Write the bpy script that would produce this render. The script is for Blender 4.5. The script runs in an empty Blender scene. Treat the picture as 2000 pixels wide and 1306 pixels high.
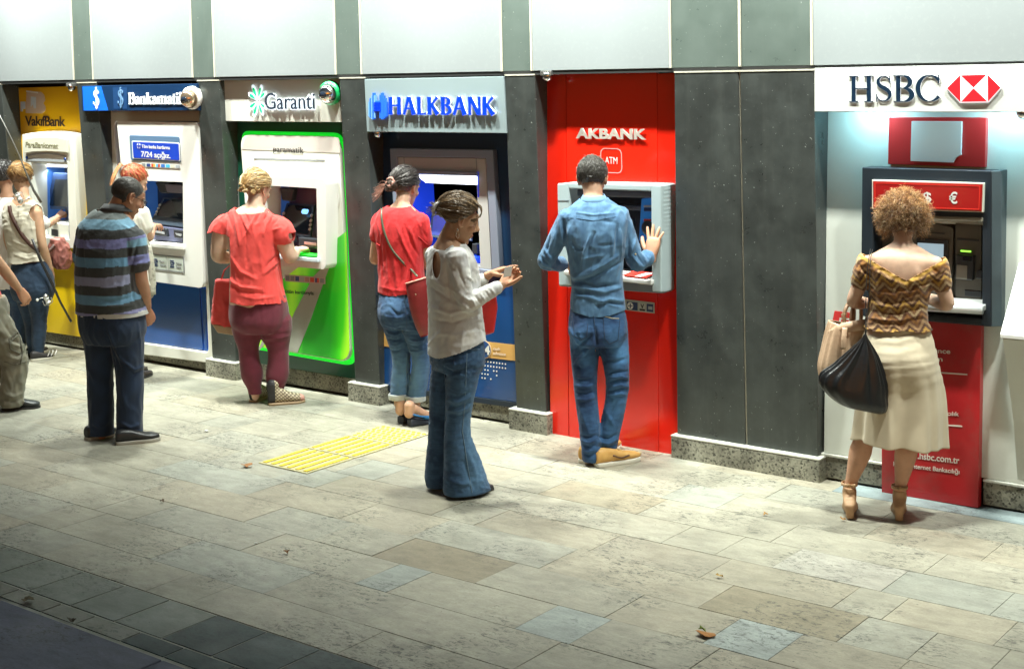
import bpy, bmesh, math, random
import numpy as np
from mathutils import Vector, Matrix
from mathutils.bvhtree import BVHTree
random.seed(7)
RNG = np.random.RandomState(11)
sc = bpy.context.scene
COL = sc.collection
rad = math.radians
# ------------------------------------------------------------------ camera
YAW, PIT, ROL = rad(37.863), rad(3.7403), rad(-1.1473)
FPX, PCX, PCY = 2781.56, 1000.0, 320.7            # focal length and principal point of the photograph (2000 x 1306)
CAM = np.array([5.5, -7.27, 2.35])
_fw = np.array([-math.sin(YAW)*math.cos(PIT), math.cos(YAW)*math.cos(PIT), -math.sin(PIT)])
_r0 = np.array([math.cos(YAW), math.sin(YAW), 0.0]); _u0 = np.cross(_r0, _fw)
_rt = _r0*math.cos(ROL) + _u0*math.sin(ROL); _up = -_r0*math.sin(ROL) + _u0*math.cos(ROL)
cd = bpy.data.cameras.new('camera'); cam = bpy.data.objects.new('camera', cd); COL.objects.link(cam)
cam.matrix_world = Matrix(((_rt[0], _up[0], -_fw[0], CAM[0]), (_rt[1], _up[1], -_fw[1], CAM[1]), (_rt[2], _up[2], -_fw[2], CAM[2]), (0, 0, 0, 1)))
cd.sensor_width = 36.0; cd.sensor_fit = 'HORIZONTAL'
cd.lens = 36.0*FPX/2000.0
cd.shift_x = 0.0
cd.shift_y = -(653.0-PCY)/2000.0
cd.clip_start = 0.05; cd.clip_end = 400
sc.camera = cam
# ------------------------------------------------------------------ night sky
w = bpy.data.worlds.new('World'); sc.world = w; w.use_nodes = True
nt = w.node_tree; bg = nt.nodes['Background']
sk = nt.nodes.new('ShaderNodeTexSky'); sk.sky_type = 'NISHITA'; sk.sun_disc = False
sk.sun_elevation = rad(1.0); sk.sun_rotation = rad(140)
nt.links.new(sk.outputs[0], bg.inputs[0]); bg.inputs[1].default_value = 0.12
sc.view_settings.view_transform = 'Standard'; sc.view_settings.look = 'None'
sc.view_settings.gamma = 1.0; sc.view_settings.use_curve_mapping = False
sc.view_settings.exposure = 0.12
sc.render.resolution_x = 1024; sc.render.resolution_y = 668
sc.cycles.max_bounces = 6; sc.cycles.caustics_reflective = False; sc.cycles.caustics_refractive = False
# floodlights on arms above the fascia, one per bay (out of the frame, they light the whole place)
FLOODS = [-5.6, -4.0, -2.45, -0.85, 0.55, 2.25, 3.9]
FLOOD_Y, FLOOD_Z, FLOOD_W = -0.72, 4.60, 108.0
# ------------------------------------------------------------------ pixel of the photograph -> point of the place
def ray(x, y): return _rt*(x-PCX)/FPX - _up*(y-PCY)/FPX + _fw
def at(x, y, Y=0.0):
    """point seen at pixel (x, y) on the plane parallel to the wall at distance Y (Y may be a function of height)"""
    d = ray(x, y)
    if callable(Y):
        v = Y(1.2)
        for _ in range(6):
            p = CAM + d*(v-CAM[1])/d[1]; v = Y(p[2])
    else: v = Y
    return CAM + d*(v-CAM[1])/d[1]
def gr(x, y, z=0.0):
    d = ray(x, y); return CAM + d*(z-CAM[2])/d[2]
def dep(x, y, C, d=0.0):
    """point seen at pixel (x, y), d metres beyond the spot C measured along the line of sight on the ground"""
    h = np.array(C[:2])-CAM[:2]; D = math.hypot(*h); n = h/D
    q = ray(x, y); return CAM + q*(D+d)/(q[0]*n[0]+q[1]*n[1])
# ------------------------------------------------------------------ things and parts
def tag(o, label=None, cat=None, group=None, kind=None):
    if label: o['label'] = label
    if cat: o['category'] = cat
    if group: o['group'] = group
    if kind: o['kind'] = kind
    return o
def thing(name, label, cat, loc=(0, 0, 0), group=None):
    o = bpy.data.objects.new(name, None); COL.objects.link(o); o.location = tuple(float(v) for v in loc)
    o.empty_display_size = .1
    return tag(o, label, cat, group)
def link(name, me, mat=None, parent=None, smooth=False, bevel=0.0, seg=2, col=None):
    o = bpy.data.objects.new(name, me); COL.objects.link(o)
    if mat is not None:
        if not me.materials: me.materials.append(mat)
    if parent is not None:
        o.parent = parent
        L = Vector((0, 0, 0)); q = parent
        while q is not None: L += q.location; q = q.parent
        o.location = -L                                    # vertices are kept in world metres
        if getattr(o, 'data', None) is not None and len(me.vertices):
            me.transform(Matrix.Translation(-L)); o.location = (0, 0, 0)
    if smooth: me.shade_smooth()
    if bevel > 0:
        m = o.modifiers.new('bevel', 'BEVEL'); m.width = bevel; m.segments = seg; m.limit_method = 'ANGLE'; m.angle_limit = rad(40)
    if col is not None: o.color = (*col[:3], 1)
    return o
def mesh_of(name, v, f):
    me = bpy.data.meshes.new(name); me.from_pydata([tuple(map(float, p)) for p in v], [], [tuple(map(int, q)) for q in f]); me.update(); return me
def fixn(me):
    bm = bmesh.new(); bm.from_mesh(me); bmesh.ops.recalc_face_normals(bm, faces=bm.faces); bm.to_mesh(me); bm.free(); return me
def prism(name, pts, ext, mat, parent=None, bevel=0.0, smooth=False, col=None):
    """closed prism: polygon pts (3d) pushed by the vector ext"""
    pts = [np.array(p, float) for p in pts]; n = len(pts); ext = np.array(ext, float)
    v = pts + [p+ext for p in pts]
    f = [tuple(range(n)), tuple(range(2*n-1, n-1, -1))] + [(i, i+n, (i+1) % n+n, (i+1) % n) for i in range(n)]
    return link(name, fixn(mesh_of(name, v, f)), mat, parent, smooth, bevel, col=col)
def rnd(pts, r, n=5):
    """round the corners of a polygon; r is one radius or a list"""
    out = []; N = len(pts)
    for i, p in enumerate(pts):
        p = np.array(p, float); rr = r[i] if hasattr(r, '__len__') else r
        if rr <= 0: out.append(p); continue
        a = np.array(pts[i-1], float)-p; b = np.array(pts[(i+1) % N], float)-p
        la, lb = np.linalg.norm(a), np.linalg.norm(b); rr = min(rr, la*.49, lb*.49)
        A = p+a/la*rr; B = p+b/lb*rr
        for k in range(n+1):
            t = k/n; out.append((1-t)**2*A + 2*t*(1-t)*p + t*t*B)
    return out
def slab(name, px, Y, th, mat, parent=None, bevel=0.003, r=0, col=None):
    """upright slab whose front face covers the pixels px on the plane Y; th = thickness into the wall"""
    pts = [at(x, y, Y) for x, y in px]
    if r: pts = rnd(pts, r)
    return prism(name, pts, (0, th, 0), mat, parent, bevel, col=col)
def box(name, c, s, mat, parent=None, bevel=0.003, rot=None, col=None):
    c = np.array(c, float); h = np.array(s, float)/2
    v = []; 
    for sx in (-1, 1):
        for sy in (-1, 1):
            for sz in (-1, 1):
                q = np.array([sx*h[0], sy*h[1], sz*h[2]])
                if rot is not None: q = np.array(rot @ Vector(q))
                v.append(c+q)
    f = [(0, 1, 3, 2), (4, 6, 7, 5), (0, 4, 5, 1), (2, 3, 7, 6), (0, 2, 6, 4), (1, 5, 7, 3)]
    return link(name, fixn(mesh_of(name, v, f)), mat, parent, False, bevel, col=col)
def bx(x0, x1, y0, y1, z0, z1, name, mat, parent=None, bevel=0.003, col=None):
    return box(name, ((x0+x1)/2, (y0+y1)/2, (z0+z1)/2), (abs(x1-x0), abs(y1-y0), abs(z1-z0)), mat, parent, bevel, col=col)
def frame(name, outer, inner, Y, th, mat, parent=None, bevel=.004, ro=0, ri=0):
    """slab with an opening: outer and inner polygons in pixels"""
    a = [at(x, y, Y) for x, y in outer]; b = [at(x, y, Y) for x, y in inner]
    if ro: a = rnd(a, ro, 6)
    if ri: b = rnd(b, ri, 6)
    cu = bpy.data.curves.new('t', 'CURVE'); cu.dimensions = '2D'; cu.fill_mode = 'BOTH'; cu.extrude = th/2
    y0 = float(np.mean([p[1] for p in a]))
    for loop in (a, b):
        s = cu.splines.new('POLY'); s.points.add(len(loop)-1); s.use_cyclic_u = True
        for i, p in enumerate(loop): s.points[i].co = (p[0], p[2], 0, 1)
    return curve_obj(name, cu, lambda x, y, z: (x, (Y(y) if callable(Y) else Y)+th/2 - z, y), mat, parent, bevel)
def curve_mesh(cu):
    o = bpy.data.objects.new('t', cu); COL.objects.link(o)
    dg = bpy.context.evaluated_depsgraph_get(); dg.update()
    me = bpy.data.meshes.new_from_object(o.evaluated_get(dg)); bpy.data.objects.remove(o); 
    return me
def curve_obj(name, cu, fn, mat, parent, bevel=0.0):
    me = curve_mesh(cu); me.materials.clear()
    for v in me.vertices: v.co = fn(*v.co)
    bm = bmesh.new(); bm.from_mesh(me); bmesh.ops.remove_doubles(bm, verts=bm.verts, dist=1e-5); bmesh.ops.recalc_face_normals(bm, faces=bm.faces); bm.to_mesh(me); bm.free()
    return link(name, me, mat, parent, False, bevel)
def tube(pts, r, n=8, closed_caps=True, flat=1.0, upv=(0, 0, 1)):
    """vertices and faces of a tube through pts; r = radius or list"""
    P = np.array(pts, float); N = len(P); R = np.array(r if hasattr(r, '__len__') else [r]*N, float)
    T = np.gradient(P, axis=0); T /= np.linalg.norm(T, axis=1)[:, None]+1e-12
    u = np.cross(T[0], upv); 
    if np.linalg.norm(u) < 1e-3: u = np.cross(T[0], (1, 0, 0))
    u /= np.linalg.norm(u); V = []; F = []
    for i in range(N):
        u = u-T[i]*(u@T[i]); u /= np.linalg.norm(u)+1e-12; q = np.cross(T[i], u)
        for k in range(n):
            a = 2*math.pi*k/n; V.append(P[i]+R[i]*(math.cos(a)*u+flat*math.sin(a)*q))
    for i in range(N-1):
        for k in range(n): F.append((i*n+k, i*n+(k+1) % n, (i+1)*n+(k+1) % n, (i+1)*n+k))
    if closed_caps: F += [tuple(range(n-1, -1, -1)), tuple(range((N-1)*n, N*n))]
    return V, F
def merge(parts):
    V = []; F = []
    for v, f in parts:
        o = len(V); V += list(v); F += [tuple(i+o for i in q) for q in f]
    return V, F
def tubes(name, parts, mat, parent=None, smooth=True):
    v, f = merge(parts); return link(name, mesh_of(name, v, f), mat, parent, smooth)
def lathe(prof, c, ax=(0, 0, 1), n=20):
    """prof: list of (radius, height) along ax from c"""
    c = np.array(c, float); a = np.array(ax, float); a /= np.linalg.norm(a)
    u = np.cross(a, (0, 0, 1)) if abs(a[2]) < .9 else np.cross(a, (1, 0, 0)); u /= np.linalg.norm(u); q = np.cross(a, u)
    V = []; F = []
    for r, h in prof:
        for k in range(n):
            t = 2*math.pi*k/n; V.append(c+a*h+max(r, 1e-4)*(math.cos(t)*u+math.sin(t)*q))
    for i in range(len(prof)-1):
        for k in range(n): F.append((i*n+k, i*n+(k+1) % n, (i+1)*n+(k+1) % n, (i+1)*n+k))
    F += [tuple(range(n-1, -1, -1)), tuple(range((len(prof)-1)*n, len(prof)*n))]
    return V, F
# ------------------------------------------------------------------ materials
MATS = {}
def M(name, col=(.5, .5, .5), rough=.5, metal=0.0, var=0.0, vs=6.0, bump=0.0, bs=80.0, coat=0.0, emis=None, es=0.0, sss=0.0,
      spec=.5, dirt=0.0, ds=3.0, dcol=(.03, .03, .03), rv=0.0, objcol=False, stretch=None, sheen=0.0, attr=None, trans=0.0):
    if name in MATS: return MATS[name]
    m = bpy.data.materials.new(name); m.use_nodes = True; t = m.node_tree; N = t.nodes; L = t.links
    b = N['Principled BSDF']; b.inputs['Roughness'].default_value = rough; b.inputs['Metallic'].default_value = metal
    b.inputs['Specular IOR Level'].default_value = spec
    b.inputs['Coat Weight'].default_value = coat; b.inputs['Coat Roughness'].default_value = .08
    if sheen: b.inputs['Sheen Weight'].default_value = sheen
    if trans: b.inputs['Transmission Weight'].default_value = trans
    if sss:
        b.inputs['Subsurface Weight'].default_value = sss; b.inputs['Subsurface Scale'].default_value = .02
        b.inputs['Subsurface Radius'].default_value = (1, .35, .2)
    tc = N.new('ShaderNodeNewGeometry'); vec = tc.outputs['Position']
    if stretch:
        mp = N.new('ShaderNodeMapping'); mp.inputs['Scale'].default_value = stretch; L.new(vec, mp.inputs[0]); vec = mp.outputs[0]
    rgb = N.new('ShaderNodeRGB'); rgb.outputs[0].default_value = (*col, 1); c = rgb.outputs[0]
    if attr:
        an = N.new('ShaderNodeAttribute'); an.attribute_name = attr; c = an.outputs['Color']
    if objcol:
        oi = N.new('ShaderNodeObjectInfo'); mx = N.new('ShaderNodeMixRGB'); mx.blend_type = 'MULTIPLY'; mx.inputs[0].default_value = 1
        L.new(c, mx.inputs[1]); L.new(oi.outputs['Color'], mx.inputs[2]); c = mx.outputs[0]
    def noise(s, d=4, rgh=.6):
        n = N.new('ShaderNodeTexNoise'); n.inputs['Scale'].default_value = s; n.inputs['Detail'].default_value = d; n.inputs['Roughness'].default_value = rgh
        L.new(vec, n.inputs['Vector']); return n.outputs['Fac']
    if var:
        mr = N.new('ShaderNodeMapRange'); mr.inputs[1].default_value = .3; mr.inputs[2].default_value = .7; mr.inputs[3].default_value = 1-var; mr.inputs[4].default_value = 1+var
        L.new(noise(vs), mr.inputs[0]); mx = N.new('ShaderNodeVectorMath'); mx.operation = 'SCALE'; L.new(c, mx.inputs[0]); L.new(mr.outputs[0], mx.inputs['Scale']); c = mx.outputs[0]
    if dirt:
        mr = N.new('ShaderNodeMapRange'); mr.inputs[1].default_value = .52; mr.inputs[2].default_value = .75; mr.inputs[3].default_value = 0; mr.inputs[4].default_value = dirt
        L.new(noise(ds, 8, .7), mr.inputs[0]); mx = N.new('ShaderNodeMixRGB'); L.new(mr.outputs[0], mx.inputs[0]); L.new(c, mx.inputs[1]); mx.inputs[2].default_value = (*dcol, 1); c = mx.outputs[0]
    L.new(c, b.inputs['Base Color'])
    if rv:
        mr = N.new('ShaderNodeMapRange'); mr.inputs[1].default_value = .3; mr.inputs[2].default_value = .7; mr.inputs[3].default_value = max(rough-rv, .03); mr.inputs[4].default_value = min(rough+rv, 1)
        L.new(noise(vs*1.7, 6), mr.inputs[0]); L.new(mr.outputs[0], b.inputs['Roughness'])
    if bump:
        bp = N.new('ShaderNodeBump'); bp.inputs['Strength'].default_value = bump; bp.inputs['Distance'].default_value = .004
        L.new(noise(bs, 5), bp.inputs['Height']); L.new(bp.outputs[0], b.inputs['Normal'])
    if emis is not None:
        b.inputs['Emission Color'].default_value = (*emis, 1); b.inputs['Emission Strength'].default_value = es
    MATS[name] = m; return m
def nodes(m): return m.node_tree.nodes, m.node_tree.links, m.node_tree.nodes['Principled BSDF']
# ------------------------------------------------------------------ lettering
def text_mesh(s, ext=.01, off=0.0, spacing=1.0):
    cu = bpy.data.curves.new('t', 'FONT'); cu.body = s; cu.size = 1; cu.extrude = ext; cu.offset = off; cu.space_character = spacing; cu.resolution_u = 4
    return curve_mesh(cu)
def xb(me):
    c = np.array([v.co[:] for v in me.vertices]) if len(me.vertices) else np.zeros((1, 3)); return c[:, 0].min(), c[:, 0].max(), c[:, 1].min(), c[:, 1].max()
def letters(s, px, Y, mat, parent, th=.01, off=.0, name='letter', each=True, spacing=1.0, shear=0.0, proud=0.0):
    """write s between px = (x left, y baseline-left, x right, y baseline-right, height in px of the capitals)"""
    x0, y0, x1, y1, h = px
    A = at(x0, y0, Y); B = at(x1, y1, Y); T = at(x0, y0-h, Y)
    H = T[2]-A[2]
    full = text_mesh(s, .001, off, spacing); fx0, fx1, fy0, fy1 = xb(full)
    cap = xb(text_mesh('H', .001, off))[3]
    W = B[0]-A[0]; sx = W/(fx1-fx0); sy = H/cap
    yb = (Y(A[2]) if callable(Y) else Y)-proud
    bar = xb(text_mesh('|', .001, off))[1]
    out = []
    chars = [(s[i], i) for i in range(len(s)) if s[i] != ' '] if each else [(s, 0)]
    for ch, i in chars:
        me = text_mesh(ch, 1.0, off, spacing)
        adv = (xb(text_mesh(s[:i]+'|', .001, off, spacing))[1]-bar) if i else 0.0
        for v in me.vertices:
            X = (v.co.x+adv-fx0)*sx + shear*v.co.y*sx; t = (v.co.x+adv-fx0)/(fx1-fx0)
            v.co = (A[0]+X, yb-th/2-v.co.z*th/2, A[2]+(B[2]-A[2])*t+v.co.y*sy)
        me.materials.clear(); bm = bmesh.new(); bm.from_mesh(me); bmesh.ops.remove_doubles(bm, verts=bm.verts, dist=1e-5); bmesh.ops.recalc_face_normals(bm, faces=bm.faces); bm.to_mesh(me); bm.free()
        out.append(link(name, me, mat, parent))
    return out
def glyph_obj(name, layers, fn, th, mat, parent):
    """layers: list of lists of closed loops (u, v); each layer filled even-odd and pushed out a hair more than the last"""
    bms = bmesh.new()
    for k, loops in enumerate(layers):
        cu = bpy.data.curves.new('t', 'CURVE'); cu.dimensions = '2D'; cu.fill_mode = 'BOTH'; cu.extrude = 1.0
        for lp in loops:
            s = cu.splines.new('POLY'); s.points.add(len(lp)-1); s.use_cyclic_u = True
            for i, p in enumerate(lp): s.points[i].co = (p[0], p[1], 0, 1)
        me = curve_mesh(cu)
        for v in me.vertices: v.co = fn(v.co.x, v.co.y, (th+k*.0004)*(v.co.z*.5+.5))
        bms.from_mesh(me)
    bmesh.ops.remove_doubles(bms, verts=bms.verts, dist=1e-6); bmesh.ops.recalc_face_normals(bms, faces=bms.faces)
    me = bpy.data.meshes.new(name); bms.to_mesh(me); bms.free()
    return link(name, me, mat, parent)
def stroke(pts, w):
    """closed loop round an open centre line with widths w"""
    P = np.array(pts, float); W = np.array(w if hasattr(w, '__len__') else [w]*len(P), float)/2
    T = np.gradient(P, axis=0); T /= np.linalg.norm(T, axis=1)[:, None]+1e-9; Nn = np.stack([-T[:, 1], T[:, 0]], 1)
    return [tuple(p) for p in P+Nn*W[:, None]] + [tuple(p) for p in (P-Nn*W[:, None])[::-1]]
def arc(cx, cy, rx, ry, a0, a1, n=20): return [(cx+rx*math.cos(rad(a0+(a1-a0)*i/n)), cy+ry*math.sin(rad(a0+(a1-a0)*i/n))) for i in range(n+1)]
def rect(x0, y0, x1, y1): return [(x0, y0), (x1, y0), (x1, y1), (x0, y1)]
# ================================================================== THE PLACE
# ---- ground
gm = M('grout', (.44, .43, .36), .9, var=.25, vs=3, bump=.5, bs=90, dirt=.95, ds=.8, dcol=(.035, .035, .03))
g = bpy.data.objects.new('ground', mesh_of('ground', [(-80, -80, -.0035), (80, -80, -.0035), (80, 30, -.0035), (-80, 30, -.0035)], [(0, 1, 2, 3)])); COL.objects.link(g); g.data.materials.append(gm); g['kind'] = 'structure'
pv = bpy.data.objects.new('pavement', None); COL.objects.link(pv); pv['kind'] = 'structure'
def stone_mat(name, col, pit=.8, scr=0, rough=.55):
    """worn limestone: mottling, long faint veins, black pits and scuffs in patches"""
    m = M(name, col, rough, var=.10, vs=2.2, objcol=True); N, L, b = nodes(m)
    pos = N.new('ShaderNodeNewGeometry').outputs['Position']
    base = b.inputs['Base Color'].links[0].from_socket
    def noise(s, d, r, st=(1, 1, 1), dist=0):
        mp = N.new('ShaderNodeMapping'); mp.inputs['Scale'].default_value = st; L.new(pos, mp.inputs[0])
        n = N.new('ShaderNodeTexNoise'); n.inputs['Scale'].default_value = s; n.inputs['Detail'].default_value = d; n.inputs['Roughness'].default_value = r; n.inputs['Distortion'].default_value = dist; L.new(mp.outputs[0], n.inputs['Vector']); return n.outputs['Fac']
    def mr(x, a, bb, c, d):
        q = N.new('ShaderNodeMapRange'); 
        for i, vv in enumerate((a, bb, c, d)): q.inputs[i+1].default_value = vv
        L.new(x, q.inputs[0]); return q.outputs[0]
    def mul(c, f):
        q = N.new('ShaderNodeVectorMath'); q.operation = 'SCALE'; L.new(c, q.inputs[0]); L.new(f, q.inputs['Scale']); return q.outputs[0]
    def mm(a, bb):
        q = N.new('ShaderNodeMath'); q.operation = 'MULTIPLY'; L.new(a, q.inputs[0]); L.new(bb, q.inputs[1]); return q.outputs[0]
    c = mul(base, mr(noise(7, 9, .76, (1, 2.4, 1), .4), .32, .68, .74, 1.18))       # cloudy mottling
    c = mul(c, mr(noise(85, 3, .6), .35, .65, .93, 1.06))                      # grain
    c = mul(c, mr(noise(.8, 4, .6), .35, .65, .80, 1.10))                       # broad wear
    mask = mr(noise(2.0, 3, .55), .48, .60, 0, 1)
    for (px_, py_, rr_) in ((565, 1078, .22), (640, 1062, .13), (850, 1035, .22), (650, 1152, .20), (675, 1240, .16), (1345, 1252, .15), (1240, 1165, .22), (575, 1225, .2), (900, 1255, .12), (1250, 1275, .12), (985, 860, .08), (1665, 1240, .15), (740, 975, .08), (1990, 1255, .12)):
        q_ = N.new('ShaderNodeVectorMath'); q_.operation = 'DISTANCE'; L.new(pos, q_.inputs[0]); q_.inputs[1].default_value = gr(px_, py_)
        a_ = mr(q_.outputs['Value'], rr_*.35, rr_, 1, 0); x_ = N.new('ShaderNodeMath'); x_.operation = 'MAXIMUM'; L.new(mask, x_.inputs[0]); L.new(a_, x_.inputs[1]); mask = x_.outputs[0]
    pits = mr(noise(24, 8, .8, (1, 2.0, 1), .8), .525, .575, 0, 1)
    mx = N.new('ShaderNodeMixRGB'); L.new(mm(mm(mask, pits), mr(pos, 0, 1, pit, pit)), mx.inputs[0]); L.new(c, mx.inputs[1]); mx.inputs[2].default_value = (.035, .038, .035, 1); c = mx.outputs[0]
    sp = mr(noise(60, 2, .4), .735, .76, 0, .75)
    mx = N.new('ShaderNodeMixRGB'); L.new(sp, mx.inputs[0]); L.new(c, mx.inputs[1]); mx.inputs[2].default_value = (.03, .03, .028, 1); c = mx.outputs[0]
    L.new(c, b.inputs['Base Color'])
    L.new(mr(noise(5, 6, .6), .3, .7, rough-.13, rough+.15), b.inputs['Roughness'])
    bp = N.new('ShaderNodeBump'); bp.inputs['Strength'].default_value = .35; bp.inputs['Distance'].default_value = .003
    L.new(noise(45, 8, .75, (1, 1.7, 1)), bp.inputs['Height']); L.new(bp.outputs[0], b.inputs['Normal'])
    return m
slabm = stone_mat('limestone', (1, 1, 1)); darkm = stone_mat('dark_stone', (1, 1, 1), .6, rough=.7)
rows = [.34, -.10, -.42, -.735, -1.05, -1.37, -1.675, -2.0, -2.325, -2.645, -2.98, -3.268]
fixed = {6: [(2.379, 3.03)], 7: [(.738, 1.387), (2.592, 2.888)], 8: [(1.866, 2.15), (.93, 1.13)], 4: [(2.41, 2.95)], 5: [(3.084, 3.56), (1.57, 2.2)], 3: [(.80, 1.45)], 9: [(2.113, 2.6)]}
TAN, LBL, PALE = (.265, .235, .165), (.32, .35, .32), (.37, .36, .31)
fcol = {(6, 2.379): TAN, (7, .738): (.25, .22, .155), (7, 2.592): (.31, .345, .325), (8, 1.866): (.31, .345, .32), (8, .93): (.29, .315, .285), (4, 2.41): PALE, (3, .80): (.31, .28, .205), (5, 1.57): (.30, .28, .22)}
def slab_tile(x0, x1, y0, y1, col, mat=slabm, z=0.0, gap=.0013, parent=pv, name='paving_slab'):
    j = RNG.uniform(-.0012, .0012, 4)+z; g_ = gap
    v = [(x0+g_, y0+g_, j[0]), (x1-g_, y0+g_, j[1]), (x1-g_, y1-g_, j[2]), (x0+g_, y1-g_, j[3])]
    return prism(name, v, (0, 0, -.03-abs(z)), mat, parent, .001, col=col)
for r in range(len(rows)-1):
    yb, ya = rows[r], rows[r+1]; fx = sorted(fixed.get(r, []))
    x = -9.6+RNG.uniform(0, .5); cuts = [x]
    while x < 4.4:
        L0 = RNG.choice([.32, .48, .62, .74, .9])*RNG.uniform(.9, 1.1); nx = x+L0
        for (a, bb) in fx:
            if x < a-.01 and nx > a-.22: nx = a
            elif abs(x-a) < .01: nx = bb
        x = nx; cuts.append(x)
    for a, bb in zip(cuts[:-1], cuts[1:]):
        t = RNG.rand(); k = RNG.uniform(.95, 1.04)
        base = (.325, .313, .250) if t < .5 else ((.312, .310, .256) if t < .75 else ((.330, .306, .236) if t < .93 else (.305, .315, .270)))
        c = [q*k for q in base]
        if r == 0 and a > 1.9: c = (.24, .30, .31)
        for (fr, fa), fc in fcol.items():
            if fr == r and abs(a-fa) < .01: c = fc
        slab_tile(a, bb, ya, yb, c)
# border course of square setts and a narrow strip, then the raised edge in the foreground
x = -2.8
while x < 2.6:
    dark = x > .42
    c = (.105, .130, .125) if dark else (.20, .22, .185); k = RNG.uniform(.88, 1.1)
    slab_tile(x-.012, x+.308, -3.58, -3.272, [q*k for q in c], darkm if dark else slabm, gap=.0045); x += .32
x = -2.9
while x < 2.8:
    dark = x > .55; L0 = RNG.uniform(.2, .34)
    c = (.11, .135, .13) if dark else (.21, .21, .165); k = RNG.uniform(.88, 1.1)
    slab_tile(x, x+L0, -3.70, -3.585, [q*k for q in c], darkm if dark else slabm, gap=.0045); x += L0
kerb = bpy.data.objects.new('raised_kerb', None); COL.objects.link(kerb); kerb['kind'] = 'structure'
ky = gr(180, 1236, .07)[1]
km = stone_mat('kerb_stone', (.17, .18, .235), .7, rough=.75)
for a, bb in [(-6, -3.2), (-3.2, -1.35), (-1.35, gr(318, 1287, .07)[0]), (gr(318, 1287, .07)[0], 1.9), (1.9, 3.4)]:
    o = prism('kerb_stone', [(a+.004, -7.2, .07), (bb-.004, -7.2, .07), (bb-.004, ky, .07), (a+.004, ky, .07)], (0, 0, -.08), km, kerb, .006)
# ---- bank wall : cladding of the upper storey, pillars, plinth stones
YP = lambda z: .045*(1-min(max(z, 0), 2.33)/2.33)                  # pillar fronts lean back a little towards the foot
YR = lambda z: .18-.085*(1-min(max(z, 0), 2.33)/2.33)              # plane of the recessed bays
alu = M('white_cladding', (.295, .33, .345), .36, .15, var=.03, vs=1.2, dirt=.06, ds=30, dcol=(.9, .9, .9), rv=.06)
def speckle(m, dens=.69, col=(.55, .6, .57)):
    """bird lime, scratches and drips in scattered patches, stretched downwards"""
    N, L, b = nodes(m); base = b.inputs['Base Color'].links[0].from_socket
    pos = N.new('ShaderNodeNewGeometry').outputs['Position']
    def noise(s, d, st=(1, 1, 1)):
        mp = N.new('ShaderNodeMapping'); mp.inputs['Scale'].default_value = st; L.new(pos, mp.inputs[0])
        n = N.new('ShaderNodeTexNoise'); n.inputs['Scale'].default_value = s; n.inputs['Detail'].default_value = d; n.inputs['Roughness'].default_value = .7; L.new(mp.outputs[0], n.inputs['Vector']); return n.outputs['Fac']
    def mr(x, a, bb, c, d):
        q = N.new('ShaderNodeMapRange'); 
        for i, vv in enumerate((a, bb, c, d)): q.inputs[i+1].default_value = vv
        L.new(x, q.inputs[0]); return q.outputs[0]
    a = mr(noise(55, 3), dens, dens+.03, 0, .8); st = mr(noise(14, 5, (1, 1, .07)), .52, .72, 0, .07); cl = mr(noise(3, 6), .42, .68, 0, .16)
    for f, cc in ((cl, (.16, .19, .18)), (st, (.25, .27, .24)), (a, col)):
        mx = N.new('ShaderNodeMixRGB'); L.new(f, mx.inputs[0]); L.new(base, mx.inputs[1]); mx.inputs[2].default_value = (*cc, 1); base = mx.outputs[0]
    L.new(base, b.inputs['Base Color'])
    L.new(mr(noise(6, 6), .3, .7, .24, .5), b.inputs['Roughness'])
    return m
pil = speckle(M('grey_metal_cladding', (.062, .070, .068), .36, .45, var=.12, vs=3))
pilu = speckle(M('green_grey_cladding', (.13, .17, .155), .38, .3, var=.08, vs=3), .70)
trim = M('cream_trim', (.62, .60, .50), .45, .2, var=.1, vs=20, dirt=.25, ds=20, dcol=(.15, .15, .13))
blk = M('black_gap', (.012, .013, .013), .7)
granite = M('granite', (.24, .235, .19), .75, bump=.5, bs=120)
def granite_nodes(m, base, k=1):
    N, L, b = nodes(m); pos = N.new('ShaderNodeNewGeometry').outputs['Position']
    v = N.new('ShaderNodeTexVoronoi'); v.inputs['Scale'].default_value = 95; L.new(pos, v.inputs['Vector'])
    cr = N.new('ShaderNodeValToRGB'); L.new(v.outputs['Color'], cr.inputs[0]); e = cr.color_ramp.elements
    e[0].position = .12; e[0].color = (base[0]*.28, base[1]*.28, base[2]*.28, 1); e[1].position = .75; e[1].color = (base[0]*1.35, base[1]*1.35, base[2]*1.35, 1)
    q = cr.color_ramp.elements.new(.38); q.color = (*base, 1)
    n = N.new('ShaderNodeTexNoise'); n.inputs['Scale'].default_value = 7; n.inputs['Detail'].default_value = 6; L.new(pos, n.inputs['Vector'])
    mr = N.new('ShaderNodeMapRange'); mr.inputs[1].default_value = .35; mr.inputs[2].default_value = .7; mr.inputs[3].default_value = .6; mr.inputs[4].default_value = 1.15; L.new(n.outputs['Fac'], mr.inputs[0])
    s = N.new('ShaderNodeVectorMath'); s.operation = 'SCALE'; L.new(cr.outputs[0], s.inputs[0]); L.new(mr.outputs[0], s.inputs['Scale']); L.new(s.outputs[0], b.inputs['Base Color'])
granite_nodes(granite, (.27, .27, .22))
granited = M('dirty_granite', (.2, .2, .16), .8, bump=.5, bs=60); granite_nodes(granited, (.20, .195, .15))
edgem = M('pale_stone_edge', (.55, .56, .5), .7, var=.2, vs=30)
wall = thing('bank_wall', 'long wall of pale metal cladding over a row of cash machine bays', 'wall', (0, .3, 0))
Zs = 2.335
bx(-12, 4.6, .42, .62, 0, 5.0, 'back_wall', M('shadowed_back_wall', (.05, .055, .055), .8), wall, 0)
bx(-12, 4.6, .03, .42, Zs+.018, Zs+.045, 'soffit', blk, wall, 0)
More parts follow.
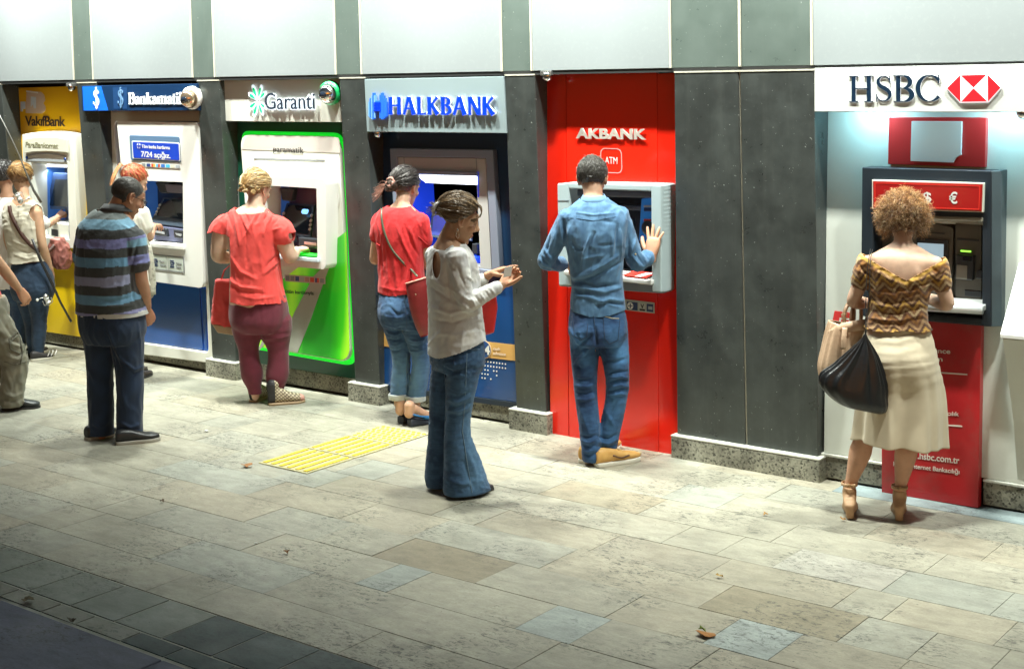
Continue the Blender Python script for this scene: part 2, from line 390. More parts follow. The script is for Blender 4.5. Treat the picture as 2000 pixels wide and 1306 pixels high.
pills = [(-6.22, -5.98), (-4.83, -4.563), (-3.29, -3.03), (-1.726, -1.474), (-.22, .022), (1.054, 1.966)]
edges = [-7.6]+[v for p in pills for v in p]+[3.36]
for i in range(0, len(edges)-1):
    a, bb = edges[i], edges[i+1]
    if i % 2 == 0: bx(a+.008, bb-.008, 0.0, .03, Zs+.012, 4.7, 'wall_panel', alu, wall, .003)
    elif i == 11:
        for a2, b2 in ((a, 1.511), (1.519, bb)): bx(a2+.005, b2-.005, 0.004, .03, Zs+.012, 4.7, 'dark_wall_panel', pilu, wall, .003)
        bx(1.507, 1.523, -.003, .03, Zs+.012, 4.7, 'cover_strip', trim, wall, .002)
    else: bx(a+.005, bb-.005, 0.004, .03, Zs+.012, 4.7, 'dark_wall_panel', pilu, wall, .003)
    if i: bx(a-.008, a+.006, -.004, .03, Zs+.012, 4.7, 'cover_strip', trim, wall, .002)
bx(-8, 3.4, .005, .4, Zs-.012, Zs+.012, 'shadow_gap', blk, wall, 0)
# pillars
PL = ['grey metal pillar left of the amber bank bay', 'grey metal pillar between the amber bay and the white and blue machine', 'grey metal pillar between the white and blue machine and the green bay',
      'grey metal pillar between the green bay and the navy bay', 'grey metal pillar between the navy bay and the red bay', 'broad dark two panel pillar between the red bay and the white bay']
pxp = [((-40, 164), (1, 163), (50, 640), (8, 633)), ((150, 163), (188, 162), (230, 672), (190, 665)), ((385, 160), (427, 159), (461, 713), (415, 705)), ((663, 155), (713, 153), (742, 757), (694, 748)), ((986, 150), (1044, 147), (1067, 812), (1009, 801)), ((1317, 141), (1590, 133), (1598, 902), (1323, 860))]
gx = []
for i, q in enumerate(pxp):
    base = at(*q[3], .045); base2 = at(*q[2], .045)
    p = thing('clad_pillar', PL[i], 'pillar', ((base[0]+base2[0])/2, .1, 0), 'grey pillars between the cash machine bays')
    TL, TR, BR, BL = [at(x, y, YP) for x, y in q]
    TL[2] = TR[2] = 2.322; TL[1] = TR[1] = YP(2.33)
    for c in (BL, BR): c[2] = .137; c[1] = YP(.137)
    if i == 5:
        mt = (TL+TR)/2; mb = (BL+BR)/2; mt[0] = 1.512; mb[0] = 1.512
        prism('cladding_panel', [TL, mt-[.006, 0, 0], mb-[.006, 0, 0], BL], (0, .36, 0), pil, p, .005)
        prism('cladding_panel', [mt+[.006, 0, 0], TR, BR, mb+[.006, 0, 0]], (0, .36, 0), pil, p, .005)
        prism('joint_strip', [mt+[-.006, .012, 0], mt+[.006, .012, 0], mb+[.006, .012, 0], mb+[-.006, .012, 0]], (0, .2, 0), trim, p, 0)
    else: prism('cladding_panel', [TL, TR, BR, BL], (0, .36, 0), pil, p, .005)
    prism('top_edge', [TL+[0, -.003, .006], TR+[0, -.003, .006], TR+[0, -.003, -.003], TL+[0, -.003, -.003]], (0, .05, 0), trim, p, 0)
    x0, x1 = BL[0]-.035, BR[0]+.035
    if i == 5: x1 = BR[0]+.028; x0 = BL[0]-.02
    if i < 5: bx(x0, x1, 0, .42, -.01, .125, 'plinth_stone', granite, p, .006)
    else:
        for a2, b2 in ((x0, x1),): bx(a2, b2, 0, .42, -.01, .125, 'plinth_stone', granite, p, .006)
    bx(x0-.001, x1+.001, -.001, .42, .1255, .138, 'plinth_cap', edgem, p, .004)
    gx.append((x0, x1))
# granite kick strips under the bays (recessed)
kick = thing('granite_skirting', 'low dirty granite strip running under the cash machine bays', 'skirting', (0, .1, 0))
for i, (z1, yk) in enumerate([(.155, .10), (.15, .095), (.15, .095), (.15, .095)]):
    a, bb = gx[i][1]-.03, gx[i+1][0]+.03
    bx(a, bb, yk, .4, .018, z1-.012, 'skirting_stone', granited, kick, .004)
a, bb = gx[5][1]-.03, 3.36
YH = .085
bx(a, 2.352, YH, .4, .012, .135, 'skirting_stone', granited, kick, .004); bx(2.895, bb, YH, .4, .012, .135, 'skirting_stone', granited, kick, .004)
bx(a, 2.352, YH-.006, .4, .136, .15, 'skirting_cap', edgem, kick, .003); bx(2.895, bb, YH-.006, .4, .136, .15, 'skirting_cap', edgem, kick, .003)
# ---- floodlights above the bays
lampm = M('lamp_housing', (.2, .2, .2), .5, .6)
lit = M('lamp_glass', (.9, .95, 1), .3, emis=(.93, 1.0, .93), es=25)
for i, x in enumerate(FLOODS):
    t = thing('floodlight', 'grey floodlight on an arm above the wall, over the '+['amber bay', 'white and blue machine', 'green bay', 'navy bay', 'red bay', 'left half of the white bay', 'right end of the white bay'][i], 'floodlight', (x, FLOOD_Y, FLOOD_Z), 'floodlights above the wall')
    box('housing', (x, FLOOD_Y, FLOOD_Z+.08), (.42, .2, .12), lampm, t, .01)
    box('arm', (x, FLOOD_Y/2+.02, FLOOD_Z+.17), (.04, abs(FLOOD_Y)+.04, .04), lampm, t, .004)
    box('glass', (x, FLOOD_Y, FLOOD_Z+.015), (.36, .15, .01), lit, t, 0)
    ld = bpy.data.lights.new('flood_lamp', 'AREA'); ld.shape = 'RECTANGLE'; ld.size = .30; ld.size_y = .12; ld.energy = FLOOD_W; ld.color = (.96, 1.0, .90)
    lo = bpy.data.objects.new('flood_lamp', ld); COL.objects.link(lo); lo.parent = t; lo.location = (0, 0, -.002); lo.rotation_euler = (rad(18), 0, 0); ld.spread = rad(102)
# ================================================================== BANK BAYS
white = M('white_plastic', (.74, .75, .72), .32, var=.02, vs=2, coat=.15)
whiteb = M('warm_white_plastic', (.70, .71, .64), .38, var=.03, vs=2)
greyp = M('grey_plastic', (.36, .39, .42), .45)
darkp = M('dark_plastic', (.03, .035, .042), .35)
glassm = M('screen_glass', (.012, .02, .035), .08, coat=.6)
steel = M('brushed_steel', (.55, .56, .56), .28, .9, rv=.08)
chrome = M('chrome', (.8, .8, .8), .08, 1.0)
bluei = M('blue_interior', (.06, .16, .42), .35, emis=(.03, .14, .5), es=.25)
stickerm = M('sticker_white', (.7, .7, .68), .5)
navyt = M('navy_print', (.015, .035, .11), .5)
greyt = M('grey_print', (.22, .23, .24), .5)
redt = M('red_print', (.55, .03, .03), .5)
lightm = M('light_strip', (1, 1, 1), .5, emis=(.85, .93, 1.0), es=3.2)
def dome(nm, px, py, Y, rpx, label, ring=None, out=.07):
    c = at(px, py, Y); r = np.linalg.norm(at(px+rpx, py, Y)-c)*.82
    t = thing('security_camera', label, 'security camera', c)
    ax = np.array([.25, -1, -.12]); ax /= np.linalg.norm(ax)
    v, f = lathe([(r*1.22, -.03), (r*1.22, .012), (r*1.0, .03)], c, ax, 28); link('mount_ring', fixn(mesh_of('r', v, f)), ring or steel, t, True, .002)
    prof = [(r*math.cos(a), .03+r*1.0*math.sin(a)) for a in np.linspace(0, math.pi/2, 9)]
    v, f = lathe(prof, c, ax, 28); link('dome', fixn(mesh_of('d', v, f)), nm, t, True)
    v, f = lathe([(r*.34, .03+r*.9), (r*.34, .035+r*1.02)], c, ax, 16); link('lens', fixn(mesh_of('l', v, f)), glassm, t, True)
    return t
def smallcam(px, py, Y, label):
    c = at(px, py, Y); t = thing('security_camera', label, 'security camera', c)
    box('bracket', c+[0, .03, .035], (.085, .09, .03), steel, t, .004)
    prof = [(.032*math.cos(a), .032*math.sin(a)) for a in np.linspace(0, math.pi/2, 7)]
    v, f = lathe([(.036, -.02)]+prof, c+[0, .01, .012], (0, -.2, -1), 20); link('dome', fixn(mesh_of('d', v, f)), chrome, t, True)
    return t
def logos(px, Y, mats, name, parent, pad=.12):
    """card stickers in a row inside the pixel quad (TL, TR, BR, BL)"""
    TL, TR, BR, BL = [at(x, y, Y) for x, y in px]; n = len(mats)
    for i, m in enumerate(mats):
        a = (i+pad)/n; b = (i+1-pad)/n
        t0 = TL+(TR-TL)*a; t1 = TL+(TR-TL)*b; b1 = BL+(BR-BL)*b; b0 = BL+(BR-BL)*a
        q = [t0+(b0-t0)*.16, t1+(b1-t1)*.16, b1+(t1-b1)*.16, b0+(t0-b0)*.16]
        ms = m if isinstance(m, (list, tuple)) else [m]
        for k, mm in enumerate(ms):
            e = k/len(ms); f = (k+1)/len(ms); L = lambda p, r, s: p+(r-p)*s
            prism(name, [L(q[0], q[1], e), L(q[0], q[1], f), L(q[3], q[2], f), L(q[3], q[2], e)], (0, -.0012, 0), mm, parent, 0)
# ------------------------------------------------------------------ AMBER BAY (far left)
amber = M('amber_panel', (.78, .43, .004), .3, coat=.3, var=.05, vs=2)
t = thing('cash_machine', 'amber bay with white arched cash machine at the far left of the wall', 'cash machine', at(100, 690, .15)*[1, 1, 0])
slab('surround_panel', [(17, 172), (158, 168), (180, 313), (26, 312)], YR, .03, amber, t, .003)
frame('surround_panel', [(26, 317), (180, 318), (205, 665), (70, 645)], [(53, 319.5), (140, 321), (146, 474), (58, 468)], lambda z: YR(z)-.015, .03, M('yellow_panel', (.80, .54, .004), .3, coat=.3, var=.04, vs=2), t, .003)
slab('side_panel', [(2, 166), (15, 166), (40, 640), (20, 637)], lambda z: YR(z)-.01, .05, M('dark_side', (.03, .03, .03), .5), t, .003)
letters('VakıfBank', (50, 245.5, 128, 247, 19), YR, M('dark_brown_print', (.03, .012, .008), .5), t, .004, .012, spacing=.92)
# worn emblem : pale block letter with its pillars
pe = M('pale_emblem', (.56, .42, .32), .4); pw = M('pale_blue_emblem', (.5, .58, .66), .4)
Ye = lambda z: YR(z)-.004
slab('emblem', [(52, 178), (80, 180), (86, 186), (88, 196), (84, 202), (88, 208), (88, 216), (82, 222), (50, 221)], Ye, .004, pe, t, 0, .01)
slab('emblem_bar', [(51, 177), (74, 180), (74, 183), (51, 180)], lambda z: YR(z)-.006, .004, stickerm, t, 0)
slab('emblem_window', [(60, 189), (70, 190), (70, 212), (66, 212), (64, 204), (60, 209)], lambda z: YR(z)-.006, .004, pw, t, 0)
slab('emblem_pillar', [(40, 199), (49, 199), (49, 213), (44, 213), (44, 218), (40, 218)], lambda z: YR(z)-.006, .004, pw, t, 0)
Yv = .02
frame('housing', [(43, 263), (60, 259.5), (80, 257.5), (100, 257.5), (120, 259.5), (139, 263), (144, 306), (151, 478), (150, 486), (48, 476), (44, 306)], [(61, 318), (131, 321), (136, 468), (64, 462)], Yv, .16, whiteb, t, .006)
slab('header_panel', [(46, 272), (68, 268), (90, 267), (112, 268), (130, 272), (131, 299), (112, 297), (90, 296), (66, 297), (47, 300)], Yv-.02, .02, M('cream_header', (.66, .66, .56), .4), t, .006)
letters('ParaBankomat', (50, 287, 113, 290, 10), Yv-.02, M('olive_print', (.22, .22, .13), .5), t, .002, .0, spacing=.9, shear=.15)
slab('groove', [(50, 303), (70, 298.5), (92, 298), (112, 299.5), (130, 304), (130, 307), (112, 303), (92, 301), (70, 302), (52, 306)], Yv-.004, .01, greyp, t, 0)
slab('shutter_panel', [(50, 309), (130, 312), (131, 317), (50, 314)], Yv-.003, .01, greyp, t, 0)
for x, y in ((53, 308), (128, 311)):
    c = at(x, y, Yv); v, f = lathe([(.014, 0), (.014, .008), (.004, .01)], c, (0, -1, 0), 12); link('button', mesh_of('b', v, f), M('blue_button', (.02, .06, .25), .2), t, True)
def booth(t, quad, Yf, depth, mb, ml, mt_, mbot, mr_):
    """recess behind an opening: five inner faces as thin slabs"""
    TL, TR, BR, BL = [at(x, y, Yf) for x, y in quad]; e = .012
    D = np.array([0, depth, 0]); sh = np.array([0.0, 0, 0])
    def q(nm, a, b, c, d, n, m): prism(nm, [a, b, c, d], n, m, t, 0)
    q('back_panel', TL+D, TR+D, BR+D, BL+D, (0, e, 0), mb)
    q('reveal', TL, TL+D, BL+D, BL, (-e, 0, 0), ml); q('reveal', TR, TR+D, BR+D, BR, (e, 0, 0), mr_)
    q('reveal', TL, TR, TR+D, TL+D, (0, 0, e), mt_); q('reveal', BL, BR, BR+D, BL+D, (0, 0, -e), mbot)
booth(t, [(61, 319), (131, 322), (135, 474), (64, 467)], Yv+.015, .34, M('slate_interior', (.10, .13, .18), .5), bluei, greyp, whiteb, greyp)
slab('light_strip', [(76, 320), (131, 323), (131, 327), (88, 326)], Yv+.16, .02, lightm, t, 0)
slab('screen_bezel', [(104, 337), (150, 339), (147, 410), (90, 408)], Yv+.20, .03, M('blue_bezel', (.05, .09, .2), .4), t, .004)
slab('screen', [(108, 350), (150, 352), (146, 404), (96, 402)], Yv+.195, .01, glassm, t, .002)
slab('keypad_shelf', [(92, 432), (140, 440), (142, 470), (95, 462)], Yv+.05, .20, whiteb, t, .006)
slab('slot', [(100, 447), (113, 449), (113, 462), (100, 460)], Yv+.048, .01, darkp, t, .002)
smallcam(138, 174, -.02, 'small dome camera under the cladding above the amber bay')
# ------------------------------------------------------------------ WHITE AND BLUE BAY
t = thing('cash_machine', 'white cash machine on a rounded blue inset, between the amber and green bays', 'cash machine', at(330, 735, .15)*[1, 1, 0])
isb = M('deep_blue_panel', (.014, .075, .28), .16, coat=.6, var=.06, vs=1.5)
brb = M('bright_blue_rim', (.01, .10, .62), .25, coat=.4)
frame('surround_panel', [(203, 205), (393, 203), (426, 711), (230, 686)], [(222, 237), (389, 237), (407, 689), (250, 666)], lambda z: YR(z)-.045, .06, whiteb, t, .006, 0, .05)
frame('blue_inset', [(215, 230), (398, 230), (413, 697), (245, 672)], [(248, 346), (372, 351), (374, 494), (254, 486)], YR, .03, brb, t, 0)
slab('blue_front', [(255, 545), (389, 563), (396, 683), (262, 664)], lambda z: YR(z)-.012, .02, isb, t, .004)
slab('blue_gloss_edge', [(392, 563), (402, 566), (404, 684), (399, 686)], lambda z: YR(z)-.01, .02, isb, t, .003)
Yi = .015
frame('housing', [(228, 237), (388, 240), (397, 563), (258, 544)], [(258, 352), (357, 356), (358, 486), (262, 478)], Yi, .13, white, t, .012, [.02, .035, .06, .06], .006)
booth(t, [(257, 351), (358, 355), (359, 488), (261, 480)], Yi+.012, .26, M('dark_blue_interior', (.02, .04, .09), .4), bluei, darkp, white, darkp)
fr = slab('notice_frame', [(252, 264), (350, 267), (353, 318), (255, 313)], Yi-.006, .006, M('slate_frame', (.10, .18, .30), .3), t, .003, .02)
slab('notice', [(257, 275), (350, 279), (352, 315), (259, 310)], Yi-.009, .004, stickerm, t, .001, .014)
slab('notice_face', [(258.5, 277), (348.5, 281), (350.5, 313.5), (260.5, 308.5)], Yi-.0105, .004, M('royal_blue', (.01, .05, .46), .4), t, .001, .012)
letters('Tüm banka kartlarına', (277, 289, 332, 292, 6.5), Yi-.0108, stickerm, t, .001, .02, 'lettering', False)
letters('7/24 açığız.', (276, 306, 333, 309.5, 10.5), Yi-.0108, stickerm, t, .001, .02, 'lettering', False)
c = at(271, 285, Yi-.0112); v, f = lathe([(.024, 0), (.024, .0015)], c, (0, -1, 0), 20); link('round_emblem', mesh_of('e', v, f), stickerm, t)
slab('emblem_cross', [(270, 279), (272, 279), (272, 284), (276, 284), (276, 287), (272, 287), (272, 291), (270, 291), (270, 287), (266, 286), (266, 284), (270, 284)], Yi-.014, .001, M('royal_blue'), t, 0)
cb = M('card_blue', (.03, .15, .5), .5); cn = M('card_navy', (.02, .05, .2), .5); cr_ = M('card_red', (.6, .06, .03), .5); cy = M('card_amber', (.7, .42, .08), .5); cc = M('card_cyan', (.05, .42, .68), .5)
slab('card_strip', [(275, 317), (352, 321), (352, 330), (275, 326)], Yi-.003, .003, M('pale_strip', (.62, .64, .62), .5), t, 0)
logos([(276, 317.5), (352, 321), (352, 330), (276, 326.5)], Yi-.004, [greyt, cn, [cr_, cy], [cc, cr_], cb, cc, M('card_cream', (.6, .58, .45), .5), greyp], 'card_logo', t)
# inner furniture : hood camera, tilted screen with round keys, card slots, shelf
def tilt_screen(t, quad, Y0, Y1, bz, gl, keysL=(), keysR=(), inset=.13, km=None):
    """screen leaning back: quad in pixels, the upper edge at depth Y1 and the lower at Y0"""
    P = [at(*quad[0], Y1), at(*quad[1], Y1), at(*quad[2], Y0), at(*quad[3], Y0)]
    n = np.cross(P[1]-P[0], P[3]-P[0]); n /= np.linalg.norm(n); n = n if n[1] < 0 else -n
    prism('screen_bezel', P, -n*.02, bz, t, .004)
    c = sum(P)/4; Q = [c+(p-c)*(1-inset)+n*.002 for p in P]
    prism('screen', Q, -n*.004, gl, t, .001)
    for side, ks in ((0, keysL), (1, keysR)):
        for k in ks:
            a = P[0] if side == 0 else P[1]; b = P[3] if side == 0 else P[2]
            p = a+(b-a)*k; p = p+(c-p)*.06+n*.001
            v, f = lathe([(.013, 0), (.013, .006), (.009, .010)], p, n, 12); link('screen_key', mesh_of('k', v, f), km or M('pale_key', (.6, .62, .62), .4), t, True)
    return P, n
tilt_screen(t, [(318, 385), (372, 388), (362, 440), (298, 430)], .10, .24, M('slate_bezel', (.05, .07, .10), .4), glassm, (.35, .5, .65, .8), (), .16)
tilt_screen(t, [(300, 420), (378, 432), (366, 446), (292, 436)], .09, .11, M('slate_bezel'), M('slate_bezel'))
slab('camera_hood', [(302, 356), (330, 357), (326, 378), (312, 377)], Yi+.16, .08, darkp, t, .01)
slab('upper_ledge', [(322, 360), (357, 362), (357, 378), (326, 376)], Yi+.12, .06, M('mauve_grey', (.14, .13, .17), .5), t, .004)
slab('lower_panel', [(296, 440), (358, 448), (358, 474), (298, 468)], Yi+.06, .10, M('lilac_panel', (.12, .13, .22), .45), t, .004)
for q in ([(298, 444), (324, 447), (326, 462), (298, 459)], [(338, 449), (358, 451), (358, 466), (340, 464)]):
    slab('card_slot', q, Yi+.035, .03, darkp, t, .006, .01)
    slab('slot_label', [(q[0][0]+4, q[0][1]+6), (q[1][0]-3, q[1][1]+6.5), (q[2][0]-5, q[2][1]-4), (q[3][0]+4, q[3][1]-5)], Yi+.032, .004, M('pale_label', (.36, .38, .40), .5), t, .001)
prism('shelf', [at(262, 472, Yi-.02), at(358, 480, Yi-.02), at(358, 480, Yi-.02)+[0, .14, .01], at(262, 472, Yi-.02)+[0, .14, .01]], (0, 0, -.035), white, t, .006)
frame('icon_frame', [(262, 492), (359, 502), (360, 533), (262, 522)], [(264, 494), (357.5, 504), (358.5, 531), (264, 520)], Yi-.004, .004, greyt, t, 0)
slab('icon_panel', [(264, 494), (325.5, 500.5), (326, 527.5), (264, 520)], Yi-.003, .004, M('icon_face', (.50, .55, .50), .4), t, 0)
slab('icon_panel', [(327.5, 501), (357.5, 504), (358.5, 531), (328, 528)], Yi-.003, .004, M('icon_face'), t, 0)
for x0, y0 in ((300, 505), (332, 508)):
    for k, (a, b, c_, d) in enumerate(((0, 0, 7, 2), (0, 4, 3, 6), (4, 3.5, 8, 7), (1, 8, 7, 10), (0, 11.5, 8, 14))):
        slab('icon_mark', [(x0+a, y0+b), (x0+c_, y0+b+.8), (x0+c_, y0+d+.8), (x0+a, y0+d)], Yi-.005, .002, navyt, t, 0)
for s, x0, y0, x1 in (('Para', 312, 512, 320), ('Yatırma', 312, 519, 324), ('Yatırım', 344, 516, 355), ('Ödeme', 344, 523, 354)):
    letters(s, (x0, y0, x1, y0+1.2, 4), Yi-.0048, greyt, t, .001, .03, 'lettering', False)
# signboard of this bay
s_ = thing('bank_sign', 'dark blue sign with white serif lettering over the white and blue machine', 'sign', at(270, 190, -.02))
slab('board', [(158.5, 168), (384, 163.5), (388, 216), (160.5, 217)], -.02, .10, M('navy_sign', (.005, .028, .088), .35, var=.06, vs=3), s_, .003)
slab('bright_field', [(161, 169.5), (197, 168.5), (211, 216), (163.5, 216.2)], -.022, .004, M('azure_sign', (.005, .12, .66), .4, emis=(.01, .16, .9), es=.35), s_, 0)
slab('mid_field', [(220, 171), (248, 170.5), (248, 213), (222, 213)], -.0215, .003, M('mid_blue_sign', (.010, .048, .15), .4), s_, 0)
def emblem(cx, cy, h, Y, m):
    """anchored S with a vertical rod and arrow foot"""
    c = at(cx, cy, Y); s = np.linalg.norm(at(cx, cy-h/2, Y)-c)*2
    fn = lambda u, v, e: (c[0]+u*s*.92, Y-e, c[2]+v*s)
    S = [(.17, .25), (.10, .33), (-.04, .34), (-.15, .27), (-.15, .15), (-.05, .06), (.08, -.02), (.17, -.12), (.15, -.26), (.02, -.34), (-.13, -.31), (-.2, -.22)]
    P = []; 
    for i in range(len(S)-1):
        for k in range(4): P.append((S[i][0]+(S[i+1][0]-S[i][0])*k/4, S[i][1]+(S[i+1][1]-S[i][1])*k/4))
    P.append(S[-1]); Pm = np.array(P); 
    for _ in range(3): Pm[1:-1] = (Pm[:-2]+2*Pm[1:-1]+Pm[2:])/4
    wd = np.interp(np.linspace(0, 1, len(P)), [0, .15, .5, .85, 1], [.05, .07, .12, .07, .03])
    rod = [[(-.035, .44), (.035, .44), (.035, -.44), (0, -.5), (-.035, -.44)]]
    return glyph_obj('emblem', [[stroke(Pm, wd)], rod, [arc(0, .44, .05, .055, 0, 350, 14)], [[(-.1, -.38), (.1, -.38), (0, -.5)]], [rect(.11, .2, .2, .3)], [[(-.22, -.15), (-.12, -.26), (-.24, -.27)]]], fn, .004, m, s_)
emblem(188.5, 192, 44, -.024, M('sign_white', (.85, .87, .86), .4, emis=(.8, .9, 1), es=.35))
emblem(236, 191, 42, -.022, M('sign_pale_blue', (.12, .24, .42), .4))
# serif glyphs as layered strokes (unit height of the capitals = 1)
def sv(x, y0, y1, w=.17, s=.07, st=.055): return [rect(x, y0, x+w, y1)], [rect(x-s, y0, x+w+s, y0+st)], [rect(x-s, y1-st, x+w+s, y1)]
def GL(ch, B=.17, T=.05, s=.07):
    o = []
    def V(x, y0, y1, bt=True, tp=True, w=B):
        o.append([rect(x, y0, x+w, y1)])
        if bt: o.append([rect(x-s, y0, x+w+s, y0+T)])
        if tp == 'L': o.append([[(x-s, y1-T*1.6), (x+w*.4, y1), (x+w*.4, y1-T*2.4)]])
        elif tp: o.append([rect(x-s, y1-T, x+w+s, y1)])
    def A(cx, cy, rx, ry, a0, a1, w0, wm, n=26, p=1.0):
        pts = arc(cx, cy, rx, ry, a0, a1, n); ww = [w0+(wm-w0)*abs(math.cos(rad(a0+(a1-a0)*i/n)))**p for i in range(n+1)]; o.append([stroke(pts, ww)])
    x = .68
    if ch == 'H': V(s, 0, 1); V(.62, 0, 1); o.append([rect(s+B*.6, .49, .70, .49+T)]); return o, .62+B+s
    if ch == 'B':
        V(s, 0, 1); A(s+B+.10, .745, .23, .228, -90, 90, T, B*1.02); A(s+B+.12, .265, .27, .24, -90, 90, T, B*1.12)
        for yy in (0, .495, .95): o.append([rect(s+B*.5, yy, s+B+.14, yy+T)])
        return o, s+B+.45
    if ch == 'S':
        P = arc(.30, .73, .215, .245, 28, 200, 18)+arc(.34, .255, .22, .235, 90, 45, 6)[1:]; 
        P = [(.50, .80), (.46, .90), (.37, .965), (.28, .97), (.16, .92), (.105, .82), (.11, .70), (.19, .60), (.33, .52), (.46, .43), (.515, .32), (.50, .17), (.41, .065), (.29, .03), (.17, .06), (.09, .15), (.06, .26)]
        Pm = np.array(P); Pm = np.array([Pm[0]+(0, 0)]+[Pm[i]+(Pm[i+1]-Pm[i])*k/3 for i in range(len(Pm)-1) for k in range(3)][1:]+[Pm[-1]])
        for _ in range(2): Pm[1:-1] = (Pm[:-2]+2*Pm[1:-1]+Pm[2:])/4
        wd = np.interp(np.linspace(0, 1, len(Pm)), [0, .2, .35, .5, .65, .8, 1], [T*.8, T, B*.8, B*1.12, B*.8, T, T*.8])
        o.append([stroke(Pm, wd)]); o.append([rect(.485, .70, .52, .985)]); o.append([rect(.045, .0, .08, .30)]); return o, .58
    if ch == 'C':
        A(.47, .5, .385, .475, 38, 322, T*.8, B*1.08, 40, 1.3); o.append([rect(.745, .68, .785, .985)]); o.append([stroke([(.70, .93), (.77, .80)], [T*.6, T*1.2])]); return o, .84
    xh = .66
    if ch in 'nm':
        V(s, 0, xh, True, 'L'); k = 1 if ch == 'n' else 2
        for j in range(k):
            xx = s+(B+.19)*(j+1); V(xx, 0, xh*.72, True, False); o.append([stroke([(xx-.22, xh*.78), (xx-.10, xh*.96), (xx+B*.3, xh*.96), (xx+B*.55, xh*.68)], [T, T*1.5, B*.7, B])])
        return o, s+(B+.19)*k+B+s
    if ch == 'a':
        V(.30, .06, xh*.78, False, False); o.append([stroke([(.06, xh*.74), (.14, xh*.95), (.28, xh*.97), (.38, xh*.74)], [B*.9, T*1.3, T*1.6, B*.9])])
        A(.22, .18, .15, .155, 60, 300, T, B*.85); o.append([stroke([(.40, .08), (.47, .03), (.54, .06)], [B*.7, T, T*.6])]); return o, .52
    if ch == 'k':
        V(s, 0, 1, True, 'L'); o.append([stroke([(s+B, .26), (.48, xh-.03)], [T, T*1.2])]); o.append([stroke([(s+B+.08, .36), (.52, .02)], [B*.9, B])])
        o.append([rect(.38, xh-T, .60, xh)]); o.append([rect(.40, 0, .64, T)]); return o, .63
    if ch == 't':
        o.append([stroke([(.17, .85), (.17, .12), (.22, .03), (.33, .05)], [B*.6, B, B*.8, T])]); o.append([rect(.02, xh-T, .32, xh)]); return o, .36
    if ch == 'i':
        V(s, 0, xh, True, 'L'); o.append([arc(s+B/2, .86, .10, .10, 0, 350, 14)]); return o, s*2+B
    # flared display capitals
    def F(p0, p1, w0, w1, fl=1.28):
        n = 8; P = [(p0[0]+(p1[0]-p0[0])*i/n, p0[1]+(p1[1]-p0[1])*i/n) for i in range(n+1)]
        ww = [(w0+(w1-w0)*i/n)*(1+(fl-1)*(abs(2*i/n-1))**2.5) for i in range(n+1)]; o.append([stroke(P, ww)])
    return o, 0
def FL(ch):
    o = []; B = .20
    def F(p0, p1, w0, w1, fl=1.22):
        n = 8; P = [(p0[0]+(p1[0]-p0[0])*i/n, p0[1]+(p1[1]-p0[1])*i/n) for i in range(n+1)]
        ww = [(w0+(w1-w0)*i/n)*(1+(fl-1)*(abs(2*i/n-1))**2.5) for i in range(n+1)]; o.append([stroke(P, ww)])
    if ch == 'H': F((.12, 0), (.12, 1), B, B); F((.66, 0), (.66, 1), B, B); o.append([rect(.14, .47, .64, .57)]); return o, .80
    if ch == 'A': F((.08, 0), (.38, 1), .13, .15); F((.42, 1), (.70, 0), .17, .22); o.append([rect(.20, .30, .56, .40)]); return o, .82
    if ch == 'L': F((.12, 0), (.12, 1), B, B); o.append([[(.1, 0), (.52, 0), (.55, .15), (.45, .10), (.1, .10)]]); return o, .56
    if ch == 'K': F((.12, 0), (.12, 1), B, B); F((.18, .48), (.60, .98), .09, .13); F((.26, .55), (.62, .03), .17, .22); return o, .74
    if ch == 'N': F((.10, 0), (.10, 1), .13, .15); F((.12, .97), (.62, .05), .19, .19); F((.66, 0), (.66, 1), .14, .14); return o, .76
    if ch == 'B':
        F((.12, 0), (.12, 1), B, B)
        for cx, cy, rx, ry, w in ((.26, .745, .22, .20, .17), (.28, .27, .26, .225, .19)):
            pts = arc(cx, cy, rx, ry, -90, 90, 20); o.append([stroke(pts, [.09+(w-.09)*math.cos(rad(-90+9*i)) for i in range(21)])])
        for yy in (0, .5, .90): o.append([rect(.15, yy, .30, yy+.09)])
        return o, .62
def glyph_row(s, fnG, px, Y, th, m, parent, gap=.05, name='letter', side=None, sth=.02):
    x0, y0, x1, y1, h = px
    A = at(x0, y0, Y); B = at(x1, y1, Y); T = at(x0, y0-h, Y); H = T[2]-A[2]
    gl = [fnG(c) for c in s]; W = sum(g_[1] for g_ in gl)+gap*(len(s)-1); k = (B[0]-A[0])/W; x = 0
    for (ly, wd) in gl:
        X0 = x
        f = lambda u, v, e, X0=X0: (A[0]+(X0+u)*k, Y-e, A[2]+(B[2]-A[2])*(X0+u)/W+v*H)
        if side:
            o = glyph_obj(name, ly, f, sth, side, parent)
            f2 = lambda u, v, e, X0=X0: (A[0]+(X0+u)*k, Y-sth-.0025-e, A[2]+(B[2]-A[2])*(X0+u)/W+v*H)
            glyph_obj('letter_face', ly, f2, th, m, o)
        else: glyph_obj(name, ly, f, th, m, parent)
        x += wd+gap
glyph_row('Bankamatik', lambda c: GL(c, .20, .07, .05), (252, 204, 362, 203.5, 22.5), -.022, .005, M('sign_white'), s_, .03)
dome(M('bronze_dome', (.62, .46, .32), .15, .9), 375, 191.5, -.03, 15, 'bronze tinted dome camera at the end of the dark blue sign', white)
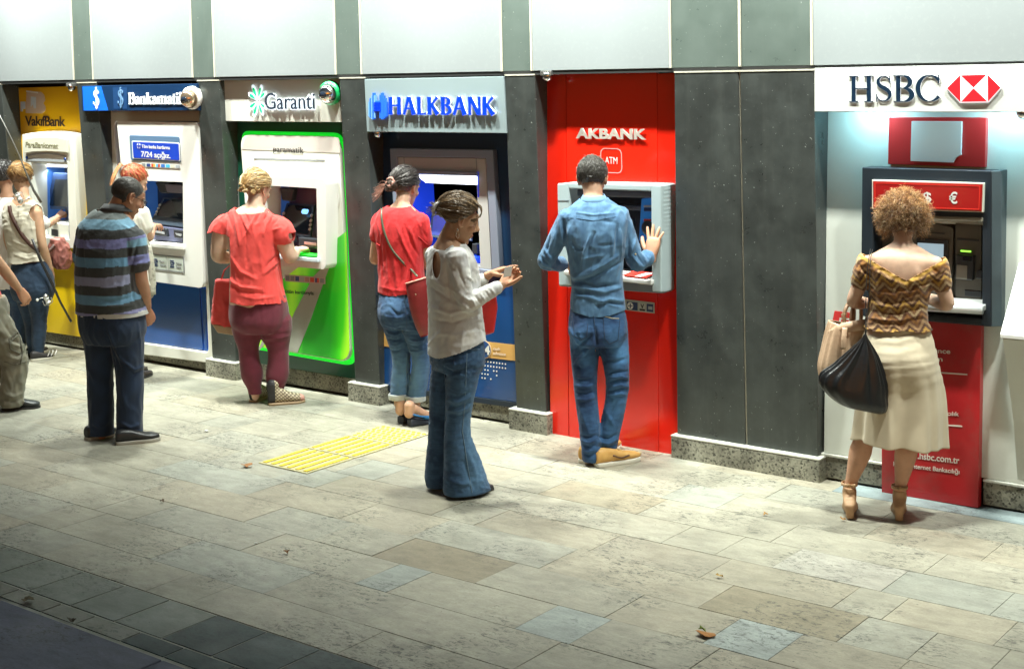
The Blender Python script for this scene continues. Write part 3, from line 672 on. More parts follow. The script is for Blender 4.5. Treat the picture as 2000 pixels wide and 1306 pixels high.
# ------------------------------------------------------------------ GREEN BAY
dg = M('dark_green_panel', (.005, .075, .045), .3, coat=.3); neon = M('neon_green', (.02, .9, .05), .4, emis=(.0, 1.0, .03), es=.45)
lg = M('lime_artwork', (.10, .45, .02), .22, coat=.5)
def art(m):
    """broad soft bands of green, darker towards the middle left"""
    N, L, b = nodes(m); pos = N.new('ShaderNodeNewGeometry').outputs['Position']
    mp = N.new('ShaderNodeMapping'); mp.inputs['Rotation'].default_value = (0, rad(-24), 0); mp.inputs['Scale'].default_value = (1, 0, .12); L.new(pos, mp.inputs[0])
    n = N.new('ShaderNodeTexNoise'); n.inputs['Scale'].default_value = 3.4; n.inputs['Detail'].default_value = 1.5; L.new(mp.outputs[0], n.inputs['Vector'])
    cr = N.new('ShaderNodeValToRGB'); L.new(n.outputs['Fac'], cr.inputs[0]); e = cr.color_ramp.elements
    e[0].position = .36; e[0].color = (.012, .26, .012, 1); e[1].position = .60; e[1].color = (.36, .80, .03, 1); q = e.new(.5); q.color = (.05, .55, .015, 1)
    L.new(cr.outputs[0], b.inputs['Base Color']); L.new(cr.outputs[0], b.inputs['Emission Color']); b.inputs['Emission Strength'].default_value = .22
art(lg)
t = thing('cash_machine', 'white cash machine with lime green artwork and glowing green rim', 'cash machine', at(590, 770, .15)*[1, 1, 0])
GH = [(500, 352), (640, 358), (641, 518), (504, 507)]
frame('surround_panel', [(437, 225), (672, 225), (700, 746), (470, 706)], GH, YR, .03, dg, t, .003)
slab('surround_trim', [(458, 240), (459.5, 240), (468, 420), (466, 420)], lambda z: YR(z)-.004, .006, greyt, t, 0)
Yg = lambda z: YR(z)-.03
gl_ = [(471, 256), (670, 260), (697, 716), (494, 681)]
frame('glowing_rim', gl_, GH, Yg, .012, neon, t, .003, [.08, .10, .12, .08])
GQ = [(469, 263), (661, 267), (683, 708), (498, 676)]
frame('front_panel', GQ, GH, lambda z: YR(z)-.075, .04, whiteb, t, .012, [.10, .12, .10, .08])
Ya = lambda z: YR(z)-.078
slab('green_artwork', [(552, 545), (676, 452), (682.5, 690), (671, 704), (500, 675), (500, 560)], Ya, .003, lg, t, 0, [0, 0, .06, .06, .04, 0])
slab('silver_swoosh', [(634, 545), (655, 490), (640, 512), (612, 540), (575, 610), (545, 682), (581, 688), (607, 622)], lambda z: YR(z)-.081, .003, M('silver_print', (.42, .44, .38), .35, .3), t, 0)
slab('silver_swoosh', [(524, 640), (500, 690), (512, 678), (530, 646)], lambda z: YR(z)-.081, .003, M('silver_print'), t, 0)
slab('upper_band', [(472, 292), (664, 299), (662.5, 270), (655, 268), (480, 264)], Ya, .002, M('taupe_band', (.47, .43, .40), .4), t, 0, [0, 0, .08, .0, .08])
letters('paramatik', (534, 296.5, 593, 299.5, 11.5), lambda z: YR(z)-.08, M('black_print', (.02, .02, .02), .5), t, .002, .0, 'lettering', False)
slab('groove', [(496, 308.5), (634, 312.5), (634, 315.5), (496, 311.5)], Ya, .002, greyt, t, 0)
slab('raised_plate', [(496, 316), (636, 320), (638, 350), (496, 346)], lambda z: YR(z)-.095, .025, white, t, .008)
v, f = [], []
slab('round_plate', [(640, 352), (656, 364), (664, 386), (660, 410), (645, 424), (640, 424)], lambda z: YR(z)-.083, .006, white, t, .003, .05)
Yh = -.06
frame('hood', [(500, 343), (636, 349), (636, 520), (632, 526), (500, 514)], [(516, 362), (618, 368), (620, 509), (516, 500)], Yh, .17, white, t, .014, [.03, .05, .03, .03, .02], .012)
booth(t, [(515, 361), (619, 367), (621, 511), (515, 502)], Yh+.012, .26, M('mauve_interior', (.13, .07, .09), .5), bluei, M('mauve_interior'), whiteb, M('mauve_interior'))
slab('camera_hood', [(545, 366), (572, 368), (568, 394), (550, 392)], Yh+.13, .06, darkp, t, .012)
tilt_screen(t, [(560, 396), (614, 399), (606, 462), (540, 455)], .02, .16, M('slate_bezel'), glassm, (.35,), (.35, .52, .66, .8), .14)
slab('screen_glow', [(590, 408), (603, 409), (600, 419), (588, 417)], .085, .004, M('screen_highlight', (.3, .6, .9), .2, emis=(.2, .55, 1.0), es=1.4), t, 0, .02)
slab('card_slot', [(582, 463), (620, 467), (620, 486), (584, 481)], Yh+.05, .05, darkp, t, .008, .015)
slab('slot_label', [(594, 472), (618, 475), (618, 480), (594, 477)], Yh+.046, .006, M('pink_label', (.42, .22, .2), .5), t, .001)
slab('card_slot', [(556, 460), (572, 462), (572, 474), (556, 472)], Yh+.05, .05, darkp, t, .008, .01)
prism('shelf', [at(518, 496, Yh-.025), at(620, 505, Yh-.025), at(620, 505, Yh-.025)+[0, .15, .015], at(518, 496, Yh-.025)+[0, .15, .015]], (0, 0, -.03), M('pale_shelf', (.5, .6, .66), .4), t, .006)
prism('shelf_sticker', [at(575, 498, Yh-.015)+[0, 0, .004], at(616, 502, Yh-.015)+[0, 0, .004], at(616, 502, Yh-.015)+[0, .09, .012], at(575, 498, Yh-.015)+[0, .09, .012]], (0, 0, .002), M('green_sticker', (.02, .6, .03), .5, emis=(0, 1, .02), es=.25), t, 0)
slab('card_strip', [(556, 536), (635, 542), (635, 555), (556, 549)], lambda z: YR(z)-.083, .004, M('pink_strip', (.52, .42, .40), .5), t, .001)
logos([(557, 536), (634, 542), (634, 555), (557, 549)], lambda z: YR(z)-.084, [greyt, greyt, cn, greyp, M('pink_label'), cr_, [cn, cr_], greyt], 'card_logo', t)
letters('bütün kartlarıyla', (553, 571.5, 613, 576, 6.5), lambda z: YR(z)-.083, M('dark_green_print', (.01, .05, .02), .5), t, .001, .02, 'lettering', False)
s_ = thing('bank_sign', 'white sign with halo lit lettering and green clover over the green bay', 'sign', at(550, 196, .05))
slab('board', [(434.5, 157), (661, 153), (667, 239), (437.5, 237)], .055, .10, M('warm_white_sign', (.60, .60, .55), .4, var=.02, vs=2), s_, .003)
halo = M('halo_white', (.9, .95, 1), .5, emis=(.78, .9, 1.0), es=.95)
dk = M('dark_letter', (.02, .03, .05), .35)
for off, yy, m_, nm in ((.055, .040, halo, 'letter_halo'), (.012, .028, dk, 'letter')):
    letters('Garanti', (518.5, 213.5, 615.5, 213, 31), yy, m_, s_, .006, off-.01, nm, True, spacing=.98)
# clover emblem
cgn = M('clover_green', (.01, .5, .18), .4, emis=(0, .8, .25), es=.35)
def petal(ax_, ay, ang, ln, wd, cx=503, cy=197):
    c = at(cx, cy, .03); s = .0045; a = rad(ang); d = np.array([math.cos(a), 0, math.sin(a)]); n_ = np.array([-math.sin(a), 0, math.cos(a)])
    for m_, k, yy in ((halo, 1.0, .012), (cgn, .62, .006)):
        P = []
        for i in range(22):
            t_ = 2*math.pi*i/22; P.append(c+np.array([0, yy, 0])+d*(ln*(.54+.46*math.cos(t_)*k))+n_*(wd*math.sin(t_)*k*(.65+.35*math.cos(t_))))
        prism('petal', P, (0, -.004, 0), m_, s_, 0)
for ang, ln, wd in ((118, .135, .026), (152, .125, .026), (72, .125, .020), (38, .115, .020), (208, .125, .026), (244, .135, .026), (292, .12, .020), (325, .10, .018)): petal(0, 0, ang, ln, wd)
dome(chrome, 645, 182, .02, 17, 'shiny chrome dome camera on a green mount at the halo lit sign', M('green_mount', (.01, .42, .12), .35))
# ------------------------------------------------------------------ NAVY BAY
nav = M('navy_panel', (.006, .028, .075), .3, coat=.3); nav2 = M('blue_lower_panel', (.008, .055, .19), .25, coat=.35, var=.05, vs=2)
t = thing('cash_machine', 'cash machine in a grey frame set in a navy bay with an orange band', 'cash machine', at(870, 800, .15)*[1, 1, 0])
frame('surround_panel', [(718, 240), (994, 240), (1012, 560), (732, 540)], [(786, 322), (944, 328), (952, 530), (797, 512)], YR, .03, nav, t, .003)
slab('lower_panel', [(733, 540), (1012, 560), (1016, 786), (750, 752)], lambda z: YR(z)-.008, .03, nav2, t, .003)
slab('bottom_rim', [(752, 752), (1016, 787), (1016, 798), (752, 762)], lambda z: YR(z)-.015, .04, M('dark_rim', (.01, .02, .035), .4), t, .003)
slab('orange_band', [(750, 646), (1013, 674), (1013, 705), (750, 676)], lambda z: YR(z)-.012, .003, M('orange_band', (.62, .36, .11), .4), t, 0)
Yo = lambda z: YR(z)-.015
c = at(946, 682, Yo); 
for rr, m_, e in ((.062, M('orange_light', (.7, .52, .3), .5), 0), (.056, M('badge_blue', (.02, .07, .22), .4), .002)):
    v, f = lathe([(rr, 0), (rr, .003+e)], c, (0, -1, 0), 28); link('badge', mesh_of('b', v, f), m_, t)
letters('24', (935, 690, 957, 692.5, 17), lambda z: Yo(z)-.006, stickerm, t, .001, .03, 'lettering', False)
letters('cash', (963, 683, 977, 684.5, 6), lambda z: Yo(z)+.001, M('pale_orange', (.75, .6, .45), .5), t, .001, .03, 'lettering', False)
letters('advance', (963, 692, 988, 694.5, 6), lambda z: Yo(z)+.001, M('pale_orange'), t, .001, .03, 'lettering', False)
dots = []
for r_ in range(5):
    for k in range(10):
        x = 936+k*5.7; y = 704+r_*8.2+k*.75
        if r_ == 2 and k in (4, 7, 8, 9) or r_ == 3 and k in (4, 5, 7, 8, 9) or r_ == 4 and k not in (1, 2, 4): continue
        cc_ = at(x, y, lambda z: YR(z)-.0085); v, f = lathe([(.0055, 0), (.0055, .002)], cc_, (0, -1, 0), 8); dots.append((v, f))
o = tubes('dot_pattern', dots, stickerm, t, False); o['kind'] = 'stuff'
slab('orange_tag', [(795, 681), (798, 679), (815, 692), (812, 697)], lambda z: YR(z)-.2, .004, M('orange_band'), t, 0)
Yn = lambda z: YR(z)-.045
frame('outer_frame', [(761, 290), (962, 293), (977, 540), (775, 520)], [(774, 306), (949, 309), (961, 528), (786, 510)], Yn, .05, M('lilac_grey_frame', (.25, .29, .38), .35, .3), t, .004)
frame('inner_frame', [(775, 307), (948, 310), (960, 527), (787, 509)], [(792, 330), (930, 336), (938, 520), (800, 505)], lambda z: YR(z)-.03, .05, M('taupe_frame', (.40, .40, .39), .4), t, .003)
for x in (788, 929): slab('frame_seam', [(x, 308), (x+1.5, 308), (x+3, 333), (x+1.5, 333)], lambda z: YR(z)-.031, .003, greyt, t, 0)
booth(t, [(790, 332), (931, 336), (939, 522), (800, 506)], .12, .30, M('purple_interior', (.12, .12, .30), .4), M('cobalt_interior', (.02, .06, .5), .35, emis=(.01, .06, .9), es=.35), greyp, greyp, M('cobalt_interior'))
slab('header_trim', [(795, 332), (930, 337), (930, 344), (795, 339)], .10, .05, M('lilac_grey_frame'), t, .003)
slab('light_strip', [(812, 342), (930, 345), (930, 361), (832, 357)], .11, .03, M('bright_light_strip', (1, 1, 1), .5, emis=(.82, .9, 1.0), es=4.5), t, 0)
tilt_screen(t, [(845, 395), (922, 400), (920, 470), (838, 462)], .18, .30, M('slate_bezel'), M('violet_screen', (.05, .06, .2), .2, emis=(.10, .10, .5), es=.4), (), (.3, .6), .12)
slab('blue_side_glow', [(828, 465), (834, 450), (838, 440), (838, 470)], .16, .02, M('cyan_glow', (.05, .5, .8), .3, emis=(.05, .6, .95), es=.8), t, 0)
slab('card_reader', [(922, 476), (931, 477), (932, 496), (922, 495)], .12, .05, darkp, t, .003)
slab('shelf_lip', [(905, 500), (931, 503), (931, 514), (905, 511)], .10, .08, M('cobalt_glow', (.02, .08, .7), .3, emis=(.01, .05, .9), es=.6), t, .002)
s_ = thing('bank_sign', 'silver blue sign with raised bright blue lettering over the navy bay', 'sign', at(850, 205, 0))
slab('board', [(711.5, 155), (983.5, 149.5), (989, 260.5), (716.5, 257.5)], -.006, .14, M('silver_blue_sign', (.33, .42, .45), .35, .35, var=.03, vs=2), s_, .003)
lb = M('letter_blue', (.0, .035, .75), .35, emis=(0, .03, .8), es=.45); sw = M('acrylic_white', (.85, .86, .85), .4, emis=(.9, .9, .85), es=.35)
glyph_row('HALKBANK', FL, (763, 223.5, 971.5, 225, 34), -.012, .003, lb, s_, .07, 'letter', sw, .014)
# emblem of blue upright bars
c0 = at(719, 207, -.012); c1 = at(752, 207, -.012)
mid_ = M('emblem_blue', (.02, .13, .68), .4, emis=(.01, .1, .7), es=.3); pb = M('emblem_pale', (.16, .36, .80), .4)
hs = [10, 17, 22, 28, 23, 17, 15, 19, 24, 28, 22, 17, 10]
for i, h in enumerate(hs):
    x = 719+i*2.72; up = h*1.0; q = .5*abs(i-6)
    top = 207-h*.98+2; bot = 207+(12+(6-abs(abs(i-6)-3.4))*2.6)
    if i in (5, 6, 7): top = 197; bot = 218-(2-abs(i-6))*3
    slab('emblem_bar', [(x, top), (x+2.2, top), (x+2.5, bot), (x+.3, bot)], -.034, .024, pb if i % 2 == 0 and i < 5 else mid_, s_, 0)
for k in range(6): slab('emblem_rung', [(730, 200+k*3.1), (743, 200+k*3.1), (743, 201.8+k*3.1), (730, 201.8+k*3.1)], -.037, .003, lb, s_, 0)
smallcam(736, 265, .06, 'small dome camera under the silver blue sign')
# ------------------------------------------------------------------ RED BAY
YK = lambda z: .135-.075*(1-min(max(z, 0), 2.33)/2.33)
rp = M('red_panel', (.66, .014, .005), .22, coat=.5, var=.02, vs=1.5)
t = thing('cash_machine', 'grey blue cash machine set in a tall glossy red panel', 'cash machine', at(1200, 870, .1)*[1, 1, 0])
xs = [(1062, 1075), (1105, 1111), (1283, 1286), (1322, 1336)]
for k in range(3):
    a, b = xs[k], xs[k+1]
    def yb(x): return 852+(x-1075)*.1605
    q_ = [(a[0]+.5, 144), (b[0]-.5, 142), (b[1]-.5, yb(b[1])), (a[1]+.5, yb(a[1]))]
    if k == 1: frame('red_panel', q_, [(1122, 366), (1276, 369), (1279, 560), (1128, 546)], lambda z: YK(z)-.004, .03, rp, t, .002)
    else: slab('red_panel', q_, YK, .03, rp, t, .002)
silver = M('silver_letter', (.55, .5, .45), .3, .4)
letters('AKBANK', (1126, 269.5, 1263, 272, 19), lambda z: YK(z)-.012, silver, t, .008, .035, 'letter', True, 1.02)
pkm = M('pink_outline', (.75, .22, .2), .4)
frame('badge_outline', [(1172, 289), (1214, 290.5), (1215.5, 339), (1173.5, 337.5)], [(1173.5, 290.5), (1212.6, 292), (1214, 337.5), (1175, 336)], lambda z: YK(z)-.007, .002, pkm, t, 0, .04, .036)
letters('ATM', (1182, 319.5, 1206, 320.5, 13), lambda z: YK(z)-.006, M('pale_pink', (.8, .45, .42), .4), t, .002, .0, 'lettering', True)
lbm = M('blue_grey_plastic', (.40, .50, .53), .35, coat=.1); lbd = M('blue_grey_shade', (.17, .20, .23), .5)
Yk = -.055
slab('jamb', [(1088, 359), (1111, 357), (1116, 557), (1091, 558)], Yk, .17, lbm, t, .008)
slab('jamb', [(1271, 361), (1291, 362), (1291.5, 571), (1273, 569)], Yk, .17, lbm, t, .008)
for k in range(26):
    y = 368+k*7.9; slab('cooling_fin', [(1290.5, y), (1296.5, y), (1296.5, y+4.6), (1290.5, y+4.6)], Yk+.03, .14, lbm, t, .002)
slab('fin_back', [(1290, 363), (1294.5, 363), (1295, 573), (1290, 572)], Yk+.045, .12, lbd, t, .002)
slab('top_bar', [(1109, 357), (1272, 361), (1272, 374), (1110, 369)], Yk, .17, lbm, t, .008)
slab('bottom_bar', [(1092, 536), (1292, 556), (1292, 573), (1092, 559)], Yk+.01, .16, lbd, t, .006)
slab('frame_seam', [(1089, 391), (1111, 391), (1111, 392.5), (1089, 392.5)], Yk-.002, .004, lbd, t, 0)
booth(t, [(1108, 368), (1273, 373), (1275, 560), (1112, 545)], Yk+.06, .24, M('charcoal_interior', (.03, .036, .05), .5), bluei, lbd, lbd, lbd)
slab('inner_hood', [(1110, 369), (1271, 374), (1271, 387), (1112, 383)], Yk+.09, .12, M('charcoal_hood', (.09, .10, .13), .45), t, .01)
slab('inner_step', [(1112, 396), (1255, 401), (1255, 412), (1112, 406)], Yk+.20, .08, M('charcoal_hood'), t, .01)
bpn = M('blue_module', (.03, .20, .52), .35, emis=(.02, .2, .7), es=.15)
slab('blue_panel', [(1111, 384), (1132, 384), (1132, 420), (1113, 420)], Yk+.16, .02, bpn, t, .004)
slab('card_module', [(1252, 388), (1272, 386), (1274, 482), (1246, 482)], Yk+.10, .08, bpn, t, .008)
for y in (401, 428): slab('card_slot', [(1257, y), (1271, y), (1271, y+4), (1257, y+4)], Yk+.095, .01, cr_ if y == 428 else M('pale_label'), t, .001)
slab('card_slot', [(1257, 406), (1271, 406), (1271, 413), (1257, 413)], Yk+.095, .01, navyt, t, .004)
c = at(1266, 445, Yk+.10); v, f = lathe([(.045, 0), (.045, .006), (.034, .009)], c, (0, -1, 0), 24); link('round_pad', mesh_of('p', v, f), darkp, t, True)
slab('module_foot', [(1246, 470), (1262, 472), (1259, 488), (1243, 486)], Yk+.085, .06, M('slate_bezel'), t, .005)
c = at(1250, 480, Yk+.083); v, f = lathe([(.013, 0), (.013, .006)], c, (0, -1, 0), 14); link('button', mesh_of('p', v, f), darkp, t, True)
tilt_screen(t, [(1140, 420), (1238, 424), (1236, 490), (1130, 480)], .03, .15, M('slate_bezel'), glassm, (.3, .5, .7), (.3, .5, .7), .12)
prism('shelf', [at(1100, 528, Yk-.03), at(1272, 548, Yk-.03), at(1272, 548, Yk-.03)+[0, .2, .02], at(1100, 528, Yk-.03)+[0, .2, .02]], (0, 0, -.03), M('pale_shelf2', (.55, .56, .54), .4), t, .008)
prism('shelf_sticker', [at(1216, 540, Yk-.02)+[0, 0, .006], at(1262, 545.5, Yk-.02)+[0, 0, .006], at(1262, 545.5, Yk-.02)+[0, .12, .02], at(1216, 540, Yk-.02)+[0, .12, .02]], (0, 0, .003), M('red_sticker', (.6, .03, .02), .5), t, 0)
prism('sticker_patch', [at(1240, 542.5, Yk-.015)+[0, 0, .010], at(1252, 544, Yk-.015)+[0, 0, .010], at(1252, 544, Yk-.015)+[.03, .09, .022], at(1240, 542.5, Yk-.015)+[.03, .09, .022]], (0, 0, .001), stickerm, t, 0)
slab('card_strip', [(1210, 583), (1278, 591), (1278, 612), (1210, 604)], lambda z: YK(z)-.008, .004, M('strip_frame', (.42, .44, .38), .5), t, .001)
for q, m_ in (([(1224, 588.5), (1245, 591), (1245, 606.5), (1224, 604)], navyt), ([(1248, 591.5), (1260, 593), (1260, 608), (1248, 606.5)], M('pale_cell', (.5, .52, .46), .5)), ([(1263, 593), (1275.5, 594.5), (1275.5, 609.5), (1263, 608)], navyt)):
    slab('card_logo', q, lambda z: YK(z)-.010, .003, m_, t, 0)
letters('V', (1251, 601.5, 1258, 602, 8), lambda z: YK(z)-.0105, M('black_print'), t, .001, .04, 'lettering', False)
slab('card_logo', [(1249, 602.5), (1259.5, 604), (1259.5, 607.5), (1249, 606)], lambda z: YK(z)-.0115, .003, M('black_print'), t, 0)
c = at(1231, 597, lambda z: YK(z)-.0115); v, f = lathe([(.022, 0), (.022, .001)], c, (0, -1, 0), 18); link('round_emblem', mesh_of('p', v, f), stickerm, t)
for q in ([(1230, 592.5), (1232, 592.5), (1232, 602), (1230, 602)], [(1226.5, 596.3), (1235.5, 597), (1235.5, 598.5), (1226.5, 597.8)]): slab('emblem_cross', q, lambda z: YK(z)-.0130, .001, navyt, t, 0)
slab('card_logo_text', [(1266, 598), (1274, 599), (1274, 605), (1266, 604)], lambda z: YK(z)-.0115, .002, greyp, t, 0)
smallcam(1068, 154, .0, 'small dome camera at the top left corner of the red bay')
# ------------------------------------------------------------------ WHITE BAY (right)
t = thing('cash_machine', 'dark slate cash machine with a red currency board in the white bay', 'cash machine', at(1800, 960, .15)*[1, 1, 0])
YW = lambda z: .19-.10*(1-min(max(z, 0), 2.33)/2.33)
wb = M('white_bay_panel', (.60, .63, .58), .42, var=.04, vs=1.5, dirt=.12, ds=6, dcol=(.3, .3, .25))
P = [at(1616, 205, YW), at(2040, 200, YW), at(2040, 972, YW), at(1609, 900, YW)]
P[0][2] = P[1][2] = 2.2; P[2][2] = P[3][2] = .152
for p in P: p[1] = YW(p[2])
P[1][0] = P[2][0] = 3.34
cu = bpy.data.curves.new('t', 'CURVE'); cu.dimensions = '2D'; cu.fill_mode = 'BOTH'; cu.extrude = .02
for lp in (P, [at(x, y, YW) for x, y in ((1712, 432), (1931, 440), (1930, 628), (1710, 608))]):
    sp_ = cu.splines.new('POLY'); sp_.points.add(3); sp_.use_cyclic_u = True
    for i_, p_ in enumerate(lp): sp_.points[i_].co = (p_[0], p_[2], 0, 1)
curve_obj('surround_panel', cu, lambda x, y, z: (x, YW(y)+.02-z, y), wb, t, .003)
bx(1.985, 3.36, .024, .42, 2.19, 2.30, 'bay_soffit', M('soffit_white', (.5, .52, .5), .6), t, 0)
bx(3.30, 3.36, .0, .42, 0, 2.32, 'side_return', wb, t, .003)
rdp = M('dark_red_panel', (.36, .012, .016), .35, coat=.2, var=.15, vs=3, dirt=.35, ds=5, dcol=(.12, .10, .08))
slab('lower_red_panel', [(1721, 610), (1916, 630), (1910, 992), (1722, 961)], lambda z: YW(z)-.055 if z > .1 else .035+.5*max(z, 0)*0, .05, rdp, t, .003)
Yl = lambda z: YW(z)-.0555
wl_ = M('white_lettering', (.66, .62, .56), .5)
letters('Her düşünce', (1765, 685, 1856, 690.5, 9), Yl, wl_, t, .002, .01, 'lettering', False)
letters('Bir sistem', (1760, 700, 1841, 705.5, 9), Yl, wl_, t, .002, .01, 'lettering', False)
slab('rule', [(1760, 721), (1889, 730), (1889, 732.5), (1760, 723.5)], lambda z: Yl(z)-.0022, .002, wl_, t, 0)
letters('bireysel bankacılık', (1770, 806, 1873, 812, 8), Yl, wl_, t, .002, .01, 'lettering', False)
slab('rule', [(1760, 822), (1879, 831), (1879, 833.5), (1760, 824.5)], lambda z: Yl(z)-.0022, .002, wl_, t, 0)
letters('www.hsbc.com.tr', (1757, 891, 1874, 905, 12.5), Yl, wl_, t, .002, .012, 'lettering', False)
letters('HSBC İnternet Bankacılığı', (1745, 909, 1874, 925, 8.5), Yl, wl_, t, .002, .01, 'lettering', False)
slab('upper_red_board', [(1736, 229), (1926, 230), (1923.5, 327), (1734, 321)], .135, .04, M('coral_red_board', (.55, .03, .03), .35, coat=.2), t, .003)
Q = [(1780, 237), (1878, 237.5), (1876.5, 303), (1872, 305), (1866, 309), (1863, 314), (1861.5, 318), (1778, 315)]
slab('notched_plaque', Q, .112, .018, M('plaque_silver', (.74, .78, .78), .4, .0), t, .002)
Yb = .045
sl = M('slate_blue_metal', (.020, .028, .038), .35, .3, var=.08, vs=3); sl2 = M('slate_side', (.06, .085, .10), .4, .2, var=.1, vs=4)
frame('housing', [(1684, 327), (1936, 334), (1936, 638), (1681, 617)], [(1705, 426), (1919, 434), (1918, 622), (1704, 603)], Yb, .12, sl, t, .004)
prism('side_cheek', [at(1936.5, 334, Yb), at(1936.5, 334, Yb)+[.040, .035, 0], at(1936.5, 638, Yb)+[.040, .035, 0], at(1936.5, 638, Yb)], (0, .09, 0), sl2, t, .003)
booth(t, [(1704, 424), (1920, 432), (1919, 624), (1703, 605)], Yb+.02, .13, M('brown_grey_interior', (.085, .08, .065), .45), darkp, M('olive_trim', (.22, .21, .17), .4), greyp, M('brown_grey_interior'))
slab('brow', [(1705, 419), (1919, 425), (1919, 434), (1705, 428)], Yb-.01, .05, M('olive_trim'), t, .006)
slab('sign_frame', [(1703, 351), (1922, 357.5), (1920, 415), (1703, 408)], Yb-.02, .02, M('pale_frame', (.55, .55, .48), .4), t, .002)
slab('currency_board', [(1705, 354), (1919, 360), (1917, 413), (1705, 406)], Yb-.023, .006, M('deep_red_board', (.28, .008, .008), .3, coat=.4), t, .001)
frame('board_line', [(1708, 357), (1914.5, 363), (1912.5, 410), (1708, 403.5)], [(1709.5, 358.5), (1913, 364.5), (1911, 408), (1709.5, 402)], Yb-.0245, .002, M('bright_red_line', (.6, .03, .02), .4), t, 0)
pgl = M('pale_glyph', (.55, .56, .54), .5)
letters('$', (1803, 394, 1819, 395, 19), Yb-.024, pgl, t, .001, .02, 'lettering', True); letters('€', (1854, 397, 1870, 397.5, 21), Yb-.024, pgl, t, .001, .02, 'lettering', True)

Ys = Yb+.105
slab('screen_surround', [(1740, 438), (1828, 436), (1862, 444), (1860, 520), (1848, 600), (1740, 590)], Ys, .03, M('brown_grey_panel', (.10, .095, .08), .4), t, .004, .02)
slab('screen_bezel', [(1790, 465), (1852, 469), (1850, 545), (1788, 538)], Ys-.01, .03, darkp, t, .003)
slab('screen', [(1792, 474), (1843, 477), (1841, 540), (1790, 534)], Ys-.013, .006, M('lit_screen', (.3, .42, .5), .3, emis=(.42, .60, .72), es=.55), t, .001)
slab('speaker_slot', [(1815, 453), (1845, 455), (1845, 457.5), (1815, 455.5)], Ys-.004, .006, darkp, t, 0)
slab('service_panel', [(1866, 436), (1917, 440), (1917, 600), (1866, 594)], Ys, .03, M('brown_grey_panel'), t, .003)
slab('receipt_slot', [(1869, 465), (1912, 468), (1912, 472), (1869, 469)], Ys-.004, .006, darkp, t, .001)
slab('green_indicator', [(1876, 488.5), (1896, 490), (1896, 493), (1876, 491.5)], Ys-.005, .006, M('green_led', (.3, .9, .1), .4, emis=(.35, 1.0, .08), es=1.6), t, .001)
slab('card_reader', [(1868, 497), (1902, 500), (1899, 548), (1864, 545)], Ys-.03, .04, darkp, t, .006)
slab('reader_label', [(1868, 517), (1889, 519), (1888, 546), (1867, 544)], Ys-.033, .004, M('taupe_label', (.22, .21, .18), .5), t, .001)
slab('reader_mouth', [(1880, 502), (1897, 503), (1896, 511), (1879, 510)], Ys-.045, .02, glassm, t, .003)
slab('side_reader', [(1908, 527), (1918, 528), (1918, 545), (1905, 544)], Ys-.03, .04, darkp, t, .004)
slab('cash_slot', [(1884, 566), (1917, 569), (1917, 581), (1884, 578)], Ys-.006, .02, darkp, t, .003)
P0, P1 = at(1706, 594, Yb-.05), at(1919, 606, Yb-.05)
v, f = tube([P0, P1], .022, 14); link('shelf_nose', mesh_of('n', v, f), M('pale_steel', (.5, .53, .53), .3, .4), t, True)
prism('shelf', [P0+[0, 0, .02], P1+[0, 0, .02], P1+[0, .16, .035], P0+[0, .16, .035]], (0, 0, -.03), M('pale_steel'), t, .004)
slab('under_shelf', [(1705, 608), (1918, 624), (1918, 634), (1705, 617)], Yb-.012, .05, sl, t, .003)
slab('red_notice', [(1630, 607), (1668, 612), (1668, 650), (1622, 644)], lambda z: YW(z)-.004, .004, M('notice_red', (.62, .04, .04), .4), t, 0)
frame('notice_emblem', [(1640, 620), (1662, 622), (1660, 645), (1636, 642)], [(1643, 623), (1659, 625), (1657, 642), (1640, 639.5)], lambda z: YW(z)-.0055, .0015, stickerm, t, 0)
# sloping white lectern shaped box at the right edge
t2 = thing('leaflet_desk', 'sloping white desk unit at the right edge of the white bay', 'desk unit', at(1990, 1000, .05)*[1, 1, 0])
A_ = at(1961, 520, .06); xL = at(1955, 640, -.06)[0]
zt = at(1965, 521, .12)[2]; zb = at(1955, 644, -.14)[2]
X0, X1 = 3.06, 3.298
prism('desk_top', [(X0, .16, 1.32), (X0, -.14, .975), (X0, -.14, .955), (X0, .175, 1.32)], (X1-X0, 0, 0), M('bright_white', (.85, .86, .85), .35), t2, .003)
prism('top_ledge', [(X0, .155, 1.325), (X0, .155, 1.345), (X0, .19, 1.345), (X0, .19, 1.325)], (X1-X0, 0, 0), greyp, t2, .002)
prism('desk_body', [(X0+.01, -.13, .95), (X0+.01, .168, 1.30), (X0+.01, .18, 1.30), (X0+.01, .10, .16), (X0+.01, .03, .50)], (X1-X0-.02, 0, 0), wb, t2, .003)
s_ = thing('bank_sign', 'pale grey sign with navy serif letters and red hexagon over the white bay', 'sign', at(1800, 175, 0))
slab('board', [(1590.5, 133.5), (2045, 124), (2045, 219.5), (1590.5, 218.5)], -.012, .035, M('pale_grey_sign', (.60, .62, .60), .4, .1, var=.03, vs=1.5), s_, .003)
halow = M('halo_soft', (.9, .92, .92), .5, emis=(.9, .95, 1.0), es=.8)
glyph_row('HSBC', lambda c: GL(c, .145, .042, .085), (1659.5, 199.5, 1838.5, 199, 51), -.0125, .002, M('navy_letter', (.006, .02, .045), .3), s_, .055, 'letter', halow, .002)
Yx = -.024
R1 = M('emblem_red', (.75, .012, .02), .35, emis=(.9, .02, .03), es=.25); W1 = M('emblem_white', (.88, .88, .88), .35, emis=(1, 1, 1), es=.3)
hx = [(1849.5, 172.5), (1875, 147), (1927.5, 145.5), (1954, 171.5), (1929, 199), (1876, 200)]; cx_ = (1901, 172.3)
slab('emblem_backing', [(1848, 172.5), (1874, 145.5), (1928.5, 144), (1956, 171.5), (1930, 200.5), (1875, 201.5)], -.020, .008, halow, s_, 0)
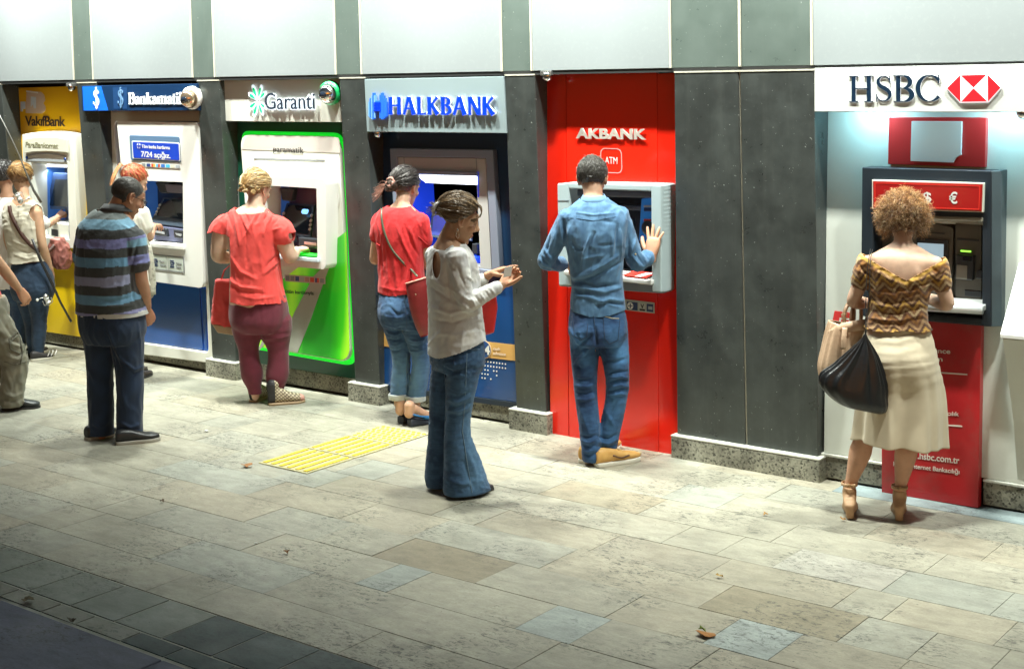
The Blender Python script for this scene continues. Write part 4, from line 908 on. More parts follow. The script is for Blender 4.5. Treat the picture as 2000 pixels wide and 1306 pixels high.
tri = [((1849.5, 172.5), (1875, 147), (1875.5, 199.5), R1), ((1876.2, 147.5), (1926.5, 146), (1901, 171.3), R1), ((1929.2, 146.5), (1954, 171.5), (1929.6, 198.5), R1), ((1877, 199.3), (1901, 173.3), (1928, 198.4), R1),
       ((1876, 148), (1900, 172.3), (1876.3, 198.5), W1), ((1928.2, 147), (1928.8, 197.8), (1902, 172.3), W1)]
for a, b, c_, m_ in tri: slab('emblem_piece', [a, b, c_], Yx, .006, m_, s_, 0)
smallcam(1996, 226, .06, 'small dome camera at the right end of the pale grey sign')
# cool LED downlights hidden behind the pale grey sign, washing the white bay
for x in (2.28, 3.02):
    t = thing('recess_light', 'cool white LED downlight in the soffit of the white bay, %s of the red board' % ('left' if x < 2.6 else 'right'), 'downlight', (x, .034, 2.182), 'downlights in the white bay')
    v, f = lathe([(.035, 0), (.035, -.006)], (x, .034, 2.188), (0, 0, 1), 16); link('lens', mesh_of('l', v, f), M('cool_lens', (.8, .95, 1), .4, emis=(.7, .95, 1), es=6), t)
    ld = bpy.data.lights.new('recess_lamp', 'AREA'); ld.shape = 'DISK'; ld.size = .07; ld.energy = 4.6; ld.color = (.38, .84, 1.0)
    lo = bpy.data.objects.new('recess_lamp', ld); COL.objects.link(lo); lo.parent = t; lo.location = (0, 0, -.010); lo.rotation_euler = (rad(20), 0, 0)
# lamps inside the booths that have a lit strip
for (px, py, Y, e, sx, c_) in ((106, 328, .19, .8, .25, (.7, .85, 1)), (876, 362, .125, 2.0, .4, (.55, .65, 1.0))):
    ld = bpy.data.lights.new('booth_lamp', 'AREA'); ld.shape = 'RECTANGLE'; ld.size = sx; ld.size_y = .03; ld.energy = e; ld.color = c_
    lo = bpy.data.objects.new('booth_lamp', ld); COL.objects.link(lo); lo.location = at(px, py, Y)+[0, 0, -.02]; lo.rotation_euler = (0, 0, 0)
# ------------------------------------------------------------------ tactile paving
ym = M('yellow_tactile', (.40, .37, .20), .6, var=.15, vs=9, dirt=.5, ds=9, dcol=(.28, .27, .22)); yr = M('yellow_rib', (.66, .50, .03), .55, var=.18, vs=14, dirt=.5, ds=14, dcol=(.33, .31, .22))
tp = thing('tactile_paving', 'yellow ribbed and studded tactile strip on the pavement behind the bell bottomed jeans', 'tactile paving', (-.78, -.95, 0))
X0, X1 = -.985, -.565
segs = [(-1.505, -1.103, 0), (-1.097, -.74, 0), (-.735, -.40, 1)]
for a, b, k in segs:
    bx(X0, X1, a+.003, b-.003, .001, .006, 'tactile_tile', ym, tp, .002)
    if k == 0:
        for i in range(6):
            x = X0+.035+i*.07; bx(x-.014, x+.014, a+.02, b-.02, .0065, .012, 'rib', yr, tp, .003)
    else:
        st = []
        for i in range(9):
            for j in range(7):
                v, f = lathe([(.014, 0), (.011, .005), (.002, .0055)], (X0+.03+i*.045+(.0 if j % 2 else .012), a+.03+j*.045, .0065), (0, 0, 1), 8); st.append((v, f))
        o = tubes('stud', st, yr, tp, True); o['kind'] = 'stuff'

# ------------------------------------------------------------------ dry leaves and litter
def leaf(px, py, r, col, label, cat='leaf', grp='dry leaves on the paving'):
    c = gr(px, py, .004); n = 9; V = [c+[0, 0, .012]]; F = []; a0 = RNG.uniform(0, 6)
    for i in range(n):
        a = a0+2*math.pi*i/n; rr = r*(1.0 if i % 2 == 0 else .62)*RNG.uniform(.8, 1.15); V.append(c+[rr*math.cos(a), rr*.75*math.sin(a), RNG.uniform(.002, .022)])
    for i in range(n): F.append((0, 1+i, 1+(i+1) % n))
    o = link('dry_leaf', mesh_of('leaf', V, F), M('leaf_%d' % px, col, .8, var=.2, vs=60), None, False); tag(o, label, cat, grp); m = o.modifiers.new('t', 'SOLIDIFY'); m.thickness = .0015; return o
leaf(1378, 1240, .050, (.34, .15, .04), 'large curled brown leaf beside the pale grey slab near the bottom edge')
leaf(1372, 1232, .020, (.16, .22, .04), 'small green leaf tucked under the large curled brown leaf')
leaf(482, 911, .040, (.30, .14, .05), 'brown dry leaf at the end of the yellow tactile strip')
leaf(55, 1174, .042, (.13, .10, .05), 'flat olive brown leaf beside the dark kerb at the left')
leaf(140, 1214, .024, (.07, .05, .03), 'small dark leaf on the kerb joint at the lower left')
leaf(1405, 1127, .018, (.45, .30, .10), 'small yellow leaf on the middle of the paving')
leaf(1495, 1006, .014, (.42, .24, .08), 'tiny orange leaf on the paving left of the cream skirt')
leaf(1646, 1016, .016, (.40, .22, .08), 'tiny orange leaf touching the left wedge shoe')
leaf(560, 1080, .018, (.20, .10, .04), 'small rusty leaf on the stained slabs left of the flared jeans')
leaf(317, 980, .016, (.12, .08, .05), 'thin brown leaf scrap on a joint in front of the polo man')
def scrap(px, py, r, col, label):
    V, F = remesh_free(gr(px, py, r*.4), r); o = link('litter', mesh_of('l', V, F), M('scrap_%d' % px, col, .6), None, True); tag(o, label, 'litter', 'litter on the paving')
def remesh_free(c, r):
    V = []; F = []; n, m = 8, 5
    for i in range(m+1):
        a = math.pi*i/m
        for k in range(n): t = 2*math.pi*k/n; V.append(np.array(c)+np.array([math.sin(a)*math.cos(t), math.sin(a)*math.sin(t)*.8, math.cos(a)*.4])*r*RNG.uniform(.7, 1.15))
    for i in range(m):
        for k in range(n): F.append((i*n+k, i*n+(k+1) % n, (i+1)*n+(k+1) % n, (i+1)*n+k))
    return V, F
scrap(403, 841, .017, (.6, .62, .6), 'small white crumpled scrap on the paving right of the polo man')
scrap(500, 1060, .010, (.7, .7, .68), 'tiny white pebble like scrap among the dark stains')
scrap(1246, 884, .028, (.45, .38, .22), 'small yellowish scrap at the foot of the red panel')
scrap(1545, 921, .014, (.5, .5, .45), 'small pale scrap below the granite plinth of the broad dark pillar')
# ================================================================== PEOPLE : tools
def nrm(v): v = np.array(v, float); return v/(np.linalg.norm(v)+1e-12)
_hp = RNG.permutation(256); _hp = np.concatenate([_hp, _hp, _hp]); _hg = RNG.normal(size=(256, 3)); _hg /= np.linalg.norm(_hg, axis=1)[:, None]
def noise3(P):
    P = np.asarray(P, float); I = np.floor(P).astype(int); f = P-I; I &= 255; u = f*f*f*(f*(f*6-15)+10); r = 0
    for dx in (0, 1):
        for dy in (0, 1):
            for dz in (0, 1):
                h = _hp[_hp[_hp[(I[:, 0]+dx) & 255]+((I[:, 1]+dy) & 255)]+((I[:, 2]+dz) & 255)] & 255
                g_ = _hg[h]; d = (g_*(f-[dx, dy, dz])).sum(1)
                r = r + d*(u[:, 0] if dx else 1-u[:, 0])*(u[:, 1] if dy else 1-u[:, 1])*(u[:, 2] if dz else 1-u[:, 2])
    return r*1.6
def ridge(P): return (1-2*np.abs(noise3(P)))                       # sharp crests, broad troughs
def cr_spline(P, n):
    """Catmull-Rom through rows of P, n samples per span"""
    P = np.asarray(P, float); Q = np.vstack([2*P[0]-P[1], P, 2*P[-1]-P[-2]]); out = []
    for i in range(len(P)-1):
        a, b, c, d = Q[i:i+4]
        for k in range(n):
            t = k/n; out.append(.5*((2*b)+(-a+c)*t+(2*a-5*b+4*c-d)*t*t+(-a+3*b-3*c+d)*t**3))
    out.append(P[-1]); return np.array(out)
def limb(pts, rad_, n=14, sub=5, flat=None, cap=True):
    """tapering limb; rounded ends"""
    A = np.hstack([np.array(pts, float), np.array(rad_, float)[:, None]]); S = cr_spline(A, sub); P = S[:, :3]; R = np.maximum(S[:, 3], .002)
    if cap:
        t0 = nrm(P[0]-P[1]); t1 = nrm(P[-1]-P[-2])
        P = np.vstack([P[0]+t0*R[0]*.75, P[0]+t0*R[0]*.45, P, P[-1]+t1*R[-1]*.45, P[-1]+t1*R[-1]*.75]); R = np.concatenate([[R[0]*.35, R[0]*.8], R, [R[-1]*.8, R[-1]*.35]])
    V, F = tube(P, R, n); return V, F
def loftE(st, n=24, sub=4, ex=2.3):
    """st rows: center(3), right axis(3)*hw, front axis(3)*hd -> super-elliptic loft"""
    S = cr_spline(np.array([np.concatenate([c, a, b]) for c, a, b in st], float), sub); V = []; F = []
    for row in S:
        c, a, b = row[:3], row[3:6], row[6:9]
        for k in range(n):
            t = 2*math.pi*k/n; cc, ss = math.cos(t), math.sin(t)
            V.append(c+a*math.copysign(abs(cc)**(2/ex), cc)+b*math.copysign(abs(ss)**(2/ex), ss))
    N = len(S)
    for i in range(N-1):
        for k in range(n): F.append((i*n+k, i*n+(k+1) % n, (i+1)*n+(k+1) % n, (i+1)*n+k))
    F += [tuple(range(n-1, -1, -1)), tuple(range((N-1)*n, N*n))]
    return V, F
def ell(c, r, Rm=None, n=12, m=8):
    """ellipsoid; Rm = 3x3 with the axes as columns"""
    Rm = np.eye(3) if Rm is None else Rm; V = []; F = []
    for i in range(1, m):
        a = math.pi*i/m
        for k in range(n):
            t = 2*math.pi*k/n; V.append(np.array(c)+Rm@(np.array(r)*[math.sin(a)*math.cos(t), math.sin(a)*math.sin(t), math.cos(a)]))
    for i in range(m-2):
        for k in range(n): F.append((i*n+k, (i+1)*n+k, (i+1)*n+(k+1) % n, i*n+(k+1) % n))
    V += [np.array(c)+Rm@(np.array(r)*[0, 0, 1]), np.array(c)-Rm@(np.array(r)*[0, 0, 1])]; a, b = len(V)-2, len(V)-1
    for k in range(n): F += [(a, k, (k+1) % n), (b, (m-2)*n+(k+1) % n, (m-2)*n+k)]
    return V, F
def remesh(parts, vox, smooth=2):
    """one closed surface round all the parts; returns vertices (numpy) and quads"""
    bm = bmesh.new()
    for v, f in parts:
        vs = [bm.verts.new(tuple(map(float, p))) for p in v]; fs = []
        for q in f:
            try: fs.append(bm.faces.new([vs[i] for i in q]))
            except ValueError: pass
        bmesh.ops.recalc_face_normals(bm, faces=fs)
    me = bpy.data.meshes.new('t'); bm.to_mesh(me); bm.free(); o = bpy.data.objects.new('t', me); COL.objects.link(o)
    m = o.modifiers.new('r', 'REMESH'); m.mode = 'VOXEL'; m.voxel_size = vox; m.adaptivity = 0
    dg = bpy.context.evaluated_depsgraph_get(); dg.update(); e = bpy.data.meshes.new_from_object(o.evaluated_get(dg)); bpy.data.objects.remove(o); bpy.data.meshes.remove(me)
    nv = len(e.vertices); V = np.empty(nv*3); e.vertices.foreach_get('co', V); V = V.reshape(-1, 3)
    nl = len(e.loops); L = np.empty(nl, np.int64); e.loops.foreach_get('vertex_index', L); Ft = L.reshape(-1, 4) if nl == 4*len(e.polygons) else None
    if Ft is None: Ft = np.array([list(p.vertices)+([p.vertices[-1]] if len(p.vertices) == 3 else []) for p in e.polygons])
    bpy.data.meshes.remove(e)
    return relax(V, Ft, smooth), Ft
def edges_of(F):
    E = np.vstack([F[:, [0, 1]], F[:, [1, 2]], F[:, [2, 3]], F[:, [3, 0]]]); E.sort(axis=1); return np.unique(E[E[:, 0] != E[:, 1]], axis=0)
def relax(V, F, it, fixed=None):
    E = edges_of(F); n = len(V); deg = np.bincount(E.ravel(), minlength=n)[:, None].clip(1)
    for k in range(it):
        S = np.stack([np.bincount(E[:, 0], V[E[:, 1], i], n)+np.bincount(E[:, 1], V[E[:, 0], i], n) for i in range(3)], 1)/deg
        W = V+(S-V)*.5
        if fixed is not None: W[fixed] = V[fixed]
        V = W
    return V
def vnorm(V, F):
    a = np.cross(V[F[:, 2]]-V[F[:, 0]], V[F[:, 3]]-V[F[:, 1]]); N = np.zeros_like(V)
    for k in range(4):
        for i in range(3): N[:, i] += np.bincount(F[:, k], a[:, i], len(V))
    return N/(np.linalg.norm(N, axis=1)[:, None]+1e-12)
def cut(V, F, f, snap=True):
    """drop the surface where f(P) > 0 and pull the rim onto f = 0"""
    v = f(V); keep = (v[F] <= 0).any(1); F = F[keep]
    if snap:
        out = v > 0; used = np.zeros(len(V), bool); used[F.ravel()] = True; idx = np.where(out & used)[0]
        if len(idx):
            P = V[idx].copy(); h = 1e-3
            for _ in range(3):
                fv = f(P); G = np.stack([(f(P+np.eye(3)[i]*h)-fv)/h for i in range(3)], 1); P = P-G*(fv/((G**2).sum(1)+1e-6))[:, None].clip(-20, 20)
            d = P-V[idx]; l = np.linalg.norm(d, axis=1)[:, None]; V = V.copy(); V[idx] += d*np.minimum(1, .02/(l+1e-9))
    m = -np.ones(len(V), int); u = np.unique(F.ravel()); m[u] = np.arange(len(u)); return V[u], m[F]
def segd(P, A, B):
    A = np.array(A, float); B = np.array(B, float); d = B-A; t = ((P-A)@d/(d@d)).clip(0, 1); return np.linalg.norm(P-(A+t[:, None]*d), axis=1), t
def creases(P, L):
    """L: list of (A, B, width, amp): soft ridges (amp > 0) or grooves along segments"""
    o = np.zeros(len(P))
    for A, B, w_, a in L:
        d, t = segd(P, A, B); o += a*np.exp(-(d/w_)**2)*np.sin(np.pi*(.08+.84*t))**.7
    return o
def bundle(C, ax, side, n, ln, gap, w_, amp, jit=.35, rs=None):
    """n roughly parallel creases stacked along ax at C, each ln long in the direction side"""
    rs = rs or RNG; C, ax, side = np.array(C, float), nrm(ax), nrm(side); out = []
    for i in range(n):
        c = C+ax*(i-(n-1)/2)*gap*(1+rs.uniform(-jit, jit)); d = nrm(side+ax*rs.uniform(-jit, jit)); l = ln*rs.uniform(.6, 1.1)
        out.append((c-d*l/2, c+d*l/2, w_, amp*rs.uniform(.6, 1.2)*(1 if i % 2 else -1)))
    return out
def make(name, V, F, mat, parent, col=None, extra=None):
    me = bpy.data.meshes.new(name); n = len(V); fm = len(F)
    me.vertices.add(n); me.vertices.foreach_set('co', np.asarray(V, float).ravel())
    me.loops.add(fm*4); me.loops.foreach_set('vertex_index', np.asarray(F).ravel().astype(np.int32)); me.polygons.add(fm); me.polygons.foreach_set('loop_start', np.arange(0, fm*4, 4, dtype=np.int32)); me.update(); me.validate()
    if col is not None:
        at_ = me.color_attributes.new('Col', 'FLOAT_COLOR', 'POINT'); C4 = np.ones((len(me.vertices), 4)); C4[:, :3] = np.broadcast_to(col, (n, 3))[:len(me.vertices)]; at_.data.foreach_set('color', C4.ravel())
    return link(name, me, mat, parent, True)
def facing(phi): p = rad(phi); return np.array([math.cos(p), math.sin(p), 0]), np.array([-math.sin(p), math.cos(p), 0])   # right, front
# ---- materials of cloth, skin and hair (colours come with the vertices)
skinm = M('skin', (1, 1, 1), .58, attr='Col', sss=.12, var=.08, vs=26, bump=.22, bs=260, spec=.35, rv=.1)
EAR = lambda Q: .03*np.minimum(np.linalg.norm((Q-[.080, .0, .002])/[.032, .030, .038], axis=1), np.linalg.norm((Q-[-.080, .0, .002])/[.032, .030, .038], axis=1))-.03
def clothm(nm, rough=.85, bump=.35, bs=420, sheen=.15, wr=.55, ws=9, **k):
    """woven cloth: fine weave bump over a second bump of small sharp creases"""
    m = M(nm, (1, 1, 1), rough, attr='Col', bump=bump, bs=bs, sheen=sheen, **k)
    if wr:
        N, L, b = nodes(m); pos = N.new('ShaderNodeNewGeometry').outputs['Position']; mp = N.new('ShaderNodeMapping'); mp.inputs['Scale'].default_value = (1, 1, .6); L.new(pos, mp.inputs[0])
        n = N.new('ShaderNodeTexNoise'); n.noise_type = 'RIDGED_MULTIFRACTAL'; n.inputs['Scale'].default_value = ws; n.inputs['Detail'].default_value = 3; n.inputs['Distortion'].default_value = .5; L.new(mp.outputs[0], n.inputs['Vector'])
        bp = N.new('ShaderNodeBump'); bp.inputs['Strength'].default_value = wr; bp.inputs['Distance'].default_value = .012; L.new(n.outputs['Fac'], bp.inputs['Height'])
        old = b.inputs['Normal'].links[0].from_node; L.new(bp.outputs[0], old.inputs['Normal'])
    return m
cotton = clothm('cotton'); denim = clothm('denim', .9, .5, 600, .1, .6, 12)
leatherm = clothm('leather', .38, .3, 160, 0, 0); soft = clothm('soft_leather', .6, .4, 120, 0, 0); smooth_cloth = clothm('smooth_cloth', .8, .25, 500, .2, .18, 7)
hairm = M('hair', (1, 1, 1), .42, attr='Col', spec=.6)
def arr(c): return np.array(c, float)
def mixc(a, b, t): t = np.clip(t, 0, 1)[:, None]; return arr(a)*(1-t)+arr(b)*t
# ---- hand
def hand(W, d, n, side, L=.175, curl=(.25, .3, .35, .4), spread=.10, thumb=(.9, .35), fat=1.0):
    """W wrist, d towards the fingers, n out of the palm, side +1 right hand"""
    d = nrm(d); n = nrm(np.array(n)-d*(np.array(n)@d)); s = np.cross(d, n)*side; k = L/.175; W = np.array(W, float); parts = []
    st = []
    for t, hw, hd in ((-.03, .025, .020), (.0, .026, .019), (.03, .034, .017), (.06, .039, .0155), (.085, .038, .013), (.095, .034, .010)):
        st.append((W+d*t*k, s*hw*k*fat, n*hd*k*fat))
    parts.append(loftE(st, 14, 3, 2.5))
    parts.append(ell(W+(d*.035+s*.022+n*.010)*k, np.array([.018, .028, .013])*k*fat, np.stack([s, d, n], 1)))
    for i, (off, ln, r) in enumerate(((.029, .070, .0088), (.0098, .078, .0090), (-.0098, .073, .0086), (-.028, .056, .0078))):
        b = W+(d*(.086-abs(off-.005)*.22)+s*off)*k; a = curl[i] if hasattr(curl, '__len__') else curl
        dd = nrm(d+s*spread*(off/.029)*1.2); P = [b-dd*.012*k, b]; ang = 0
        for j, fr in enumerate((.44, .31, .25)):
            ang += a*(.75 if j == 0 else 1.0); q = nrm(dd*math.cos(ang)+n*math.sin(ang)); P.append(P[-1]+q*ln*fr*k)
        parts.append(limb(P, np.array([r, r*1.03, r*.97, r*.9, r*.74])*k*fat, 8, 3))
    td = nrm(s*thumb[0]+d*.75+n*thumb[1]); b = W+(d*.018+s*.022+n*.004)*k; q2 = nrm(td*.85+d*.5+n*.1); q3 = nrm(td*.6+d*.7+n*.2)
    parts.append(limb([b, b+td*.040*k, b+(td*.040+q2*.032)*k, b+(td*.040+q2*.032+q3*.026)*k], np.array([.014, .0125, .0108, .0085])*k*fat, 8, 3))
    V, F = remesh(parts, .0034*k, 1); return V, F
# ---- head
def head(c, fwd, up, k=1.0, jaw=1.0, nose=1.0, fem=False):
    """returns V, F and the head frame; k = 1 for a head 0.235 m high"""
    fwd = nrm(fwd); up = nrm(np.array(up)-fwd*(np.array(up)@fwd)); rt = np.cross(fwd, up); Rm = np.stack([rt, fwd, up], 1)
    T = lambda p: np.array(c)+Rm@(np.array(p, float)*k)
    E = lambda p, r, R2=None: ell(T(p), np.array(r)*k, Rm if R2 is None else R2, 16, 12)
    parts = [E((0, -.016, .037), (.0745, .094, .083))]
    st = [(T((0, yc, z)), Rm[:, 0]*hw*k*(jaw if z < -.04 else 1), Rm[:, 1]*hd*k) for z, hw, yc, hd in ((.065, .060, .010, .078), (.035, .068, .010, .084), (.0, .066, .012, .082), (-.03, .062, .016, .076), (-.06, .055, .022, .068), (-.085, .045, .032, .055), (-.105, .032, .045, .038), (-.114, .018, .055, .022))]
    parts.append(loftE(st, 20, 3, 2.2))
    parts.append(loftE([(T((0, .086, .030)), Rm[:, 0]*.008*k, Rm[:, 1]*.010*k), (T((0, .096, .008)), Rm[:, 0]*.009*k, Rm[:, 1]*.013*k), (T((0, .104*1.0+.004*nose, -.014)), Rm[:, 0]*.012*k, Rm[:, 1]*.017*k*nose), (T((0, .098, -.027)), Rm[:, 0]*.013*k, Rm[:, 1]*.012*k)], 12, 4, 2))
    for s in (-1, 1):
        parts += [E((s*.011, .094, -.025), (.0085, .011, .008)), E((s*.036, .062, -.018), (.026, .026, .024)), E((s*.030, .080, .031), (.024, .012, .008))]
        # ear : rim, lobe
        parts += [tube([T(p) for p in ((s*.068, .018, -.022), (s*.076, .006, -.030), (s*.083, -.008, -.018), (s*.088, -.016, .004), (s*.086, -.014, .024), (s*.078, .0, .032), (s*.070, .012, .022))], [.006*k, .0075*k, .006*k, .0055*k, .0055*k, .0055*k, .005*k], 8), E((s*.072, -.002, .0), (.006, .016, .024))]
    parts += [E((0, .092, -.051), (.021, .009, .0055)), E((0, .090, -.061), (.018, .010, .0065)), E((0, .072, -.098), (.020, .020, .016))]
    V, F = remesh(parts, .0043*k, 2); Ql = (V-np.array(c))@Rm/k; N = vnorm(V, F)
    for s in (-1, 1):
        d = np.linalg.norm((Ql-[s*.031, .086, .012])/[.017, .02, .011], axis=1); V = V-N*(.0075*k*np.exp(-d**2))[:, None]
        d = np.linalg.norm((Ql-[s*.082, .002, .002])/[.010, .009, .014], axis=1); V = V-N*(.006*k*np.exp(-d**2))[:, None]
    d = np.linalg.norm((Ql-[0, .102, -.056])/[.022, .02, .0022], axis=1); V = V-N*(.003*k*np.exp(-d**2))[:, None]
    return V, F, Ql, Rm, T
def skin_cols(n, base): return np.tile(arr(base), (n, 1))
def head_cols(Q, base, lip, brow, hairline=None, hairc=None):
    C = skin_cols(len(Q), base)
    def blend(m, c): 
        nonlocal C; C = C*(1-m[:, None])+arr(c)*m[:, None]
    for s in (-1, 1):
        blend(.5*np.exp(-((Q-[s*.04, .08, -.02])**2/[.02**2, .04**2, .018**2]).sum(1)), arr(base)*[1.1, .82, .78])
        blend(.35*np.exp(-((Q-[s*.085, 0, 0])**2/[.02**2, .04**2, .04**2]).sum(1)), arr(base)*[1.05, .7, .65])
        blend(.55*np.exp(-(np.linalg.norm((Q-[s*.031, .090, .029])/[.017, .03, .0035], axis=1))**4), brow)
        blend(.5*np.exp(-(np.linalg.norm((Q-[s*.031, .088, .0105])/[.014, .03, .0030], axis=1))**4), (.05, .03, .02))
    blend(.75*np.exp(-(np.linalg.norm((Q-[0, .1, -.056])/[.023, .03, .010], axis=1))**4), lip)
    if hairline is not None: blend(np.clip(hairline(Q), 0, 1), hairc)
    return C
# ---- hair : every lock is a thin tapered tube
def locks(name, L, parent, cols, r=.0016, sides=3, cap=None, taper=True):
    Vs = []; Fs = []; Cs = []; o = 0
    for i, P in enumerate(L):
        P = np.array(P); N = len(P); T = np.gradient(P, axis=0); T /= np.linalg.norm(T, axis=1)[:, None]+1e-9
        u = np.cross(T, nrm(RNG.normal(size=3))); u /= np.linalg.norm(u, axis=1)[:, None]+1e-9; q = np.cross(T, u)
        rr = (r[i] if hasattr(r, '__len__') else r)*(np.linspace(1, .35, N)**.8 if taper else np.ones(N))
        a = 2*np.pi*np.arange(sides)/sides
        R_ = P[:, None]+rr[:, None, None]*(np.cos(a)[None, :, None]*u[:, None]+np.sin(a)[None, :, None]*q[:, None]); Vs.append(R_.reshape(-1, 3))
        i0 = np.arange(N-1)[:, None]*sides+np.arange(sides)[None]; i1 = np.arange(N-1)[:, None]*sides+(np.arange(sides)+1)[None] % sides
        Fs.append(np.stack([i0, i1, i1+sides, i0+sides], -1).reshape(-1, 4)+o); o += N*sides
        c = arr(cols[i % len(cols)]); Cs.append(np.tile(c, (N*sides, 1))*np.repeat(np.linspace(.8, 1.15, N), sides)[:, None])
    if cap is not None: V, F, C = cap; Vs.append(V); Fs.append(F+o); Cs.append(C)
    return make(name, np.vstack(Vs), np.vstack(Fs), hairm, parent, np.vstack(Cs))
def scalp(T, Rm, u, v, out=.004, k=1.0, c=(0, -.016, .037), r=(.0745, .094, .083)):
    """point on the skull: u = angle round (0 front, 90 right), v = angle down from the crown"""
    a, b = np.radians(u), np.radians(v); d = np.array([np.sin(b)*np.sin(a), np.sin(b)*np.cos(a), np.cos(b)]); p = np.array(c)+d*(np.array(r)+out); return T(p), Rm@d
def haircap(T, Rm, k, keep, out=.008, amp=.003, sc=90, colr=(.03, .02, .015), r=(.0745, .094, .083), c=(0, -.016, .037), extra=()):
    parts = [ell(T(c), (np.array(r)+out)*k, Rm, 32, 24)]+list(extra)
    V, F = remesh(parts, .0045*k, 1); c0 = T((0, 0, 0)); Q = (V-c0)@Rm/k
    V, F = cut(V, F, lambda P: keep((P-c0)@Rm/k)); N = vnorm(V, F); Q = (V-c0)@Rm/k
    nz = noise3(Q*sc)+.6*noise3(Q*sc*2.3); V = V+N*(amp*nz*k)[:, None]
    return V, F, np.tile(arr(colr), (len(V), 1))*(1+.35*nz)[:, None].clip(.4, 1.6)
def shoe(heel, toe, w_=.042, h=.075, sole=.022, L_up=None, ankle=None, heelh=0.0):
    """upper (closed loft) and sole; heel and toe are points on the ground"""
    heel, toe = np.array(heel, float), np.array(toe, float); d = nrm((toe-heel)*[1, 1, 0]); s = np.cross(d, (0, 0, 1)); L = np.linalg.norm((toe-heel)[:2]); up = np.array([0, 0, 1.0])
    prof = ((0.0, .55, .80), (.06, .74, 1.0), (.18, .80, 1.05), (.34, .82, .98), (.48, .90, .80), (.62, 1.0, .62), (.78, 1.0, .50), (.90, .80, .42), (.97, .5, .30))
    st = [(heel+d*L*t+up*(sole*.8+h*hh*.5), s*w_*ww, up*h*hh*.5) for t, ww, hh in prof]; A = loftE(st, 18, 3, 2.6)
    ol = [heel+d*L*t+s*w_*1.06*ww for t, ww, _ in prof]+[heel+d*L*1.0]+[heel+d*L*t-s*w_*1.06*ww for t, ww, _ in prof[::-1]]
    ol = rnd(ol, .01, 2); n = len(ol); V = [p for p in ol]+[p+up*sole for p in ol]; F = [tuple(range(n)), tuple(range(2*n-1, n-1, -1))]+[(i, (i+1) % n, (i+1) % n+n, i+n) for i in range(n)]
    return A, (V, F)
# ================================================================== PEOPLE
def torso_parts(st, phi, grow=0.0, ex=2.35, C=None):
    """st rows: (px, py, d, hw, hd[, phi]); returns a loft through them"""
    P = [dep(r[0], r[1], C, r[2]) for r in st]; T = np.gradient(np.array(P), axis=0); rows_ = []
    for i, r in enumerate(st):
        R_, Fd = facing(r[5] if len(r) > 5 else phi); t = nrm(T[i]); R_ = nrm(R_-t*(R_@t)*.8); f = nrm(np.cross(R_, t)); f = f if f@Fd > 0 else -f
        rows_.append((P[i], R_*(r[3]+grow), f*(r[4]+grow)))
    return loftE(rows_, 28, 4, ex)
def J(C, t): return dep(t[0], t[1], C, t[2])
def person_root(label, C): return thing('person', label, 'person', (C[0], C[1], 0))
VK = [1.0]
def body(root, parts, vox, headd, hands_, base, colf=None, hcol=None):
    """one continuous skin: trunk and limbs, head and hands welded into one mesh"""
    V, F = remesh(parts, vox*1.35*VK[0], 2); C = skin_cols(len(V), base)
    if colf: C = colf(V, C)
    Vs, Fs, Cs, o = [V], [F], [C], len(V)
    if headd:
        HV, HF, HC = headd; Vs.append(HV); Fs.append(HF+o); Cs.append(HC); o += len(HV)
    for hv, hf in hands_:
        c = skin_cols(len(hv), arr(base)*[1.05, .92, .88]); Vs.append(hv); Fs.append(hf+o); Cs.append(c); o += len(hv)
    return make('body', np.vstack(Vs), np.vstack(Fs), skinm, root, np.vstack(Cs))
def bvh(V, F): return BVHTree.FromPolygons([tuple(p) for p in V], [tuple(q) for q in F.tolist()])
def hit(tree, x, y, back=0.0, out=0.0):
    """point of a surface seen at pixel (x, y), lifted off it by out"""
    d = Vector(nrm(ray(x, y))); o = Vector(CAM); p, n, i, t = tree.ray_cast(o, d)
    if p is None: return None
    n = n if n.dot(d) < 0 else -n
    return np.array(p)+np.array(n)*out
def drawn(tree, px, w_, a, sub=4):
    """crease along a line drawn in pixels on the surface"""
    P = []
    for i in range(len(px)-1):
        for k in range(sub): P.append(hit(tree, px[i][0]+(px[i+1][0]-px[i][0])*k/sub, px[i][1]+(px[i+1][1]-px[i][1])*k/sub))
    P.append(hit(tree, *px[-1])); P = [p for p in P if p is not None]
    return P, w_, a
def crease_path(V, P, w_, a):
    if len(P) < 2: return 0
    c = np.mean(P, 0); R_ = max(np.linalg.norm(p-c) for p in P)+w_*3; idx = np.where(np.linalg.norm(V-c, axis=1) < R_)[0]
    if not len(idx): return 0
    best = np.full(len(idx), 9.0); tt = np.zeros(len(idx)); n = len(P)-1
    for i in range(n):
        d, t = segd(V[idx], P[i], P[i+1]); m = d < best; best[m] = d[m]; tt[m] = (i+t[m])/n
    o = np.zeros(len(V)); o[idx] = a*np.exp(-(best/w_)**2)*np.sin(np.pi*(.06+.88*tt))**.6; return o
